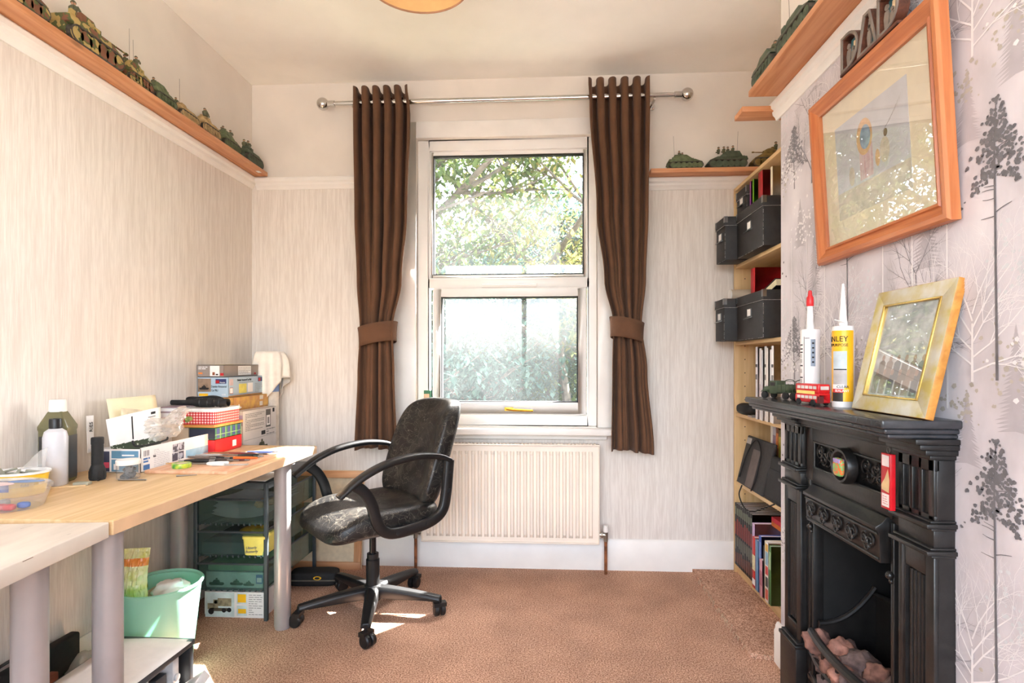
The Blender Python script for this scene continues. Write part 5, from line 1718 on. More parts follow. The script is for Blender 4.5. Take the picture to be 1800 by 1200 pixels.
mb = MB(); mb.tube([(0.016, -0.012, 0.004), (0.022, -0.020, 0.004), (0.020, -0.024, 0.003)], 0.004, 6); mb.build('lanyard_loop', BLACKM, tr)
jr = thing('jar', 'small clear jar of grey parts with a white lid on the desk', 'jar', (-1.372, 1.772, DZ))
CLEARP = glass_mat('clear_plastic', haze=0.12, milky=(220, 225, 230))
mb = MB(); mb.lathe([(1e-5, 0.001), (0.031, 0.001), (0.0335, 0.004), (0.0335, 0.050)], 28); mb.build('body', CLEARP, jr)
mb = MB(); mb.lathe([(1e-5, 0.050), (0.0345, 0.048), (0.0355, 0.050), (0.0355, 0.062), (0.034, 0.064), (1e-5, 0.064)], 28); mb.build('lid', WHITE, jr)
mb = MB(); rr = random.Random(4)
for k in range(26):
    a = rr.uniform(0, 6.28); q = rr.uniform(0, 0.024)
    mb.at((q * math.cos(a), q * math.sin(a), rr.uniform(0.008, 0.038)), rr.uniform(0, 3), rr.uniform(0, 3), rr.uniform(0, 3)); mb.box(-0.007, 0.007, -0.004, 0.004, -0.006, 0.006)
mb.at(); mb.build('grey_parts', P('grey_plastic_parts', (92, 94, 94), 0.5), jr, kind='stuff')

def oval_tub(prof, sx, sy, mat, name, parent, n=36):
    mb = MB(); mb.lathe(prof, n, (0, 0, 0), mat, 'z', sx, sy); return mb.build(name, mat, parent)
yt = thing('margarine_tub', 'yellow and white margarine tub full of bits on the desk', 'tub', (-1.530, 1.545, DZ), R(10))
YTUB = P('yellow_tub', (238, 196, 60), 0.35, var=0.03)
oval_tub([(1e-5, 0), (0.062, 0), (0.066, 0.004), (0.074, 0.062)], 1.0, 0.8, YTUB, 'body', yt)
oval_tub([(0.074, 0.062), (0.079, 0.063), (0.079, 0.068), (0.073, 0.069), (0.071, 0.060), (0.064, 0.008), (1e-5, 0.008)], 1.0, 0.8, P('tub_white', (236, 234, 230), 0.35), 'rim', yt)
mb = MB(); panel_quad(mb, (-0.03, -0.0562, 0), *FRONT, 0.0, 0.045, 0.018, 0.052, P('royal_blue', (34, 72, 150), 0.4), 0.0025); mb.build('label', None, yt, smooth=0)
letters(yt, 'fold', 0.012, P('dark_green_ink', (30, 50, 40), 0.5), (0, 0, 0.030), (1, 0, 0), (0, 0, 1), wrap=(0.067, R(-52)))
mb = MB(); rr = random.Random(14)
for k in range(9):
    mb.at((rr.uniform(-0.045, 0.045), rr.uniform(-0.03, 0.03), 0.058 + rr.uniform(0, 0.014)), rr.uniform(-.5, .5), rr.uniform(-.5, .5), rr.uniform(0, 3)); mb.box(-0.020, 0.020, -0.004, 0.004, -0.0015, 0.0015)
mb.at(); mb.build('sprue_bits', P('grey_green_sprue', (140, 142, 128), 0.5), yt, kind='stuff')
sheet('film_scrap', 'clear plastic offcut poking out of the margarine tub', 'plastic', [(-1.545, 1.56, 0.803), (-1.50, 1.60, 0.803), (-1.505, 1.615, 0.862), (-1.56, 1.60, 0.812)], BAG, 0.0006, 0.006)
ctb = thing('food_tub', 'clear oval food tub holding red and blue oddments at the desk edge', 'tub', (-1.440, 1.395, DZ), R(8))
CLEAR2 = glass_mat('clear_tub_plastic', haze=0.20, milky=(214, 222, 236))
oval_tub([(1e-5, 0.001), (0.098, 0.001), (0.104, 0.006), (0.118, 0.050)], 1.0, 0.78, CLEAR2, 'body', ctb, 44)
oval_tub([(0.118, 0.050), (0.124, 0.051), (0.124, 0.057), (0.118, 0.062), (0.108, 0.0635), (1e-5, 0.0635)], 1.0, 0.78, CLEAR2, 'lid', ctb, 44)
for (dx, dy, c1, nm) in ((0.055, -0.035, (206, 40, 44), 'red_oddment'), (0.030, -0.03, (196, 70, 66), 'red_oddment'), (0.072, -0.01, (60, 110, 190), 'blue_oddment'), (0.0, 0.02, (150, 140, 128), 'grey_oddment'), (-0.04, -0.02, (220, 220, 224), 'white_oddment'), (-0.02, 0.03, (230, 190, 60), 'yellow_oddment')):
    mb = MB(); v, f = superell(0.014, 0.010, 0.008, 0.6, 0.6, 16, 8, lambda p: p + Vector((dx, dy, 0.010))); mb.add(v, f); mb.build(nm, P('oddment_%d_%d' % (c1[0], c1[1]), c1, 0.4), ctb, smooth=80)
PRLID = P('lid_print_pale_pink', (222, 196, 196), 0.5)
mb = MB(); mb.lathe([(1e-5, 0), (0.06, 0)], 28, (-0.02, -0.01, 0.0642), PRLID, 'z', 1.1, 0.5); mb.lathe([(1e-5, 0), (0.05, 0)], 28, (0.05, 0.03, 0.0641), P('lid_print_blue', (120, 150, 196), 0.5), 'z', 0.9, 0.4); mb.build('lid_print', None, ctb, smooth=0)
t = thing('soft_block', 'blue and white sanding block lying on the desk by the food tub', 'block', (-1.588, 1.452, DZ), R(4))
mb = MB(); mb.box(-0.028, 0.028, -0.032, 0.032, 0, 0.020); mb.build('foam', P('navy_foam', (36, 58, 108), 0.7), t, bevel=0.002)
mb = MB(); mb.box(-0.024, 0.018, -0.030, 0.024, 0.0202, 0.028); mb.build('pad', P('pale_pad', (214, 208, 190), 0.8), t, bevel=0.002)
mb = MB(); mb.box(-0.022, 0.022, -0.012, 0.012, 0, 0.009); mb.build('eraser', P('grey_green_eraser', (164, 166, 150), 0.7), None, bevel=0.002, label='grey green eraser block lying in front of the torch', cat='eraser', loc=(-1.447, 1.675, DZ), rot=(0, 0, R(8)))
mb = MB(); mb.box(-0.05, 0.05, -0.0045, 0.0045, 0, 0.003); mb.build('coffee_stick', P('pale_stick', (218, 190, 150), 0.7), None, label='pale wooden stirring stick beside the white bottle', cat='stick', loc=(-1.47, 1.640, DZ), rot=(0, 0, R(28)))
mb = MB(); mb.tube([(-0.045, 0, 0.003), (0.045, 0, 0.003)], 0.0025, 6); mb.build('metal_rod', STEEL, None, label='thin metal rod lying in front of the jar', cat='rod', loc=(-1.335, 1.742, DZ), rot=(0, 0, R(4)))

# ------------------------------------------------------------------ work board with tools
mb = MB(); mb.box(-0.150, 0.145, -0.20, 0.20, 0, 0.011)
wb = mb.build('work_board', wood('pinkish_board', (222, 178, 146), (202, 150, 116), 'Y', 0.55, 45), None, bevel=0.0012, label='thin wooden work board holding tools on the desk', cat='board', loc=(-1.228, 2.055, DZ))
ZB = DZ + 0.0112
def tool(kind, label, x, y, ang, L, c1, c2=None, r_=0.0045, n=0):
    h = r_ if kind != 'flat' else 0.0015
    t = thing(kind if kind != 'flat' else 'steel_rule', label, {'paintbrush': 'brush', 'craft_knife': 'knife', 'pen': 'pen', 'tweezers': 'tweezers', 'file': 'file', 'flat': 'ruler', 'scissors': 'scissors', 'pliers': 'pliers'}[kind], (x, y, ZB + 0.0002), ang, 'tools on the work board')
    m1 = P('tool_%d_%d_%d' % c1, c1, 0.4)
    m2 = P('tool_%d_%d_%d' % c2, c2, 0.4) if c2 else STEEL
    if kind in ('paintbrush', 'craft_knife', 'pen', 'file'):
        mb = MB(); mb.lathe([(1e-5, -L / 2), (r_ * 0.6, -L / 2), (r_, -L * 0.2), (r_, L * 0.12), (r_ * 0.8, L * 0.2)], 12, (0, 0, r_), axis='x'); mb.build('handle', m1, t)
        mb = MB(); mb.lathe([(r_ * 0.85, L * 0.2), (r_ * 0.75, L * 0.34), (r_ * 0.3, L * 0.36)], 12, (0, 0, r_), axis='x'); mb.build('ferrule', m2, t)
        mb = MB()
        if kind == 'paintbrush': mb.lathe([(r_ * 0.6, L * 0.34), (r_ * 0.7, L * 0.42), (1e-5, L / 2)], 10, (0, 0, r_), axis='x'); mb.build('bristles', P('bristle', (90, 70, 50), 0.8), t)
        elif kind == 'craft_knife': mb.prism([(L * 0.33, r_ * 0.5), (L * 0.5, r_ * 1.2), (L * 0.33, r_ * 1.6)], -0.0004, 0.0004, 'y'); mb.build('blade', STEEL, t)
        elif kind == 'file': mb.box(L * 0.33, L * 0.5, -0.002, 0.002, r_ * 0.6, r_ * 1.2); mb.build('file_blade', STEEL, t)
        else: mb.lathe([(r_ * 0.5, L * 0.35), (1e-5, L * 0.4)], 10, (0, 0, r_), axis='x'); mb.build('tip', INK, t)
    elif kind == 'tweezers':
        mb = MB()
        for s in (-1, 1): mb.tube(bez([(-L / 2, 0, 0.003), (-L * 0.1, s * 0.006, 0.003), (L / 2, s * 0.001, 0.003)], 5), [0.003] * 6 + [0.002] * 4 + [0.001], 6)
        mb.build('arms', m1, t)
    elif kind == 'flat':
        mb = MB(); mb.box(-L / 2, L / 2, -0.013, 0.013, 0, 0.0015); mb.build('blade', m1, t); 
        mb = MB(); [mb.box(-L / 2 + k * L / 20, -L / 2 + k * L / 20 + 0.0006, 0.006, 0.0128, 0.0015, 0.0018) for k in range(1, 20)]; mb.build('graduations', INK, t)
    else:
        mb = MB()
        for s in (-1, 1):
            mb.tube(bez([(-L / 2, s * 0.018, 0.006), (-L * 0.2, s * 0.015, 0.006), (0.0, s * 0.002, 0.006)], 5), 0.0055, 8)
        mb.build('grips', m1, t)
        mb = MB(); mb.ball((0.0, 0, 0.006), 0.007, 10, 6, sz=0.7)
        for s in (-1, 1): mb.tube([(0, -s * 0.001, 0.006), (L * 0.5, s * 0.001, 0.006)], [0.004, 0.0015], 6)
        mb.build('jaws', m2, t)
    return t
tool('paintbrush', 'long brown paintbrush lying at the back of the work board', -1.275, 2.215, R(4), 0.19, (150, 100, 70), r_=0.0035)
tool('paintbrush', 'dark red paintbrush lying beside the brown one on the work board', -1.19, 2.195, R(-6), 0.18, (130, 36, 40), r_=0.0035)
tool('craft_knife', 'silver craft knife on the left of the work board', -1.305, 2.150, R(8), 0.15, (170, 168, 166), r_=0.0045)
tool('pliers', 'pliers with black and red grips on the work board', -1.20, 2.140, R(172), 0.14, (36, 34, 36))
tool('craft_knife', 'craft knife with an orange handle on the work board', -1.165, 2.085, R(185), 0.13, (236, 110, 40), (60, 60, 62), r_=0.0055)
tool('pen', 'black marker pen in the middle of the work board', -1.245, 2.075, R(-8), 0.14, (30, 30, 32), r_=0.0065)
tool('file', 'small file with a taupe handle on the work board', -1.305, 2.080, R(-10), 0.15, (112, 100, 92), r_=0.006)
tool('pen', 'thick black marker at the front of the work board', -1.265, 2.005, R(6), 0.13, (24, 24, 26), r_=0.0075)
tool('file', 'dark file with a steel end lying across the work board', -1.215, 2.035, R(-4), 0.15, (70, 62, 58), r_=0.006)
tool('paintbrush', 'thin tan paintbrush at the left edge of the work board', -1.325, 1.990, R(20), 0.12, (196, 150, 90), r_=0.003)
tool('pen', 'dark green pencil on the right of the work board', -1.145, 2.130, R(12), 0.12, (36, 70, 56), r_=0.0035)
tool('pen', 'maroon pencil on the right of the work board', -1.15, 2.050, R(4), 0.11, (96, 40, 40), r_=0.004)
tool('scissors', 'scissors with white handles at the front of the work board', -1.215, 1.958, R(186), 0.13, (236, 236, 234))
tool('flat', 'short steel rule at the front right of the work board', -1.135, 1.968, R(12), 0.12, (176, 174, 172))
tool('tweezers', 'steel tweezers lying on the left of the work board', -1.315, 2.035, R(14), 0.11, (150, 150, 150))
tool('pen', 'blue pen resting across the far corner of the work board', -1.140, 2.232, R(3), 0.15, (90, 120, 190), r_=0.005)
tp = thing('tape_roll', 'green and yellow tape roll on the front of the work board', 'tape', (-1.283, 1.912, ZB + 0.0002))
mb = MB(); mb.lathe([(0.020, 0), (0.030, 0), (0.031, 0.002), (0.031, 0.014), (0.030, 0.016), (0.020, 0.016), (0.020, 0)], 32); mb.build('tape', P('green_tape', (60, 150, 70), 0.3, col2=(190, 200, 60), scale=60), tp)
mb = MB(); mb.lathe([(0.0195, 0.001), (0.0195, 0.015), (0.0175, 0.015), (0.0175, 0.001), (0.0195, 0.001)], 32); mb.build('core', KRAFT, tp)
mb = MB(); mb.tube([(-0.03, -0.006, 0.0025), (0.03, 0.006, 0.0025)], [0.003, 0.0012], 6); mb.build('nail', STEEL, None, label='single nail lying on the desk in front of the work board', cat='nail', loc=(-1.205, 1.822, DZ), rot=(0, 0, R(10)))
# ------------------------------------------------------------------ storage tower under the desk
TW_M = P('tower_grey_metal', (74, 82, 86), 0.45, 0.3, var=0.05)
TW_P = glass_mat('tower_tray_plastic', tint=(222, 234, 232), haze=0.10, milky=(150, 172, 172))
tw = thing('storage_tower', 'grey framed storage tower with see-through trays under the desk', 'storage tower', (-1.355, 2.605, 0))
HX, HY, HT = 0.165, 0.262, 0.598
for sx in (-1, 1):
    for sy in (-1, 1):
        mb = MB(); mb.box(sx * HX, sx * (HX - 0.016), sy * HY, sy * (HY - 0.016), 0, HT); mb.build('post', TW_M, tw, bevel=0.002)
mb = MB(); mb.box(-HX, HX, -HY, HY, HT - 0.006, HT); mb.box(-HX + .016, HX - .016, -HY, -HY + 0.010, HT - 0.028, HT - 0.006); mb.box(HX - 0.010, HX, -HY + .016, HY - .016, HT - 0.028, HT - 0.006); mb.build('top_panel', TW_M, tw, bevel=0.001)
for z0, z1 in ((0.415, 0.523), (0.277, 0.383), (0.130, 0.245)):
    a, b = HX - 0.018, HY - 0.004
    mb = MB(); mb.box(-a, a, -b, b, z0, z0 + 0.003); mb.box(-a, a, -b, -b + 0.003, z0, z1); mb.box(-a, a, b - 0.003, b, z0, z1); mb.box(-a, -a + 0.003, -b, b, z0, z1); mb.box(a - 0.003, a, -b, b, z0, z1)
    tr_ = mb.build('tray', TW_P, tw)
    mb = MB(); mb.tube([(-a, -b - 0.003, z1), (a, -b - 0.003, z1)], 0.005, 8); mb.tube([(a, -b - 0.003, z1), (a, b, z1)], 0.005, 8)
    for k in range(12): mb.box(-a + 0.01 + k * (2 * a - 0.02) / 11 - 0.003, -a + 0.01 + k * (2 * a - 0.02) / 11 + 0.003, -b - 0.004, -b, z0 - 0.004, z0 + 0.006)
    mb.build('tray_rim', TW_M, tr_)
def local_box_thing(name, label, cat, c, sx, sy, sz, mat, rz=0, bevel=0.002): 
    return carton(name, label, cat, c, sx, sy, sz, mat, rz)
kb = carton('kit_box', 'white truck kit box standing on the carpet under the storage tower', 'box', (-1.352, 2.50, 0.0), 0.268, 0.26, 0.115, WCARD)
mb = MB(); o = (-0.134, -0.13, 0)
panel_quad(mb, o, *FRONT, 0.004, 0.135, 0.004, 0.110, P('pale_aqua_print', (206, 222, 222), 0.6))
TRKP = P('khaki_print', (150, 140, 112), 0.7, var=0.2, scale=60)
for (x0, x1, u0, u1, m_) in ((0.060, 0.122, 0.050, 0.085, TRKP), (0.040, 0.062, 0.042, 0.078, TRKP), (0.014, 0.042, 0.036, 0.062, TRKP), (0.020, 0.120, 0.028, 0.042, P('dark_khaki_print', (84, 76, 62), 0.7)), (0.044, 0.058, 0.060, 0.074, P('pale_aqua_print'))):
    panel_quad(mb, o, *FRONT, x0, x1, u0, u1, m_, 0.0008)
for cx, cz, rr_ in ((0.030, 0.026, 0.013), (0.088, 0.032, 0.010), (0.112, 0.034, 0.010)):
    mb.lathe([(1e-5, 0), (rr_, 0)], 16, (o[0] + cx, o[1] - 0.001, cz), INK, axis='y')
panel_quad(mb, o, *FRONT, 0.146, 0.192, 0.062, 0.108, P('pale_aqua_print')); panel_quad(mb, o, *FRONT, 0.150, 0.188, 0.068, 0.104, YELLOW, 0.0008)
panel_quad(mb, o, *FRONT, 0.146, 0.192, 0.010, 0.054, P('pale_aqua_print')); panel_quad(mb, o, *FRONT, 0.152, 0.188, 0.020, 0.040, YELLOW, 0.0008)
text_block(mb, o, *FRONT, 0.200, 0.262, 0.012, 0.106, PRINTGREY, 10, rnd, 0.3)
mb.build('print', None, kb, smooth=0)
# papers and cloth in the top tray
pp = thing('paper_stack', 'curling stack of white papers in the top tray', 'papers', (-1.362, 2.60, 0.419))
for k in range(5):
    v = []; f = []
    N = 10
    for j in range(N + 1):
        for i in range(N + 1):
            u, w = i / N - 0.5, j / N - 0.5
            v.append((u * 0.25, w * (0.36 - 0.015 * k), 0.002 + k * 0.009 + 0.05 * abs(u) ** 2 * (1.5 + 0.2 * k) + 0.010 * math.sin(w * 4 + k)))
    for j in range(N):
        for i in range(N):
            a = j * (N + 1) + i; f.append((a, a + 1, a + N + 2, a + N + 1))
    zmn = min(p[2] for p in v)
    mb = MB(); mb.add([(p[0], p[1], p[2] - zmn + 0.002 + k * 0.009) for p in v], f); mb.build('sheet', PAPER, pp, smooth=80)
def crumple(name, label, cat, loc, rad, mat, seed, amp=0.35, sub=4, **k):
    off = Vector((seed * 3.1, seed * 1.3, seed * 0.7))
    def cf(c):
        d = 1 + amp * noise.noise(c * 1.6 + off) + amp * 0.6 * abs(noise.noise(c * 4 + off))
        return Vector((c.x * rad[0], c.y * rad[1], c.z * rad[2])) * d
    v, f = ico(sub, cf)
    zm = min(p[2] for p in v)
    mb = MB(); mb.add([(p[0], p[1], p[2] - zm) for p in v], f)
    return mb.build(name, mat, None, smooth=60, label=label, cat=cat, loc=loc, **k)
PEACH = P('peach_cloth', (226, 186, 140), 0.9, var=0.06, scale=20, bump=0.2)
crumple('cloth', 'peach cloth lying on the papers in the top tray', 'cloth', (-1.255, 2.455, 0.468), (0.036, 0.055, 0.017), PEACH, 5)
crumple('sponge_cloth', 'folded ochre cloth on the middle tray of the storage tower', 'cloth', (-1.335, 2.50, 0.334), (0.05, 0.075, 0.016), P('ochre_cloth', (206, 160, 52), 0.9, bump=0.2), 6, 0.2)
bx = carton('plastic_case', 'clear flat case under the ochre cloth in the middle tray', 'case', (-1.395, 2.50, 0.2805), 0.195, 0.28, 0.052, glass_mat('grey_clear_case', tint=(200, 210, 210), haze=0.4, milky=(150, 165, 165)))
mt = thing('margarine_tub', 'pale yellow margarine tub in the middle tray', 'tub', (-1.250, 2.40, 0.2805))
PYEL = P('pale_yellow_tub', (240, 226, 110), 0.4, var=0.03)
def rr_loft(secs, r_=0.3, n=5):
    v = []; f = []
    for z, hx, hy in secs: v += [(p[0], p[1], z) for p in rounded_rect(hx, hy, min(hx, hy) * r_, n)]
    m_ = 4 * (n + 1)
    for i in range(len(secs) - 1):
        for k in range(m_):
            k2 = (k + 1) % m_; f.append((i * m_ + k, i * m_ + k2, (i + 1) * m_ + k2, (i + 1) * m_ + k))
    f.append(tuple(range(m_ - 1, -1, -1))); f.append(tuple(range((len(secs) - 1) * m_, len(secs) * m_)))
    return v, f
mb = MB(); v, f = rr_loft([(0, 0.042, 0.05), (0.004, 0.046, 0.054), (0.074, 0.051, 0.06)]); mb.add(v, f); mb.build('body', PYEL, mt)
mb = MB(); v, f = rr_loft([(0.074, 0.054, 0.063), (0.084, 0.054, 0.063), (0.086, 0.051, 0.06)]); mb.add(v, f); mb.build('lid', PYEL, mt)
letters(mt, 'Utterly', 0.017, P('blue_grey_ink', (70, 80, 120), 0.5), (-0.034, -0.0605, 0.030), (1, 0, 0.08), (0, 0, 1), shear=0.2)
letters(mt, 'Butterly', 0.017, P('blue_grey_ink'), (-0.036, -0.0595, 0.013), (1, 0, 0.08), (0, 0, 1), shear=0.2)
kb = carton('kit_box', 'green armoured vehicle kit box in the bottom tray', 'box', (-1.345, 2.50, 0.1335), 0.262, 0.27, 0.070, P('pale_green_card', (196, 214, 206), 0.6))
mb = MB(); o = (-0.131, -0.135, 0)
GRP = P('dark_green_print', (54, 88, 62), 0.6, var=0.2, scale=60)
tank_print(mb, o, *FRONT, 0.010, 0.010, 0.075, GRP); tank_print(mb, o, *FRONT, 0.105, 0.012, 0.065, GRP); tank_print(mb, o, *FRONT, 0.165, 0.010, 0.055, GRP)
panel_quad(mb, o, *FRONT, 0.225, 0.255, 0.020, 0.060, BLUEP); panel_quad(mb, o, *FRONT, 0.229, 0.251, 0.026, 0.046, PAPER, 0.0008)
mb.build('print', None, kb, smooth=0)
carton('kit_box', 'flat green box lying on the armoured vehicle box in the bottom tray', 'box', (-1.345, 2.505, 0.2042), 0.255, 0.26, 0.030, P('leaf_green_card', (126, 166, 130), 0.6))
# papers on top of the tower
sheet('paper_sheet', 'white papers lying loose on top of the storage tower', 'paper', [(-1.33, 2.36, 0.6025), (-1.20, 2.345, 0.6045), (-1.195, 2.50, 0.612), (-1.32, 2.51, 0.606)], PAPER, 0.001, 0.004)

# ------------------------------------------------------------------ waste bin
bn = thing('waste_bin', 'mint green translucent waste bin under the desk', 'waste bin', (-1.412, 1.985, 0))
MINT = P('mint_plastic', (178, 226, 210), 0.35, var=0.02, scale=5, trans=0.0)
_m = MINT.node_tree
_b = _m.nodes['Principled BSDF']; _o = _m.nodes['Material Output']
_tl = _m.nodes.new('ShaderNodeBsdfTranslucent'); _tl.inputs[0].default_value = lin((180, 232, 214))
_mx = _m.nodes.new('ShaderNodeMixShader'); _mx.inputs[0].default_value = 0.4
_m.links.new(_b.outputs[0], _mx.inputs[1]); _m.links.new(_tl.outputs[0], _mx.inputs[2]); _m.links.new(_mx.outputs[0], _o.inputs[0])
mb = MB(); mb.lathe([(1e-5, 0.002), (0.100, 0.002), (0.104, 0.008), (0.134, 0.296), (0.132, 0.296), (0.101, 0.010), (1e-5, 0.006)], 56); mb.build('bucket', MINT, bn)
mb = MB(); mb.lathe([(0.130, 0.296), (0.140, 0.298), (0.141, 0.304), (0.136, 0.308), (0.130, 0.304)], 56); mb.build('rim', MINT, bn)
cr = thing('crisp_packet', 'yellow and orange crisp packet sticking out of the waste bin', 'packet', (-1.492, 1.955, 0.235), R(12), None, R(-6))
def packet(mb, z0, z1, off_, N=26, Mz=30):
    """pillow packet: flat crimped top, creased faces"""
    v = []; f = []
    for s in (-1, 1):
        k0 = len(v)
        for j in range(Mz + 1):
            z = z0 + (z1 - z0) * j / Mz
            t = z / 0.20
            half = 0.047 - 0.006 * math.sin(PI * t)
            belly = 0.024 * max(0.0, 1 - (2 * t - 0.9) ** 2) * (1 if t < 0.92 else 0.2)
            for i in range(N + 1):
                u = -1 + 2 * i / N
                y = s * (belly * (1 - u * u) ** 0.6 + off_) + 0.006 * noise.noise(Vector((u * 3, s * 5, z * 40))) + 0.004 * noise.noise(Vector((u * 9, s * 7, z * 90)))
                v.append((u * half, y, z))
        for j in range(Mz):
            for i in range(N):
                a_ = k0 + j * (N + 1) + i; f.append((a_, a_ + 1, a_ + N + 2, a_ + N + 1))
    mb.add(v, f)
mb = MB(); packet(mb, 0.0, 0.20, 0.0005)
WRAP = P('yellow_green_wrapper', (222, 222, 128), 0.25, col2=(240, 240, 196), scale=26, coat=0.5)
bo = mb.build('bag', WRAP, cr, smooth=25)
mb = MB(); packet(mb, 0.138, 0.165, 0.0016, 26, 6); mb.build('orange_band', P('orange_wrapper', (236, 132, 52), 0.25, col2=(246, 170, 90), scale=25, coat=0.5), bo, smooth=25)
crumple('waste_paper', 'ball of white waste paper in the bin', 'paper', (-1.385, 2.0, 0.215), (0.055, 0.05, 0.04), PAPER, 8)
crumple('waste_paper', 'torn cardboard scrap beside the packet in the bin', 'paper', (-1.46, 2.035, 0.20), (0.04, 0.035, 0.03), KRAFT, 9)

# ------------------------------------------------------------------ printer with open side
pr = thing('printer', 'black printer with its side open and paper on top under the desk', 'printer', (-1.297, 1.590, 0))
PRB = P('printer_black', (30, 31, 33), 0.4, var=0.06)
mb = MB()
mb.box(-0.125, 0.115, -0.225, 0.225, 0.0, 0.030); mb.box(-0.125, -0.02, -0.225, 0.225, 0.030, 0.170)
mb.box(-0.02, 0.122, -0.225, -0.205, 0.030, 0.170); mb.box(-0.02, 0.122, 0.205, 0.225, 0.030, 0.170)
mb.build('body', PRB, pr, bevel=0.004)
mb = MB(); mb.box(-0.127, 0.125, -0.228, 0.228, 0.170, 0.190); mb.build('lid', P('printer_lid', (58, 62, 68), 0.35), pr, bevel=0.004)
LG = P('light_grey_mech', (212, 212, 212), 0.4); DG = P('dark_grey_mech', (70, 70, 72), 0.5)
for k, (y, w, h, d, m_) in enumerate(((-0.17, 0.03, 0.10, 0.11, DG), (-0.12, 0.05, 0.06, 0.10, LG), (-0.05, 0.06, 0.08, 0.085, DG), (0.02, 0.012, 0.13, 0.11, LG), (0.06, 0.04, 0.05, 0.10, LG), (0.11, 0.05, 0.09, 0.09, DG), (0.165, 0.03, 0.12, 0.10, LG))):
    mb = MB(); mb.box(-0.02, d, y - w / 2, y + w / 2, 0.032, 0.032 + h); mb.cyl((d, y, 0.032 + h * 0.5), 0.012, 0.008, 12, axis='x'); mb.build('mechanism_block', m_, pr, bevel=0.002)
mb = MB(); mb.tube([(0.085, -0.2, 0.06), (0.085, 0.2, 0.06)], 0.006, 10); mb.tube([(0.07, -0.2, 0.13), (0.07, 0.2, 0.13)], 0.004, 10); mb.build('carriage_rail', STEEL, pr)
mb = MB(); mb.at((0.122, 0.02, 0.030), 0, R(-14), 0); mb.box(0.0, 0.135, -0.14, 0.10, -0.004, 0.004); mb.box(0.0, 0.02, -0.14, 0.10, 0.004, 0.018); mb.box(0.05, 0.06, -0.12, 0.08, 0.004, 0.012)
mb.build('flap', P('white_flap', (226, 226, 226), 0.35), pr, bevel=0.002)
mb = MB(); mb.at((0.122, 0.02, 0.030), 0, R(-14), 0); mb.box(0.135, 0.147, -0.145, 0.105, -0.005, 0.010); mb.build('flap_edge', PRB, pr, bevel=0.002)
mb = MB(); mb.at((0.138, 0.145, 0.035), R(10), R(-35), 0); mb.box(0.0, 0.09, -0.03, 0.035, 0, 0.03); mb.build('side_door', LG, pr, bevel=0.003)
for i, (dx, dy, a, lab) in enumerate(((0.0, 0.0, 2, 'white paper sheet lying on the printer, lower of two'), (0.012, -0.012, -1.5, 'white paper sheet lying on the printer, upper of two with a smudge'))):
    z = 0.1915 + i * 0.0022
    mb = MB(); N = 8; v = []; f = []
    for j in range(N + 1):
        for q in range(N + 1):
            u, w = q / N - 0.5, j / N - 0.5; v.append((u * 0.235, w * 0.40, 0.0012 * math.sin(u * 6 + w * 3) + 0.0012))
    for j in range(N):
        for q in range(N):
            b = j * (N + 1) + q; f.append((b, b + 1, b + N + 2, b + N + 1))
    mb.add(v, f)
    ob = mb.build('paper_sheet', PAPER, None, smooth=80, label=lab, cat='paper', loc=(-1.297 + dx, 1.60 + dy, z), rot=(0, 0, R(a)))
    ob.modifiers.new('thickness', 'SOLIDIFY').thickness = 0.0004
# odds and ends by the wall
pc = thing('portfolio_case', 'slim black case standing against the left wall under the desk', 'case', (-1.590, 1.58, 0))
mb = MB(); mb.box(-0.018, 0.016, -0.23, 0.235, 0, 0.205); mb.build('shell', BLACKM, pc, bevel=0.008)
mb = MB(); mb.tube(bez([(0, -0.05, 0.203), (0, -0.04, 0.225), (0, 0.04, 0.225), (0, 0.05, 0.203)], 5), 0.005, 8); mb.build('handle', BLACKP, pc)
mb = MB(); mb.prism([(-0.12, 0), (0.12, 0), (0.12, 0.16), (-0.05, 0.16), (-0.12, 0.10)], -0.012, 0.012, 'x')
mb.build('wood_offcut', wood('redwood_offcut', (150, 78, 48), (116, 56, 34), 'Y', 0.6, 40), None, bevel=0.002, label='reddish brown wood offcut standing beside the printer', cat='wood', loc=(-1.515, 1.53, 0))
crumple('bubble_wrap', 'scrap of white packing foam beside the printer', 'packing', (-1.492, 1.745, 0), (0.052, 0.065, 0.075), BAG, 12, 0.3)

# ------------------------------------------------------------------ stretched canvas leaning on the back wall
sf = thing('stretched_canvas', 'stretched canvas turned to the wall, standing on the carpet', 'canvas', (-1.170, 2.952, 0.0), 0, None, R(-6.0))
STR = wood('stretcher_pine', (222, 170, 124), (200, 142, 96), 'X', 0.6, 40)
STRZ = wood('stretcher_pine_upright', (222, 170, 124), (200, 142, 96), 'Z', 0.6, 40)
for nm, a in (('bottom', (-0.185, 0.185, 0, 0.038)), ('top', (-0.185, 0.185, 0.486, 0.524))):
    mb = MB(); mb.box(a[0], a[1], 0, 0.016, a[2], a[3]); mb.build('stretcher_rail', STR, sf, bevel=0.0015)
for sx in (-1, 1):
    mb = MB(); mb.box(sx * 0.185, sx * 0.147, 0.0, 0.016, 0.0385, 0.4855); mb.build('stretcher_stile', STRZ, sf, bevel=0.0015)
mb = MB(); mb.box(-0.188, 0.188, 0.0165, 0.019, 0.0, 0.527); mb.build('canvas', P('raw_canvas', (222, 204, 172), 0.9, var=0.04, scale=40, bump=0.1), sf)
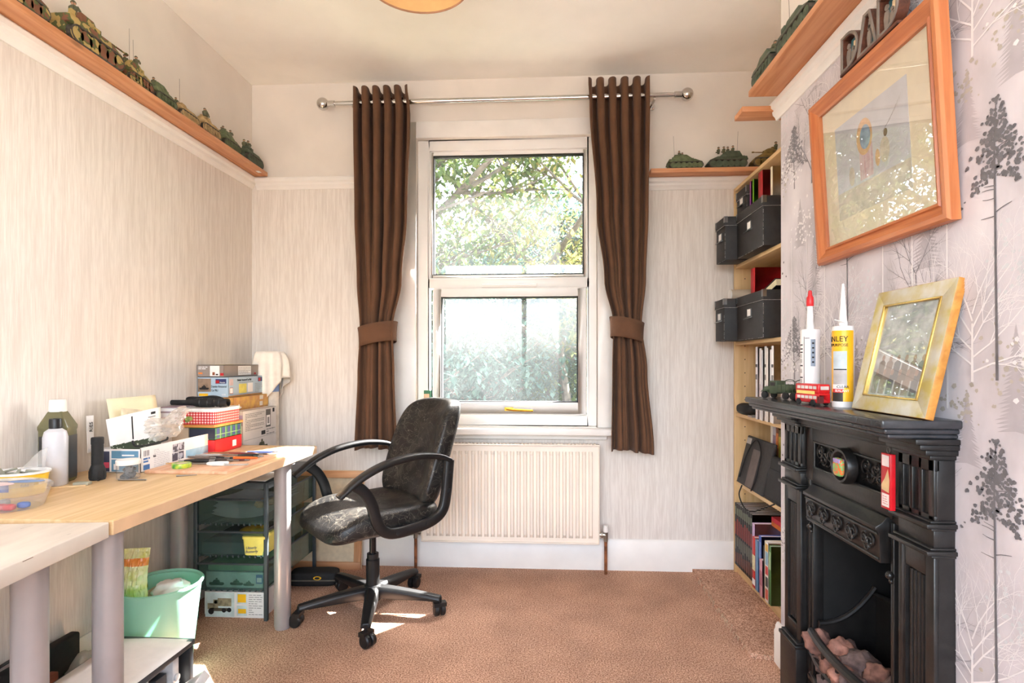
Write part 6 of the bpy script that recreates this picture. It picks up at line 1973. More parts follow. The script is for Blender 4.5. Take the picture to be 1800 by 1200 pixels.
# dark slipper-like box on the carpet behind the desk leg
sb = thing('shoe_case', 'low black case with a yellow badge on the carpet by the canvas', 'case', (-1.155, 2.76, 0), R(4))
mb = MB(); v, f = superell(0.12, 0.05, 0.036, 0.35, 0.35, 32, 14, lambda p: p + Vector((0, 0, 0.036))); mb.add(v, f); mb.build('body', BLACKM, sb, smooth=80)
mb = MB(); mb.box(-0.118, 0.118, -0.050, -0.046, 0.030, 0.036); mb.build('zip', P('zip_grey', (120, 116, 104), 0.4, 0.4), sb)
mb = MB(); mb.lathe([(1e-5, 0), (0.020, 0), (0.020, 0.002), (1e-5, 0.002)], 24, (0.03, -0.0520, 0.046), YELLOW, axis='y', sx=1.0, sy=0.45); mb.lathe([(1e-5, 0), (0.013, 0), (0.013, 0.001), (1e-5, 0.001)], 20, (0.03, -0.0528, 0.046), INK, axis='y', sx=1.0, sy=0.45); mb.build('badge', None, sb, smooth=0)

# small carton on the window sill
bx = carton('match_box', 'small green and orange carton on the window sill', 'box', (-0.632, 3.022, 0.7645), 0.036, 0.026, 0.200, P('orange_white_card', (226, 190, 150), 0.6))
mb = MB(); mb.box(-0.0183, 0.0183, -0.0133, 0.0133, 0.182, 0.2003); mb.box(0.012, 0.0183, -0.0133, 0.0133, 0.0, 0.182); mb.build('green_band', P('green_card', (52, 120, 80), 0.5), bx)

# ------------------------------------------------------------------ framed picture on the chimney breast (x: towards the viewer, y: into the wall)
pic = thing('framed_picture', 'pine framed picture with a cream mount on the chimney breast', 'picture', (0.876, 1.504, 1.420), R(-90), None, R(3.3))
PW, PH, FW = 0.2835, 0.490, 0.047
def frame_bar(parent, a, b, c, d, mat, name='frame_bar'):
    """mitred bar: outer edge a-b, inner edge d-c; raised outer lip, sloping in"""
    a, b, c, d = [Vector(p) for p in (a, b, c, d)]
    rows = []
    for t, y in ((0, 0.0), (0, -0.020), (0.12, -0.026), (0.35, -0.026), (0.55, -0.020), (0.80, -0.013), (0.86, -0.017), (1.0, -0.015), (1.0, 0.0)):
        rows.append([a.lerp(d, t) + Vector((0, y, 0)), b.lerp(c, t) + Vector((0, y, 0))])
    v = [tuple(p) for r_ in rows for p in r_]; f = []
    n = len(rows)
    for i in range(n - 1): f.append((2 * i, 2 * i + 1, 2 * i + 3, 2 * i + 2))
    f.append((2 * n - 2, 2 * n - 1, 1, 0))
    f.append(tuple(2 * i for i in range(n))); f.append(tuple(2 * i + 1 for i in range(n - 1, -1, -1)))
    mb = MB(); mb.add(v, f); return mb.build(name, mat, parent, smooth=25)
O = [(-PW, 0, 0), (PW, 0, 0), (PW, 0, PH), (-PW, 0, PH)]
I = [(-PW + FW, 0, FW), (PW - FW, 0, FW), (PW - FW, 0, PH - FW), (-PW + FW, 0, PH - FW)]
PINE_FX = wood('frame_pine_x', (196, 122, 74), (172, 96, 54), 'X', 0.35, 70)
for k in range(4): frame_bar(pic, O[k], O[(k + 1) % 4], I[(k + 1) % 4], I[k], PINE_FX if k % 2 == 0 else PINE_FZ)
mb = MB(); mb.box(-PW + FW, PW - FW, -0.006, -0.003, FW, PH - FW); mb.build('mount', P('cream_mount', (240, 226, 196), 0.8, var=0.02), pic)
# picture sheet: soft invented shapes in ochre, rose and blue
mb = MB()
ax0, ax1, az0, az1 = -0.170, 0.150, 0.110, 0.375
BG = P('art_pale_grey_blue', (210, 210, 214), 0.8, var=0.04, scale=12)
mb.box(ax0, ax1, -0.0070, -0.0062, az0, az1, BG)
def ell(cx, cz, rx, rz_, m_, y=-0.0074, n=20): mb.add([(cx + rx * math.cos(2 * PI * k / n), y, cz + rz_ * math.sin(2 * PI * k / n)) for k in range(n)], [tuple(range(n))], m_)
A1 = P('art_ochre', (226, 186, 140), 0.8, var=0.06, scale=40); A2 = P('art_rose', (200, 158, 162), 0.8, col2=(222, 202, 204), scale=60, stretch=(4, 1, 0.2)); A3 = P('art_blue', (150, 172, 192), 0.8, var=0.12, scale=40); A4 = P('art_sand', (216, 206, 186), 0.8, var=0.06, scale=40)
mb.quad((-0.055, -0.0073, 0.19), (0.005, -0.0073, 0.19), (0.005, -0.0073, 0.275), (-0.055, -0.0073, 0.275), A2)
ell(-0.028, 0.300, 0.036, 0.048, A1); ell(-0.024, 0.298, 0.024, 0.032, A3, -0.0076)
ell(0.055, 0.235, 0.020, 0.032, A4); ell(0.025, 0.225, 0.010, 0.022, A1, -0.0076); ell(-0.095, 0.215, 0.014, 0.026, A4); ell(0.062, 0.275, 0.008, 0.010, P('art_umber', (140, 110, 90), 0.8), -0.0076)
for k in range(9): mb.quad((0.05 + 0.010 * k, -0.0073, 0.28 + 0.006 * k), (0.085 + 0.006 * k, -0.0073, 0.30 + 0.006 * k), (0.085 + 0.006 * k, -0.0073, 0.3015 + 0.006 * k), (0.05 + 0.010 * k, -0.0073, 0.2815 + 0.006 * k), PRINTGREY)
mb.quad((ax0, -0.0072, az0), (ax1, -0.0072, az0), (ax1, -0.0072, az0 + 0.07), (ax0, -0.0072, az0 + 0.075), A4)
mb.build('artwork', None, pic, smooth=0, label='pale drawing of ochre, rose and blue shapes')
PGLASS = glass_mat('picture_glass', mirror=0.20)
mb = MB(); mb.quad((-PW + FW - 0.002, -0.0105, FW - 0.002), (PW - FW + 0.002, -0.0105, FW - 0.002), (PW - FW + 0.002, -0.0105, PH - FW + 0.002), (-PW + FW - 0.002, -0.0105, PH - FW + 0.002)); mb.build('glass', PGLASS, pic, smooth=0)

# DAD ornament standing on the frame
dd = thing('letter_ornament', 'carved wooden ornament of the letters DAD on top of the picture', 'ornament', (0.845, 1.480, 1.9105), R(-90))
BRN = wood('dark_layered_wood', (104, 60, 42), (66, 38, 28), 'X', 0.5, 90); GRYW = P('grey_wood_face', (134, 124, 114), 0.6, var=0.1); TEALW = P('teal_back', (64, 118, 128), 0.6); CRM = P('cream_wood', (236, 214, 176), 0.6)
def ring(mb, outer, inner, y0, y1, mat=None):
    n = len(outer)
    v = [(p[0], y0, p[1]) for p in outer] + [(p[0], y0, p[1]) for p in inner] + [(p[0], y1, p[1]) for p in outer] + [(p[0], y1, p[1]) for p in inner]
    f = []
    for k in range(n):
        j = (k + 1) % n
        f += [(k, j, n + j, n + k), (2 * n + k, 3 * n + k, 3 * n + j, 2 * n + j), (k, 2 * n + k, 2 * n + j, j), (n + k, n + j, 3 * n + j, 3 * n + k)]
    mb.add(v, f, mat)
def dshape(w, h, s):
    pts = [(s, s), (s, h - s)]
    for k in range(13):
        a = PI / 2 - PI * k / 12
        pts.append((w * 0.35 + (w * 0.65 - s) * max(0, math.cos(a)), h / 2 + (h / 2 - s) * math.sin(a)))
    return pts
def person(mb, x, z, s, mat, y0, y1):
    mb.prism([(x - 0.10 * s, z), (x + 0.10 * s, z), (x + 0.16 * s, z + 0.45 * s), (x + 0.10 * s, z + 0.72 * s), (x - 0.10 * s, z + 0.72 * s), (x - 0.16 * s, z + 0.45 * s)], y0, y1, 'y', mat)
    mb.prism([(x + 0.11 * s * math.cos(2 * PI * k / 10), z + 0.86 * s + 0.12 * s * math.sin(2 * PI * k / 10)) for k in range(10)], y0, y1, 'y', mat)
mb = MB(); mb.box(-0.122, 0.130, -0.020, 0.012, 0, 0.008); mb.build('base', BRN, dd, bevel=0.001)
for x0, w, nm in ((-0.120, 0.082, 'D'), (0.048, 0.082, 'D')):
    h = 0.098
    mb = MB(); out = [(x0 + p[0], 0.008 + p[1]) for p in dshape(w, h, 0)]; inn = [(x0 + p[0], 0.008 + p[1]) for p in dshape(w, h, 0.010)]
    ring(mb, out, inn, -0.016, 0.010); lt = mb.build('letter', BRN, dd)
    mb = MB(); ring(mb, out, [(x0 + p[0], 0.008 + p[1]) for p in dshape(w, h, 0.007)], -0.0195, -0.0162); mb.build('letter_face', GRYW, lt)
    mb = MB(); mb.prism(inn, 0.004, 0.006, 'y'); mb.build('backing', TEALW, lt)
    mb = MB(); person(mb, x0 + w * 0.32, 0.018, 0.062, GRYW, -0.012, -0.008); person(mb, x0 + w * 0.58, 0.018, 0.045, GRYW, -0.012, -0.008); mb.build('figure', None, lt)
    mb = MB(); mb.box(x0 + w * 0.62, x0 + w * 0.82, -0.004, 0.0, 0.030, 0.066); mb.box(x0 + w * 0.45, x0 + w * 0.58, -0.004, 0.0, 0.05, 0.08); mb.build('inlay', CRM, lt)
x0 = -0.040; h = 0.098
mb = MB(); out = [(x0, 0.008), (x0 + 0.028, 0.106), (x0 + 0.056, 0.106), (x0 + 0.086, 0.008)]; inn = [(x0 + 0.014, 0.016), (x0 + 0.036, 0.095), (x0 + 0.049, 0.095), (x0 + 0.071, 0.016)]
ring(mb, out, inn, -0.016, 0.010); lt = mb.build('letter', BRN, dd)
mb = MB(); ring(mb, out, [(x0 + 0.010, 0.014), (x0 + 0.034, 0.098), (x0 + 0.051, 0.098), (x0 + 0.076, 0.014)], -0.0195, -0.0162); mb.build('letter_face', GRYW, lt)
mb = MB(); mb.prism(inn, 0.004, 0.006, 'y'); mb.build('backing', TEALW, lt)
mb = MB(); person(mb, x0 + 0.042, 0.018, 0.056, GRYW, -0.012, -0.008); person(mb, x0 + 0.043, 0.064, 0.026, GRYW, -0.012, -0.008); mb.build('figure', None, lt)
# ------------------------------------------------------------------ mantel shelf objects
MZ = 0.9972
def cartridge(name, label, x, y, body_mat, nozzle_h, tip=None, rz=0.0):
    t = thing(name, label, 'sealant tube', (x, y, MZ), rz)
    mb = MB(); mb.lathe([(1e-5, 0), (0.0265, 0), (0.0270, 0.001), (0.0270, 0.214), (0.0255, 0.220), (0.010, 0.222), (1e-5, 0.222)], 36); b = mb.build('cartridge', body_mat, t)
    mb = MB()
    pr_ = [(0.0105, 0.221), (0.0115, 0.224), (0.0110, 0.232), (0.0098, 0.236), (0.0035, 0.236 + nozzle_h), (1e-5, 0.237 + nozzle_h)]
    if tip: pr_ = [(0.0105, 0.221), (0.0115, 0.224), (0.0110, 0.232), (0.0098, 0.236), (0.0078, 0.236 + nozzle_h), (1e-5, 0.237 + nozzle_h)]
    mb.lathe(pr_, 24); mb.build('nozzle', P('white_nozzle', (236, 234, 232), 0.4), t)
    if tip:
        z = 0.236 + nozzle_h
        mb = MB(); mb.lathe([(0.0095, z - 0.006), (0.0105, z - 0.004), (0.0100, z + 0.020), (0.0060, z + 0.026), (0.0050, z + 0.040), (1e-5, z + 0.043)], 20); mb.build('tip_cap', tip, t)
    return t, b
def cyl_patch(mb, a0, a1, z0, z1, mat, r_=0.0273, n=10):
    v = []; f = []
    for k in range(n + 1):
        a = R(a0 + (a1 - a0) * k / n)
        v += [(r_ * math.cos(a), r_ * math.sin(a), z0), (r_ * math.cos(a), r_ * math.sin(a), z1)]
    for k in range(n): f.append((2 * k, 2 * k + 2, 2 * k + 3, 2 * k + 1))
    mb.add(v, f, mat)
# the camera sees these from about -120 degrees
t, b = cartridge('sealant_tube', 'white sealant tube with a red tip on the mantel shelf', 0.800, 1.722, P('white_tube', (236, 232, 230), 0.35, var=0.015), 0.060, P('red_tip', (214, 40, 44), 0.35))
mb = MB()
cyl_patch(mb, -152, -148, 0.012, 0.198, P('tube_dark_print', (80, 78, 78), 0.5)); cyl_patch(mb, -112, -84, 0.110, 0.190, P('tube_grey_blue', (138, 150, 166), 0.5))
for k, z in enumerate((0.172, 0.160, 0.150, 0.110, 0.075, 0.050, 0.040)): cyl_patch(mb, -190, -160, z, z + 0.0035, INK)
for k, z in enumerate((0.135, 0.120, 0.09, 0.06)): cyl_patch(mb, -190, -165, z, z + 0.012, P('tube_light_print', (196, 190, 188), 0.5), 0.0272)
for k in range(5): cyl_patch(mb, -104, -92, 0.120 + 0.014 * k, 0.125 + 0.014 * k, INK, 0.0275)
cyl_patch(mb, -145, -118, 0.192, 0.195, PRINTGREY); cyl_patch(mb, -110, -90, 0.030, 0.034, PRINTGREY); cyl_patch(mb, -110, -92, 0.045, 0.049, PRINTGREY)
mb.build('print', None, b, smooth=60)
t, b = cartridge('sealant_tube', 'yellow labelled sealant tube with a long white nozzle on the mantel shelf', 0.818, 1.572, P('white_tube'), 0.100)
mb = MB()
YLAB = P('yellow_label', (247, 186, 34), 0.35, var=0.02)
cyl_patch(mb, -215, -55, 0.016, 0.208, YLAB, 0.0272, 30)
cyl_patch(mb, -175, -98, 0.054, 0.152, P('grey_photo_print', (190, 202, 208), 0.5), 0.0274, 16)
cyl_patch(mb, -175, -98, 0.054, 0.104, P('grey_photo_lower', (182, 176, 174), 0.5), 0.02745, 16); cyl_patch(mb, -170, -100, 0.101, 0.104, INK, 0.0276, 14)
cyl_patch(mb, -182, -118, 0.016, 0.042, P('tube_black_print', (46, 42, 38), 0.5), 0.0274, 14)
cyl_patch(mb, -178, -114, 0.040, 0.050, P('tube_red_print', (214, 54, 48), 0.5), 0.0276, 14); cyl_patch(mb, -178, -112, 0.050, 0.062, WCARD, 0.0276, 14)
lb = mb.build('label', None, b, smooth=60)
letters(lb, 'STANLEY', 0.021, INK, (0, 0, 0.178), (1, 0, 0), (0, 0, 1), wrap=(0.0274, R(-258)), sx=0.92)
letters(lb, 'MULTI PURPOSE', 0.011, INK, (0, 0, 0.165), (1, 0, 0), (0, 0, 1), wrap=(0.0274, R(-250)), sx=0.95)
letters(lb, 'CLEAR', 0.010, INK, (0, 0, 0.0525), (1, 0, 0), (0, 0, 1), wrap=(0.0278, R(-150)))
letters(lb, 'SEALANT', 0.0085, PAPER, (0, 0, 0.0422), (1, 0, 0), (0, 0, 1), wrap=(0.0278, R(-160)))
mb = MB(); mb.tube(bez([(0.006, -0.006, 0.226), (-0.010, -0.014, 0.232), (-0.026, -0.006, 0.238)], 4), 0.0016, 6); mb.build('cap_strap', P('white_nozzle'), t)

# double-decker bus: length along x
bs = thing('toy_bus', 'red double-decker toy bus on the mantel shelf', 'toy bus', (0.768, 1.640, MZ), R(-80))
BRED = P('bus_red', (200, 30, 36), 0.3, var=0.04)
BL, BWd, BHt = 0.076, 0.026, 0.044
mb = MB(); mb.box(-BL / 2, BL / 2, -BWd / 2, BWd / 2, 0.006, 0.022); mb.box(-BL / 2 + 0.002, BL / 2, -BWd / 2, BWd / 2, 0.022, 0.026); mb.box(-BL / 2 + 0.001, BL / 2 - 0.001, -BWd / 2, BWd / 2, 0.026, BHt); mb.build('body', BRED, bs, bevel=0.0025)
WINP = P('bus_window', (206, 202, 196), 0.15)
for z in (0.014, 0.034):
    for k in range(5):
        for sy in (-1, 1):
            mb = MB(); mb.box(-BL / 2 + 0.008 + k * 0.0128, -BL / 2 + 0.018 + k * 0.0128, sy * BWd / 2, sy * (BWd / 2 + 0.0004), z, z + 0.006); mb.build('window', WINP, bs)
for sx in (-1, 1):
    mb = MB(); mb.box(sx * BL / 2, sx * (BL / 2 + 0.0004), -0.009, 0.009, 0.033, 0.040); mb.build('end_window', WINP, bs)
mb = MB(); mb.box(-BL / 2 + 0.006, BL / 2 - 0.012, -BWd / 2 - 0.0005, -BWd / 2, 0.0235, 0.030, P('bus_advert', (238, 206, 110), 0.4)); adv = mb.build('advert_panel', None, bs)
mb = MB(); mb.box(BL / 2 - 0.004, BL / 2 + 0.0005, -BWd / 2 - 0.0005, -0.002, 0.007, 0.020); mb.build('platform_opening', P('bus_inside', (92, 30, 30), 0.6), bs)
for x in (-0.024, 0.022):
    for sy in (-1, 1):
        mb = MB(); mb.lathe([(1e-5, 0), (0.0062, 0), (0.0065, 0.001), (0.0065, 0.004), (1e-5, 0.004)], 16, (x, sy * (BWd / 2 - 0.001) - (0.004 if sy < 0 else 0), 0.0066), axis='y'); mb.build('wheel', BLACKM, bs)
bs.scale = (1.38, 1.38, 1.38)
# army truck
tk = thing('toy_truck', 'olive green toy army truck at the far end of the mantel shelf', 'toy truck', (0.798, 1.905, MZ), R(118))
OLV = P('army_green', (62, 74, 52), 0.6, var=0.12, scale=60)
mb = MB(); mb.hexa([(0.030, -0.012, 0.016), (0.060, -0.010, 0.016), (0.060, 0.010, 0.016), (0.030, 0.012, 0.016)], [(0.030, -0.012, 0.036), (0.058, -0.009, 0.032), (0.058, 0.009, 0.032), (0.030, 0.012, 0.036)]); mb.build('bonnet', OLV, tk, bevel=0.002)
mb = MB(); mb.box(0.006, 0.032, -0.019, 0.019, 0.014, 0.050); mb.build('cab', OLV, tk, bevel=0.003)
for sy in (-1, 1):
    mb = MB(); mb.box(0.011, 0.027, sy * 0.019, sy * 0.0194, 0.036, 0.046); mb.build('cab_window', P('dark_window', (40, 42, 44), 0.2), tk)
mb = MB(); mb.box(0.0322, 0.0328, -0.014, 0.014, 0.038, 0.047); mb.build('windscreen', P('dark_window'), tk)
mb = MB(); mb.box(-0.062, 0.004, -0.021, 0.021, 0.018, 0.022)
for sy in (-1, 1): mb.box(-0.062, 0.004, sy * 0.021, sy * 0.019, 0.022, 0.040)
mb.box(-0.062, -0.060, -0.019, 0.019, 0.022, 0.040); mb.box(0.002, 0.004, -0.019, 0.019, 0.022, 0.040)
bed = mb.build('load_bed', OLV, tk, bevel=0.0005)
for k in range(6):
    for sy in (-1, 1):
        mb = MB(); mb.box(-0.060 + k * 0.012, -0.058 + k * 0.012, sy * 0.021, sy * 0.0222, 0.020, 0.041); mb.build('stake', OLV, bed)
mb = MB()
for x in (-0.055, -0.02): mb.tube(bez([(x, -0.020, 0.040), (x, -0.018, 0.050), (x, 0, 0.054), (x, 0.018, 0.050), (x, 0.020, 0.040)], 4), 0.0010, 5)
mb.tube([(-0.055, 0.018, 0.05), (-0.02, 0.018, 0.05)], 0.0008, 5); mb.build('hoop', OLV, bed)
for x in (0.046, -0.022, -0.046):
    for sy in (-1, 1):
        mb = MB(); mb.lathe([(1e-5, -0.004), (0.007, -0.004), (0.0098, -0.003), (0.0098, 0.003), (0.007, 0.004), (1e-5, 0.004)], 18, (x, sy * 0.018, 0.0099), axis='y'); mb.build('wheel', BLACKM, tk)
mb = MB()
for sy in (-1, 1): mb.prism([(0.032, 0.018), (0.036, 0.024), (0.050, 0.024), (0.058, 0.018), (0.050, 0.021), (0.037, 0.021)], sy * 0.011, sy * 0.022, 'y')
mb.build('mudguard', OLV, tk)
tk.scale = (1.2, 1.2, 1.2)
# leaning photo frame
pf = thing('photo_frame', 'gold photo frame with mottled edges leaning on the wall above the mantel', 'photo frame', (0.812, 1.358, MZ + 0.001), R(-90), None, R(-13.0))
GMOT = P('mottled_gold', (186, 168, 92), 0.4, 0.15, col2=(204, 200, 186), scale=20)
GED = wood('gold_edge_wood', (206, 146, 70), (178, 118, 50), 'X', 0.4, 50)
fw_, fh_, fb = 0.140, 0.305, 0.036
O = [(-fw_, 0, 0), (fw_, 0, 0), (fw_, 0, fh_), (-fw_, 0, fh_)]; I = [(-fw_ + fb, 0, fb), (fw_ - fb, 0, fb), (fw_ - fb, 0, fh_ - fb), (-fw_ + fb, 0, fh_ - fb)]
def flat_bar(parent, a, b, c, d, mat, name, y0, y1):
    v = [(p[0], y, p[2]) for y in (y0, y1) for p in (a, b, c, d)]
    mb = MB(); mb.add(v, [(0, 1, 2, 3), (7, 6, 5, 4), (0, 4, 5, 1), (1, 5, 6, 2), (2, 6, 7, 3), (3, 7, 4, 0)]); return mb.build(name, mat, parent, bevel=0.001)
for k in range(4): flat_bar(pf, O[k], O[(k + 1) % 4], I[(k + 1) % 4], I[k], GMOT, 'frame_bar', -0.012, -0.002)
for k in range(4):
    q = [(p[0] * 1.006, 0, (p[2] - fh_ / 2) * 1.004 + fh_ / 2) for p in O]
    q2 = [(p[0] * 0.985, 0, (p[2] - fh_ / 2) * 0.985 + fh_ / 2) for p in O]
    flat_bar(pf, q[k], q[(k + 1) % 4], q2[(k + 1) % 4], q2[k], GED, 'edge', -0.0115, 0.006)
GLD = P('gold_slip', (212, 180, 104), 0.25, 0.8)
for k in range(4):
    i2 = [(p[0] * 0.93, 0, (p[2] - fh_ / 2) * 0.965 + fh_ / 2) for p in I]
    flat_bar(pf, I[k], I[(k + 1) % 4], i2[(k + 1) % 4], i2[k], GLD, 'gold_slip', -0.0135, -0.004)
mb = MB(); mb.box(-fw_ + fb, fw_ - fb, -0.005, -0.004, fb, fh_ - fb, P('group_photo', (176, 180, 178), 0.7, col2=(232, 234, 232), scale=30))
for k in range(12):
    cx_, cz_ = -0.075 + 0.029 * (k % 6) + 0.012 * (k // 6), 0.075 + 0.035 * (k // 6)
    m_ = P('photo_tones_%d' % (k % 3), ((150, 140, 132), (166, 152, 142), (132, 134, 138))[k % 3], 0.7)
    mb.add([(cx_ + q[0], -0.0052 - 0.0001 * (k // 6), cz_ + q[1]) for q in ((-0.011, -0.03), (0.011, -0.03), (0.012, 0.012), (0.004, 0.018), (-0.004, 0.018), (-0.012, 0.012))], [(0, 1, 2, 3, 4, 5)], m_)
    mb.add([(cx_ + 0.006 * math.cos(q * PI / 4), -0.0054, cz_ + 0.024 + 0.008 * math.sin(q * PI / 4)) for q in range(8)], [tuple(range(8))], P('photo_skin', (186, 160, 144), 0.7))
mb.build('photograph', None, pf, smooth=0)
mb = MB(); mb.quad((-fw_ + fb, -0.0075, fb), (fw_ - fb, -0.0075, fb), (fw_ - fb, -0.0075, fh_ - fb), (-fw_ + fb, -0.0075, fh_ - fb)); mb.build('glass', glass_mat('photo_glass', mirror=0.26), pf, smooth=0)
# red tag hanging from the frieze, and the small bright sachet on the medallion
tg = thing('gift_tag', 'red and white decorated gift tag hanging on the fireplace frieze', 'gift tag', (0.806, 1.352, 0.776), R(-90))
mb = MB(); mb.box(-0.018, 0.018, -0.006, 0.006, 0, 0.130); mb.build('block', P('tag_red', (198, 24, 34), 0.3), tg, bevel=0.001)
mb = MB(); o = (-0.018, -0.006, 0)
panel_quad(mb, o, *FRONT, 0.004, 0.032, 0.006, 0.036, P('tag_white', (240, 226, 222), 0.5)); panel_quad(mb, o, *FRONT, 0.004, 0.032, 0.100, 0.126, P('tag_white')); 
mb.add([(o[0] + a, o[1] - 0.0008, b) for a, b in ((0.004, 0.044), (0.032, 0.040), (0.034, 0.070), (0.028, 0.096), (0.016, 0.072), (0.003, 0.056))], [(0, 1, 2, 3, 4, 5)], P('tag_tan', (222, 190, 140), 0.6))
text_block(mb, o, *FRONT, 0.008, 0.028, 0.010, 0.032, P('pink_print2', (214, 130, 130), 0.6), 4, rnd, 0.3)
mb.build('print', None, tg, smooth=0)
mb = MB(); mb.tube(bez([(0, 0, 0.128), (0.006, 0, 0.138), (0, 0, 0.146), (-0.006, 0, 0.138), (0, 0, 0.128)], 5), 0.0010, 6); mb.build('hook', STEEL, tg)
sc = thing('sachet', 'small bright patterned sachet propped on the round boss of the fireplace', 'sachet', (0.806, 1.572, 0.808), R(-90))
mb = MB(); v, f = superell(0.022, 0.007, 0.025, 0.5, 0.5, 24, 12, lambda p: p + Vector((0, 0, 0.025))); mb.add(v, f); mb.build('pouch', P('sachet_pattern', (226, 120, 60), 0.4, col2=(120, 190, 110), scale=130, thresh=0.5), sc, smooth=80)
mb = MB(); mb.box(-0.017, 0.017, -0.0075, 0.0075, 0.036, 0.048); mb.build('blue_top', P('sachet_blue', (120, 160, 210), 0.4, col2=(196, 120, 180), scale=160), sc, bevel=0.002)

# ------------------------------------------------------------------ pine display shelves
def plank_shelf(label, loc, sx, sy, sz, mat):
    mb = MB(); mb.box(-sx / 2, sx / 2, -sy / 2, sy / 2, 0, sz); return mb.build('display_shelf', mat, None, bevel=0.001, label=label, cat='shelf', loc=loc)
SL = plank_shelf('long pine display shelf on the left wall', (XL + 0.0505, 1.02, ZR1 + 0.0005), 0.100, 4.0, 0.022, PINE_Y)
mb = MB(); mb.box(0.0300, 0.0500, 1.905, 1.935, -0.0006, -0.0001); mb.build('price_label', PAPER, SL)
plank_shelf('pine display shelf right of the window', (0.925, YB - 0.0505, 2.1055), 0.73, 0.100, 0.022, PINE_X)
plank_shelf('pine display shelf on the chimney breast', (0.8145, 1.405, 2.0885), 0.130, 1.36, 0.020, PINE_Y)
plank_shelf('short pine board on the alcove return behind the chimney breast', (1.02, 2.178, 2.058), 0.55, 0.085, 0.020, PINE_X)

# ------------------------------------------------------------------ model tanks
def camo(name, a, b, c):
    if name in MATS: return MATS[name]
    m, nt, bs_ = new_mat(name)
    tc = nt.nodes.new('ShaderNodeTexCoord'); nz = nt.nodes.new('ShaderNodeTexNoise'); nz.inputs['Scale'].default_value = 26; nz.inputs['Detail'].default_value = 2
    nt.links.new(tc.outputs['Object'], nz.inputs['Vector'])
    rp = nt.nodes.new('ShaderNodeValToRGB'); rp.color_ramp.interpolation = 'CONSTANT'
    rp.color_ramp.elements[0].color = lin(a); rp.color_ramp.elements[1].position = 0.47; rp.color_ramp.elements[1].color = lin(b); e = rp.color_ramp.elements.new(0.56); e.color = lin(c)
    nt.links.new(nz.outputs[0], rp.inputs[0]); nt.links.new(rp.outputs[0], bs_.inputs['Base Color']); bs_.inputs['Roughness'].default_value = 0.7
    MATS[name] = m; return m
CAMO1 = camo('camouflage_yellow_green', (176, 152, 92), (86, 92, 50), (122, 78, 54))
GREEN1 = P('tank_green', (98, 108, 74), 0.65, var=0.15, scale=50)
GREEN2 = P('tank_dark_green', (78, 90, 70), 0.65, var=0.15, scale=50)
SAND = P('tank_sand', (178, 150, 104), 0.7, var=0.12, scale=50)
OCHRE = P('tank_ochre', (132, 106, 52), 0.7, var=0.18, scale=50)
TRK = P('tank_track', (72, 66, 58), 0.75, var=0.25, scale=90)
FIG = P('crew_uniform', (104, 104, 78), 0.8, var=0.15, scale=90); FLESH = P('crew_face', (206, 158, 126), 0.7)

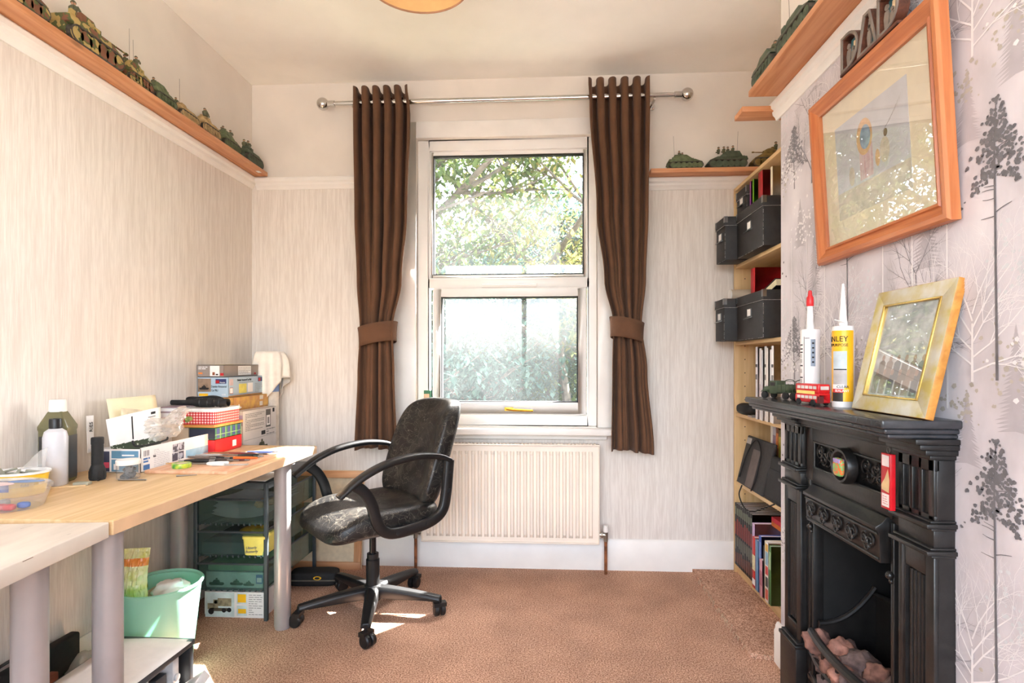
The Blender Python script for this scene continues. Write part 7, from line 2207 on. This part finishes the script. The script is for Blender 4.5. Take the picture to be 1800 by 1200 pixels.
def tank(label, loc, rz, L, W, H, mat, gun=0.0, crew=0, turret='angled', wheelmat=None, antenna=0, tall=1.0, seed=1, parts_full=True):
    """nose points along +x"""
    rn = random.Random(seed)
    H *= 1.18
    t = thing('model_tank', label, 'model tank', loc, rz, 'model tanks on the pine shelves')
    th = H * 0.40                     # track height
    tw_ = W * 0.22
    # track loops
    for sy in (-1, 1):
        y0, y1 = sorted((sy * W / 2, sy * (W / 2 - tw_)))
        r_ = th / 2
        loop = []
        for k in range(9): a = -PI / 2 + PI * k / 8; loop.append((L * 0.44 - r_ * 0.9 + r_ * math.cos(a) * 1.1, r_ + r_ * math.sin(a)))
        for k in range(9): a = PI / 2 + PI * k / 8; loop.append((-L * 0.44 + r_ * 0.9 + r_ * math.cos(a) * 1.1, r_ + r_ * math.sin(a)))
        inner = [(p[0] * 0.965, r_ + (p[1] - r_) * 0.80) for p in loop]
        mb = MB(); ring(mb, loop, inner, y0, y1); tk_ = mb.build('track', TRK, t, smooth=20)
        mb = MB(); mb.box(-L * 0.40, L * 0.40, y0 + tw_ * 0.3, y1 - tw_ * 0.3, r_ * 0.4, r_ * 1.6); mb.build('bogie', GREEN2 if mat is not SAND else SAND, tk_)
        nw = 6
        for k in range(nw):
            x = -L * 0.36 + k * L * 0.72 / (nw - 1)
            mb = MB(); mb.lathe([(1e-5, 0), (r_ * 0.35, 0.0008), (r_ * 0.40, 0), (r_ * 0.82, 0), (r_ * 0.86, -0.001), (r_ * 0.86, -0.004), (1e-5, -0.004)], 14, (x, 0, r_ * 0.95), axis='y')
            if sy < 0: mb.v = [(p[0], y0 - p[1] + 0.0004, p[2]) for p in mb.v]
            else: mb.v = [(p[0], y1 + p[1] - 0.0004, p[2]) for p in mb.v]
            mb.build('road_wheel', wheelmat or mat, tk_)
    # hull
    mb = MB()
    z0, z1, z2 = th * 0.30, th * 0.95, th * 1.42
    mb.prism([(-L * 0.46, z0 + th * .2), (-L * 0.40, z0), (L * 0.38, z0), (L * 0.49, z0 + th * 0.35), (L * 0.44, z1), (-L * 0.48, z1)], -W / 2 + tw_, W / 2 - tw_, 'y')
    mb.hexa([(-L * .48, -W / 2, z1), (L * .44, -W / 2, z1), (L * .44, W / 2, z1), (-L * .48, W / 2, z1)], [(-L * .46, -W * .42, z2), (L * .24, -W * .42, z2), (L * .24, W * .42, z2), (-L * .46, W * .42, z2)])
    mb.build('hull', mat, t, bevel=0.0012, seg=1)
    mb = MB()
    for k in range(7):
        x = rn.uniform(-.44, .1) * L; y = rn.choice((-1, 1)) * W * rn.uniform(.2, .4)
        sx_, sz_ = rn.uniform(.02, .06) * L, rn.uniform(.06, .14) * H
        mb.box(x - sx_, x + sx_, y - W * .06, y + W * .06, z2 - 0.0005, z2 + sz_)
    mb.tube([(-L * .4, W * .45, z2), (L * .1, W * .45, z2)], 0.0012, 5)
    mb.build('stowage', mat, t, bevel=0.0008, seg=1, kind='stuff')
    zt = z2; zt1 = H * 0.86 * tall
    if turret == 'angled':
        mb = MB(); mb.hexa([(-L * .20, -W * .30, zt), (L * .14, -W * .24, zt), (L * .14, W * .24, zt), (-L * .20, W * .30, zt)], [(-L * .18, -W * .20, zt1), (L * .05, -W * .16, zt1), (L * .05, W * .16, zt1), (-L * .18, W * .20, zt1)])
        tu = mb.build('turret', mat, t, bevel=0.002)
    elif turret == 'dome':
        mb = MB(); mb.lathe([(W * .34, 0), (W * .36, (zt1 - zt) * .25), (W * .28, (zt1 - zt) * .75), (W * .14, (zt1 - zt)), (1e-5, (zt1 - zt) * 1.02)], 20, (-L * .02, 0, zt), None, 'z', 1.25, 1.0)
        tu = mb.build('turret', mat, t)
    else:
        mb = MB(); mb.hexa([(-L * .36, -W * .40, zt), (L * .20, -W * .40, zt), (L * .20, W * .40, zt), (-L * .36, W * .40, zt)], [(-L * .30, -W * .30, zt1), (L * .02, -W * .30, zt1), (L * .02, W * .30, zt1), (-L * .30, W * .30, zt1)])
        tu = mb.build('superstructure', mat, t, bevel=0.002)
    mb = MB(); mb.lathe([(1e-5, 0), (W * .10, 0), (W * .10, H * .05), (W * .08, H * .06), (1e-5, H * .06)], 14, (-L * .08, W * .06, zt1 - 0.0005)); mb.build('hatch', mat, tu)
    if gun:
        zg = zt + (zt1 - zt) * 0.5
        mb = MB(); mb.tube([(L * .08, 0, zg), (L * .16, 0, zg)], H * .065, 10); mb.tube([(L * .12, 0, zg), (L * .12 + gun, 0, zg + gun * .03)], [H * .026, H * .018], 8)
        mb.tube([(L * .12 + gun - .006, 0, zg + gun * .03), (L * .12 + gun + .004, 0, zg + gun * .03)], H * .032, 8); mb.build('gun_barrel', mat, tu)
    for k in range(crew):
        x = -L * .16 + k * L * .11 + rn.uniform(-.01, .01) * L; y = rn.uniform(-.22, .22) * W; zz = zt1 - H * 0.04
        s = H * 0.34
        mb = MB()
        mb.lathe([(1e-5, 0), (s * .20, 0), (s * .24, s * .25), (s * .28, s * .52), (s * .16, s * .64), (s * .09, s * .68)], 10, (x, y, zz), FIG, 'z', 0.8, 1.1)
        mb.tube([(x, y - s * .26, zz + s * .55), (x + s * .12, y - s * .36, zz + s * .30), (x + s * .30, y - s * .22, zz + s * .28)], s * .08, 6, FIG)
        mb.tube([(x, y + s * .26, zz + s * .55), (x + s * .14, y + s * .34, zz + s * .34), (x + s * .30, y + s * .20, zz + s * .40)], s * .08, 6, FIG)
        mb.ball((x, y, zz + s * .80), s * .14, 9, 6, FLESH); mb.lathe([(s * .17, s * .80), (s * .165, s * .88), (s * .10, s * .96), (1e-5, s * .98)], 10, (x, y, zz), FIG)
        mb.build('crew_figure', None, tu)
    for k in range(antenna):
        mb = MB(); mb.tube([(-L * .30 + k * .02, -W * .2, zt), (-L * .33 + k * .02, -W * .22, zt + H * (1.4 - .3 * k))], 0.0006, 4); mb.build('antenna', TRK, t)
    return t
zl = ZR1 + 0.0230
N_, S_ = R(90), R(-90)
tank('camouflaged model tank with crew nearest the viewer on the left shelf', (-1.578, 1.565, zl), N_, 0.20, 0.088, 0.100, CAMO1, 0.07, 2, 'angled', seed=2)
tank('big camouflaged model tank with a long gun on the left shelf', (-1.578, 1.845, zl), N_, 0.250, 0.094, 0.128, CAMO1, 0.155, 1, 'angled', antenna=1, seed=3)
tank('low camouflaged carrier with two crew beyond the big tank on the left shelf', (-1.578, 2.060, zl), N_, 0.125, 0.084, 0.088, CAMO1, 0, 2, 'box', antenna=2, seed=4)
tank('small green model carrier with one crewman on the left shelf', (-1.578, 2.205, zl), N_, 0.130, 0.080, 0.078, GREEN1, 0, 1, 'box', seed=5)
tank('sand coloured model tank with an antenna on the left shelf', (-1.578, 2.355, zl), N_, 0.135, 0.080, 0.070, SAND, 0.03, 1, 'angled', antenna=1, seed=6)
tank('sand coloured domed model tank with three crew on the left shelf', (-1.578, 2.515, zl), N_, 0.145, 0.084, 0.088, SAND, 0.03, 3, 'dome', seed=7)
tank('green model carrier with four crew, second from the far end of the left shelf', (-1.578, 2.690, zl), N_, 0.155, 0.084, 0.082, GREEN1, 0.03, 4, 'box', seed=8)
tank('dark green model tank with crew at the far end of the left shelf', (-1.578, 2.905, zl), N_, 0.175, 0.086, 0.095, GREEN2, 0.04, 3, 'angled', seed=9)
zb = 2.1280
tank('plain green model personnel carrier beside the right curtain', (0.745, YB - 0.052, zb), R(0), 0.190, 0.084, 0.076, GREEN1, 0.02, 2, 'box', antenna=1, seed=11)
tank('dark green model tank with several crew in the middle of the window wall shelf', (0.957, YB - 0.052, zb), R(180), 0.212, 0.088, 0.090, GREEN2, 0, 4, 'box', antenna=1, seed=12, wheelmat=GREEN2)
tank('ochre domed model tank with a long gun above the bookcase', (1.180, YB - 0.052, zb), R(180), 0.200, 0.088, 0.105, OCHRE, 0.06, 1, 'dome', seed=13)
zr = 2.1090
tank('dark green model tank at the far end of the chimney breast shelf', (0.802, 1.985, zr), S_, 0.190, 0.094, 0.098, GREEN2, 0.03, 2, 'box', seed=14)
tank('long dark green model tank second from the far end of the chimney breast shelf', (0.802, 1.745, zr), S_, 0.250, 0.094, 0.094, GREEN2, 0, 2, 'box', antenna=1, seed=15)
tank('dark green model tank with crew nearest the viewer on the chimney breast shelf', (0.802, 1.470, zr), S_, 0.200, 0.094, 0.098, GREEN2, 0.05, 2, 'angled', seed=16)

# ------------------------------------------------------------------ black storage boxes in the bookcase
BOARD = P('black_fibreboard', (40, 38, 38), 0.6, var=0.12, scale=30, bump=0.1, bscale=90)
WORN = P('worn_edge', (176, 172, 168), 0.7, var=0.2, scale=80)
def storage_box(label, x, y0, y1, z, d, h, rz=0):
    w = y1 - y0 - 0.006
    t = thing('storage_box', label, 'storage box', (x, (y0 + y1) / 2, z), rz, 'black storage boxes in the bookcase')
    mb = MB(); mb.box(0.004, d - 0.004, -w / 2 + 0.004, w / 2 - 0.004, 0, h - 0.008); mb.build('body', BOARD, t, bevel=0.002)
    mb = MB(); mb.box(0, d, -w / 2, w / 2, h - 0.045, h); ld = mb.build('lid', BOARD, t, bevel=0.002)
    mb = MB()
    for sy in (-1, 1): mb.box(-0.0008, 0.016, sy * (w / 2 + 0.0008), sy * (w / 2 - 0.014), h - 0.030, h + 0.0008)
    mb.build('metal_corner', STEEL, ld)
    mb = MB(); mb.tube([(-0.0006, -w / 2, h - 0.045), (-0.0006, w / 2, h - 0.045)], 0.0012, 5); mb.tube([(0, -w / 2 - 0.0006, h - 0.045), (d, -w / 2 - 0.0006, h - 0.045)], 0.0012, 5); mb.build('worn_rim', WORN, ld)
    mb = MB(); rn = random.Random(int(y0 * 1000))
    for k in range(14):
        zz = rn.uniform(0.0, h - 0.06); mb.box(0.0030, 0.0045, -w / 2 + 0.0032, -w / 2 + 0.0045 + rn.random() * 0.002, zz, zz + rn.uniform(0.004, 0.016))
        yy = rn.uniform(-w / 2, w / 2 - 0.02); mb.box(0.0032, 0.0050, yy, yy + rn.uniform(0.004, 0.02), -0.0003, 0.0012)
    mb.build('edge_scuff', WORN, t, kind='stuff')
    zc_ = h * 0.50
    mb = MB(); mb.box(-0.0002, 0.004, -0.024, 0.024, zc_, zc_ + 0.002); mb.box(-0.0002, 0.004, -0.024, -0.022, zc_, zc_ + 0.036); mb.box(-0.0002, 0.004, 0.022, 0.024, zc_, zc_ + 0.036); mb.box(-0.0002, 0.004, -0.024, 0.024, zc_ + 0.034, zc_ + 0.036)
    mb.prism([(0.004, zc_), (-0.014, zc_ - 0.010), (-0.014, zc_ - 0.012), (0.004, zc_ - 0.006)], -0.032, 0.032, 'y'); lh = mb.build('label_holder', STEEL, t)
    mb = MB(); mb.box(0.0010, 0.0035, -0.021, 0.021, zc_ + 0.003, zc_ + 0.033); mb.build('label_card', PAPER, lh)
    return t
storage_box('narrow black storage box on the upper shelf next to the window wall', 0.897, 2.815, 2.968, 1.6262, 0.36, 0.215)
storage_box('wide black storage box on the upper shelf with folders on it', 0.948, 2.465, 2.805, 1.6262, 0.32, 0.215)
storage_box('narrow black storage box on the lower shelf next to the window wall', 0.893, 2.815, 2.968, 1.2262, 0.36, 0.208)
storage_box('wide black storage box on the lower shelf with a red folder on it', 0.948, 2.465, 2.805, 1.2262, 0.32, 0.208)
storage_box('small black storage box stacked on the narrow upper one', 1.000, 2.805, 2.962, 1.8422, 0.26, 0.150)

# ------------------------------------------------------------------ books and folders
def book(label, y, t_, h, d, col, x, z, cat='book', name='book', group=None, rz=0, rx=0, bands=(), title=None, tcol=None, pages=True, ry=0, inset=0.0008):
    """stands on its tail; spine faces -x"""
    t = thing(name, label, cat, (x, y, z), rz, group, rx, ry)
    m1 = P('cover_%d_%d_%d' % col, col, 0.5, var=0.06)
    mb = MB(); mb.box(0, 0.002, -t_ / 2, t_ / 2, 0, h); mb.box(0.002, d, -t_ / 2, -t_ / 2 + 0.0018, 0, h); mb.box(0.002, d, t_ / 2 - 0.0018, t_ / 2, 0, h); mb.build('cover', m1, t, bevel=0.0005, seg=1)
    if pages:
        mb = MB(); mb.box(0.002, d - 0.003, -t_ / 2 + 0.0019, t_ / 2 - 0.0019, 0.002, h - 0.003); mb.build('pages', PAPER, t)
    if bands:
        mb = MB()
        for (u0, u1, c) in bands: mb.box(-0.0005, 0.0, -t_ / 2 + inset, t_ / 2 - inset, u0 * h, u1 * h, P('spine_%d_%d_%d' % c, c, 0.5, var=0.08, scale=60))
        mb.build('spine_print', None, t, smooth=0)
    if title:
        letters(t, title, t_ * 0.62, P('title_%d_%d_%d' % tcol, tcol, 0.5), (-0.0009, t_ * -0.22, h * 0.94), (0, 0, -1), (0, 1, 0))
    return t
# upper shelf folders on the boxes
book('bright green elastic folder standing on the wide upper storage box', 2.722, 0.014, 0.150, 0.20, (120, 190, 40), 1.000, 1.8415, 'folder', 'folder', pages=False)
book('purple folder behind the green one on the wide upper storage box', 2.742, 0.012, 0.146, 0.20, (150, 60, 150), 0.994, 1.8415, 'folder', 'folder', pages=False)
book('dark red ring binder standing on the wide upper storage box', 2.612, 0.050, 0.150, 0.20, (166, 24, 30), 0.992, 1.8415, 'binder', 'ring_binder')
book('cream notebook standing nearest the viewer on the wide upper storage box', 2.52, 0.02, 0.140, 0.18, (238, 222, 196), 1.005, 1.8415, 'book', 'notebook')
book('red folder standing on the wide lower storage box', 2.715, 0.050, 0.132, 0.22, (196, 26, 36), 0.996, 1.4345, 'folder', 'folder')
tb_ = thing('cardboard_tube', 'cardboard tube with a white end cap on the lower storage box', 'tube', (0.955, 2.915, 1.4345 + 0.0282))
mb = MB(); mb.lathe([(0.028, 0.0), (0.028, 0.28), (0.025, 0.28), (0.025, 0.0), (0.028, 0.0)], 24, axis='x'); mb.build('tube', KRAFT, tb_)
mb = MB(); mb.lathe([(1e-5, -0.002), (0.0275, -0.002), (0.0285, 0.001), (0.0275, 0.004)], 24, axis='x'); mb.build('end_cap', WHITE, tb_)
b_ = thing('book', 'black backed cream book lying tilted on the lower storage box', 'book', (1.02, 2.575, 1.437), 0, None, R(-14))
mb = MB(); mb.box(0, 0.19, -0.07, 0.07, 0, 0.003); mb.box(0, 0.19, -0.07, 0.07, 0.033, 0.036); mb.build('cover', BLACKM, b_)
mb = MB(); mb.box(0.004, 0.186, -0.067, 0.067, 0.003, 0.033); mb.build('pages', CREAM, b_)
# middle shelf: papers, binder, pouch
book('dark maroon binder standing on the middle shelf behind the mantel', 2.715, 0.050, 0.275, 0.24, (70, 20, 24), 1.030, 0.8552, 'binder', 'ring_binder', bands=((0.45, 0.55, (120, 30, 30)),))
MAGT = [((226, 222, 222), 'first white magazine next to the maroon binder'), ((236, 232, 230), 'second white magazine from the maroon binder'), ((210, 206, 208), 'pale grey magazine, third from the maroon binder'), ((232, 230, 228), 'fourth magazine from the maroon binder, with dark print'), ((222, 214, 204), 'cream magazine, fifth from the maroon binder'), ((228, 228, 232), 'sixth magazine from the maroon binder'), ((236, 234, 232), 'seventh magazine from the maroon binder, nearest the viewer')]
for i, (c, lab) in enumerate(MAGT):
    book(lab, 2.640 - i * 0.030, 0.022, 0.335 - 0.008 * (i % 3), 0.235, c, 0.985 + 0.006 * (i % 2), 0.8552, 'magazine', 'magazine', 'white magazines on the middle shelf', bands=((0.55, 0.62, (120, 116, 116)), (0.72, 0.76, (60, 58, 58))) if i % 3 == 0 else ((0.3, 0.5, (200, 190, 192)),))
pch = thing('camera_pouch', 'crumpled black pouch at the far end of the middle shelf', 'pouch', (1.06, 2.865, 0.8552))
mb = MB(); v, f = superell(0.075, 0.085, 0.028, 0.6, 0.5, 32, 14, lambda p: Vector((p.x, p.y, p.z + 0.028 + 0.008 * math.sin(p.x * 50) * math.sin(p.y * 40 + 1)))); mb.add([(p[0], p[1], max(0, p[2])) for p in v], f); mb.build('body', BLACKM, pch, smooth=80)
mb = MB(); mb.box(-0.07, -0.02, -0.16, -0.10, 0.0, 0.008); mb.build('flap', P('flap_grey', (150, 140, 136), 0.6), pch)
# books on the second shelf
BK2 = [((236, 232, 226), 0.026, 0.328, 'tall white book at the far end of the second shelf', (), None), ((186, 186, 198), 0.036, 0.322, 'grey book with a ring motif on the second shelf', ((0.60, 0.85, (150, 130, 150)),), None), ((120, 74, 50), 0.030, 0.312, 'brown and orange book on the second shelf', ((0.7, 0.92, (206, 120, 60)), (0.3, 0.6, (90, 60, 50))), None),
       ((104, 98, 44), 0.030, 0.305, 'olive and yellow book on the second shelf', ((0.5, 0.9, (178, 160, 60)),), None), ((226, 222, 210), 0.030, 0.298, 'white and black book on the second shelf', ((0.0, 0.6, (40, 38, 38)),), None), ((44, 42, 42), 0.026, 0.292, 'black book beside the red one on the second shelf', (), None), ((190, 30, 36), 0.036, 0.292, 'red hardback with white lettering on the second shelf', (), 'TOM CLANCY')]
y = 2.745
for c, t_, h, lab, bd, ti in BK2:
    book(lab, y - t_ / 2, t_ - 0.001, h, 0.16, c, 1.09, 0.5002, bands=bd, title=ti, tcol=(240, 236, 232) if ti and c[0] > 180 and c[1] < 60 else (40, 38, 38), group='books on the second shelf')
    y -= t_
# flat black tablet bag leaning on them, strap hanging
bg = thing('laptop_sleeve', 'black laptop sleeve with a grey stripe leaning on the books', 'laptop sleeve', (0.990, 2.76, 0.508), 0, None, 0, R(14))
mb = MB(); mb.box(0, 0.016, -0.165, 0.165, 0, 0.245); mb.build('sleeve', P('sleeve_charcoal', (52, 50, 50), 0.7, var=0.1, scale=60), bg, bevel=0.005)
mb = MB(); mb.box(-0.0008, 0, -0.04, 0.05, 0.006, 0.19); mb.build('stripe', P('sleeve_taupe', (104, 94, 90), 0.7), bg)
mb = MB(); mb.box(-0.0010, 0, 0.10, 0.158, 0.205, 0.235); mb.build('label', P('sleeve_label', (176, 172, 166), 0.6), bg)
mb = MB(); mb.tube(bez([(-0.004, 0.13, 0.03), (-0.006, 0.10, 0.16), (-0.008, 0.03, 0.235), (-0.008, -0.06, 0.19), (-0.006, -0.075, 0.08), (-0.004, -0.05, -0.002)], 8), 0.0035, 8); mb.build('strap', BLACKM, bg)
bg2 = thing('laptop_bag', 'plain black bag beside the laptop sleeve on the second shelf', 'bag', (0.995, 2.41, 0.506), 0, None, 0, R(10))
mb = MB(); mb.box(0, 0.03, -0.175, 0.175, 0, 0.195); mb.build('body', BLACKM, bg2, bevel=0.010)
mb = MB(); mb.box(-0.003, 0.0, -0.165, 0.165, 0.02, 0.14); mb.build('pocket', P('pocket_black', (34, 34, 35), 0.8), bg2, bevel=0.001)
mb = MB(); mb.tube(bez([(0.975, 2.80, 0.515), (0.955, 2.78, 0.47), (0.955, 2.70, 0.425), (0.962, 2.60, 0.44), (0.975, 2.48, 0.492), (0.985, 2.44, 0.512)], 8), 0.0032, 8)
mb.build('power_cable', BLACKM, None, label='black cable drooping below the second shelf', cat='cable')
# bottom shelf
for i in range(9):
    book('black volume with dark red spine bands, %s from the window wall' % ('first', 'second', 'third', 'fourth', 'fifth', 'sixth', 'seventh', 'eighth', 'ninth')[i], 2.958 - i * 0.027, 0.0255, 0.318, 0.23, (24, 22, 22), 0.998, 0.0705, group='uniform black volumes on the bottom shelf', bands=((0.50, 0.70 + 0.02 * (i * 7 % 4), (140, 44, 38)), (0.82, 0.95 - 0.01 * (i * 5 % 3), (116, 126, 104)), (0.26 + 0.02 * (i * 3 % 4), 0.46, (104, 106, 92)), (0.05, 0.20 + 0.015 * (i * 5 % 4), (112, 62, 50))), inset=0.0045)
BK3 = [((198, 170, 206), 0.030, 0.290, 0.965, 'lilac and black hardback on the bottom shelf', ((0.0, 0.35, (50, 60, 90)),)), ((196, 44, 40), 0.036, 0.235, 0.955, 'red book with a cream panel on the bottom shelf', ((0.35, 0.65, (220, 214, 170)), (0.06, 0.18, (236, 232, 230)))), ((96, 138, 176), 0.034, 0.232, 0.955, 'light blue book on the bottom shelf', ()), ((60, 84, 160), 0.030, 0.262, 0.958, 'royal blue book on the bottom shelf', ((0.6, 0.9, (100, 130, 190)),)),
       ((206, 150, 160), 0.030, 0.165, 0.950, 'short pink book on the bottom shelf', ((0.3, 0.7, (180, 110, 120)),)), ((34, 32, 30), 0.016, 0.235, 0.955, 'thin black book on the bottom shelf', ()), ((232, 224, 198), 0.016, 0.262, 0.955, 'thin cream book on the bottom shelf', ()), ((226, 216, 206), 0.030, 0.262, 0.952, 'multicoloured comic album on the bottom shelf', ((0.85, 0.97, (220, 170, 60)), (0.62, 0.84, (130, 170, 190)), (0.46, 0.60, (200, 40, 40)), (0.26, 0.42, (50, 48, 46)), (0.05, 0.22, (206, 90, 70)))), ((84, 128, 74), 0.022, 0.255, 0.955, 'green book nearest the viewer on the bottom shelf', ((0.6, 0.9, (170, 200, 150)),))]
y = 2.700
for c, t_, h, xf, lab, bd in BK3:
    book(lab, y - t_ / 2, t_ - 0.001, h, 0.21, c, xf + 0.022, 0.0705, bands=bd, group='mixed books on the bottom shelf')
    y -= t_
for k, (c, lab) in enumerate((((206, 110, 40), 'orange paperback lying on the books of the bottom shelf'), ((200, 40, 60), 'red paperback lying on top of the orange one'))):
    t = thing('book', lab, 'book', (1.06, 2.60, 0.3612 + 0.021 * k))
    mb = MB(); mb.box(0, 0.17, -0.055, 0.055, 0, 0.002); mb.box(0, 0.17, -0.055, 0.055, 0.018, 0.020); mb.box(-0.001, 0.001, -0.055, 0.055, 0, 0.020); mb.build('cover', P('flatcover_%d' % k, c, 0.5), t)
    mb = MB(); mb.box(0.001, 0.168, -0.053, 0.053, 0.002, 0.018); mb.build('pages', PAPER, t)
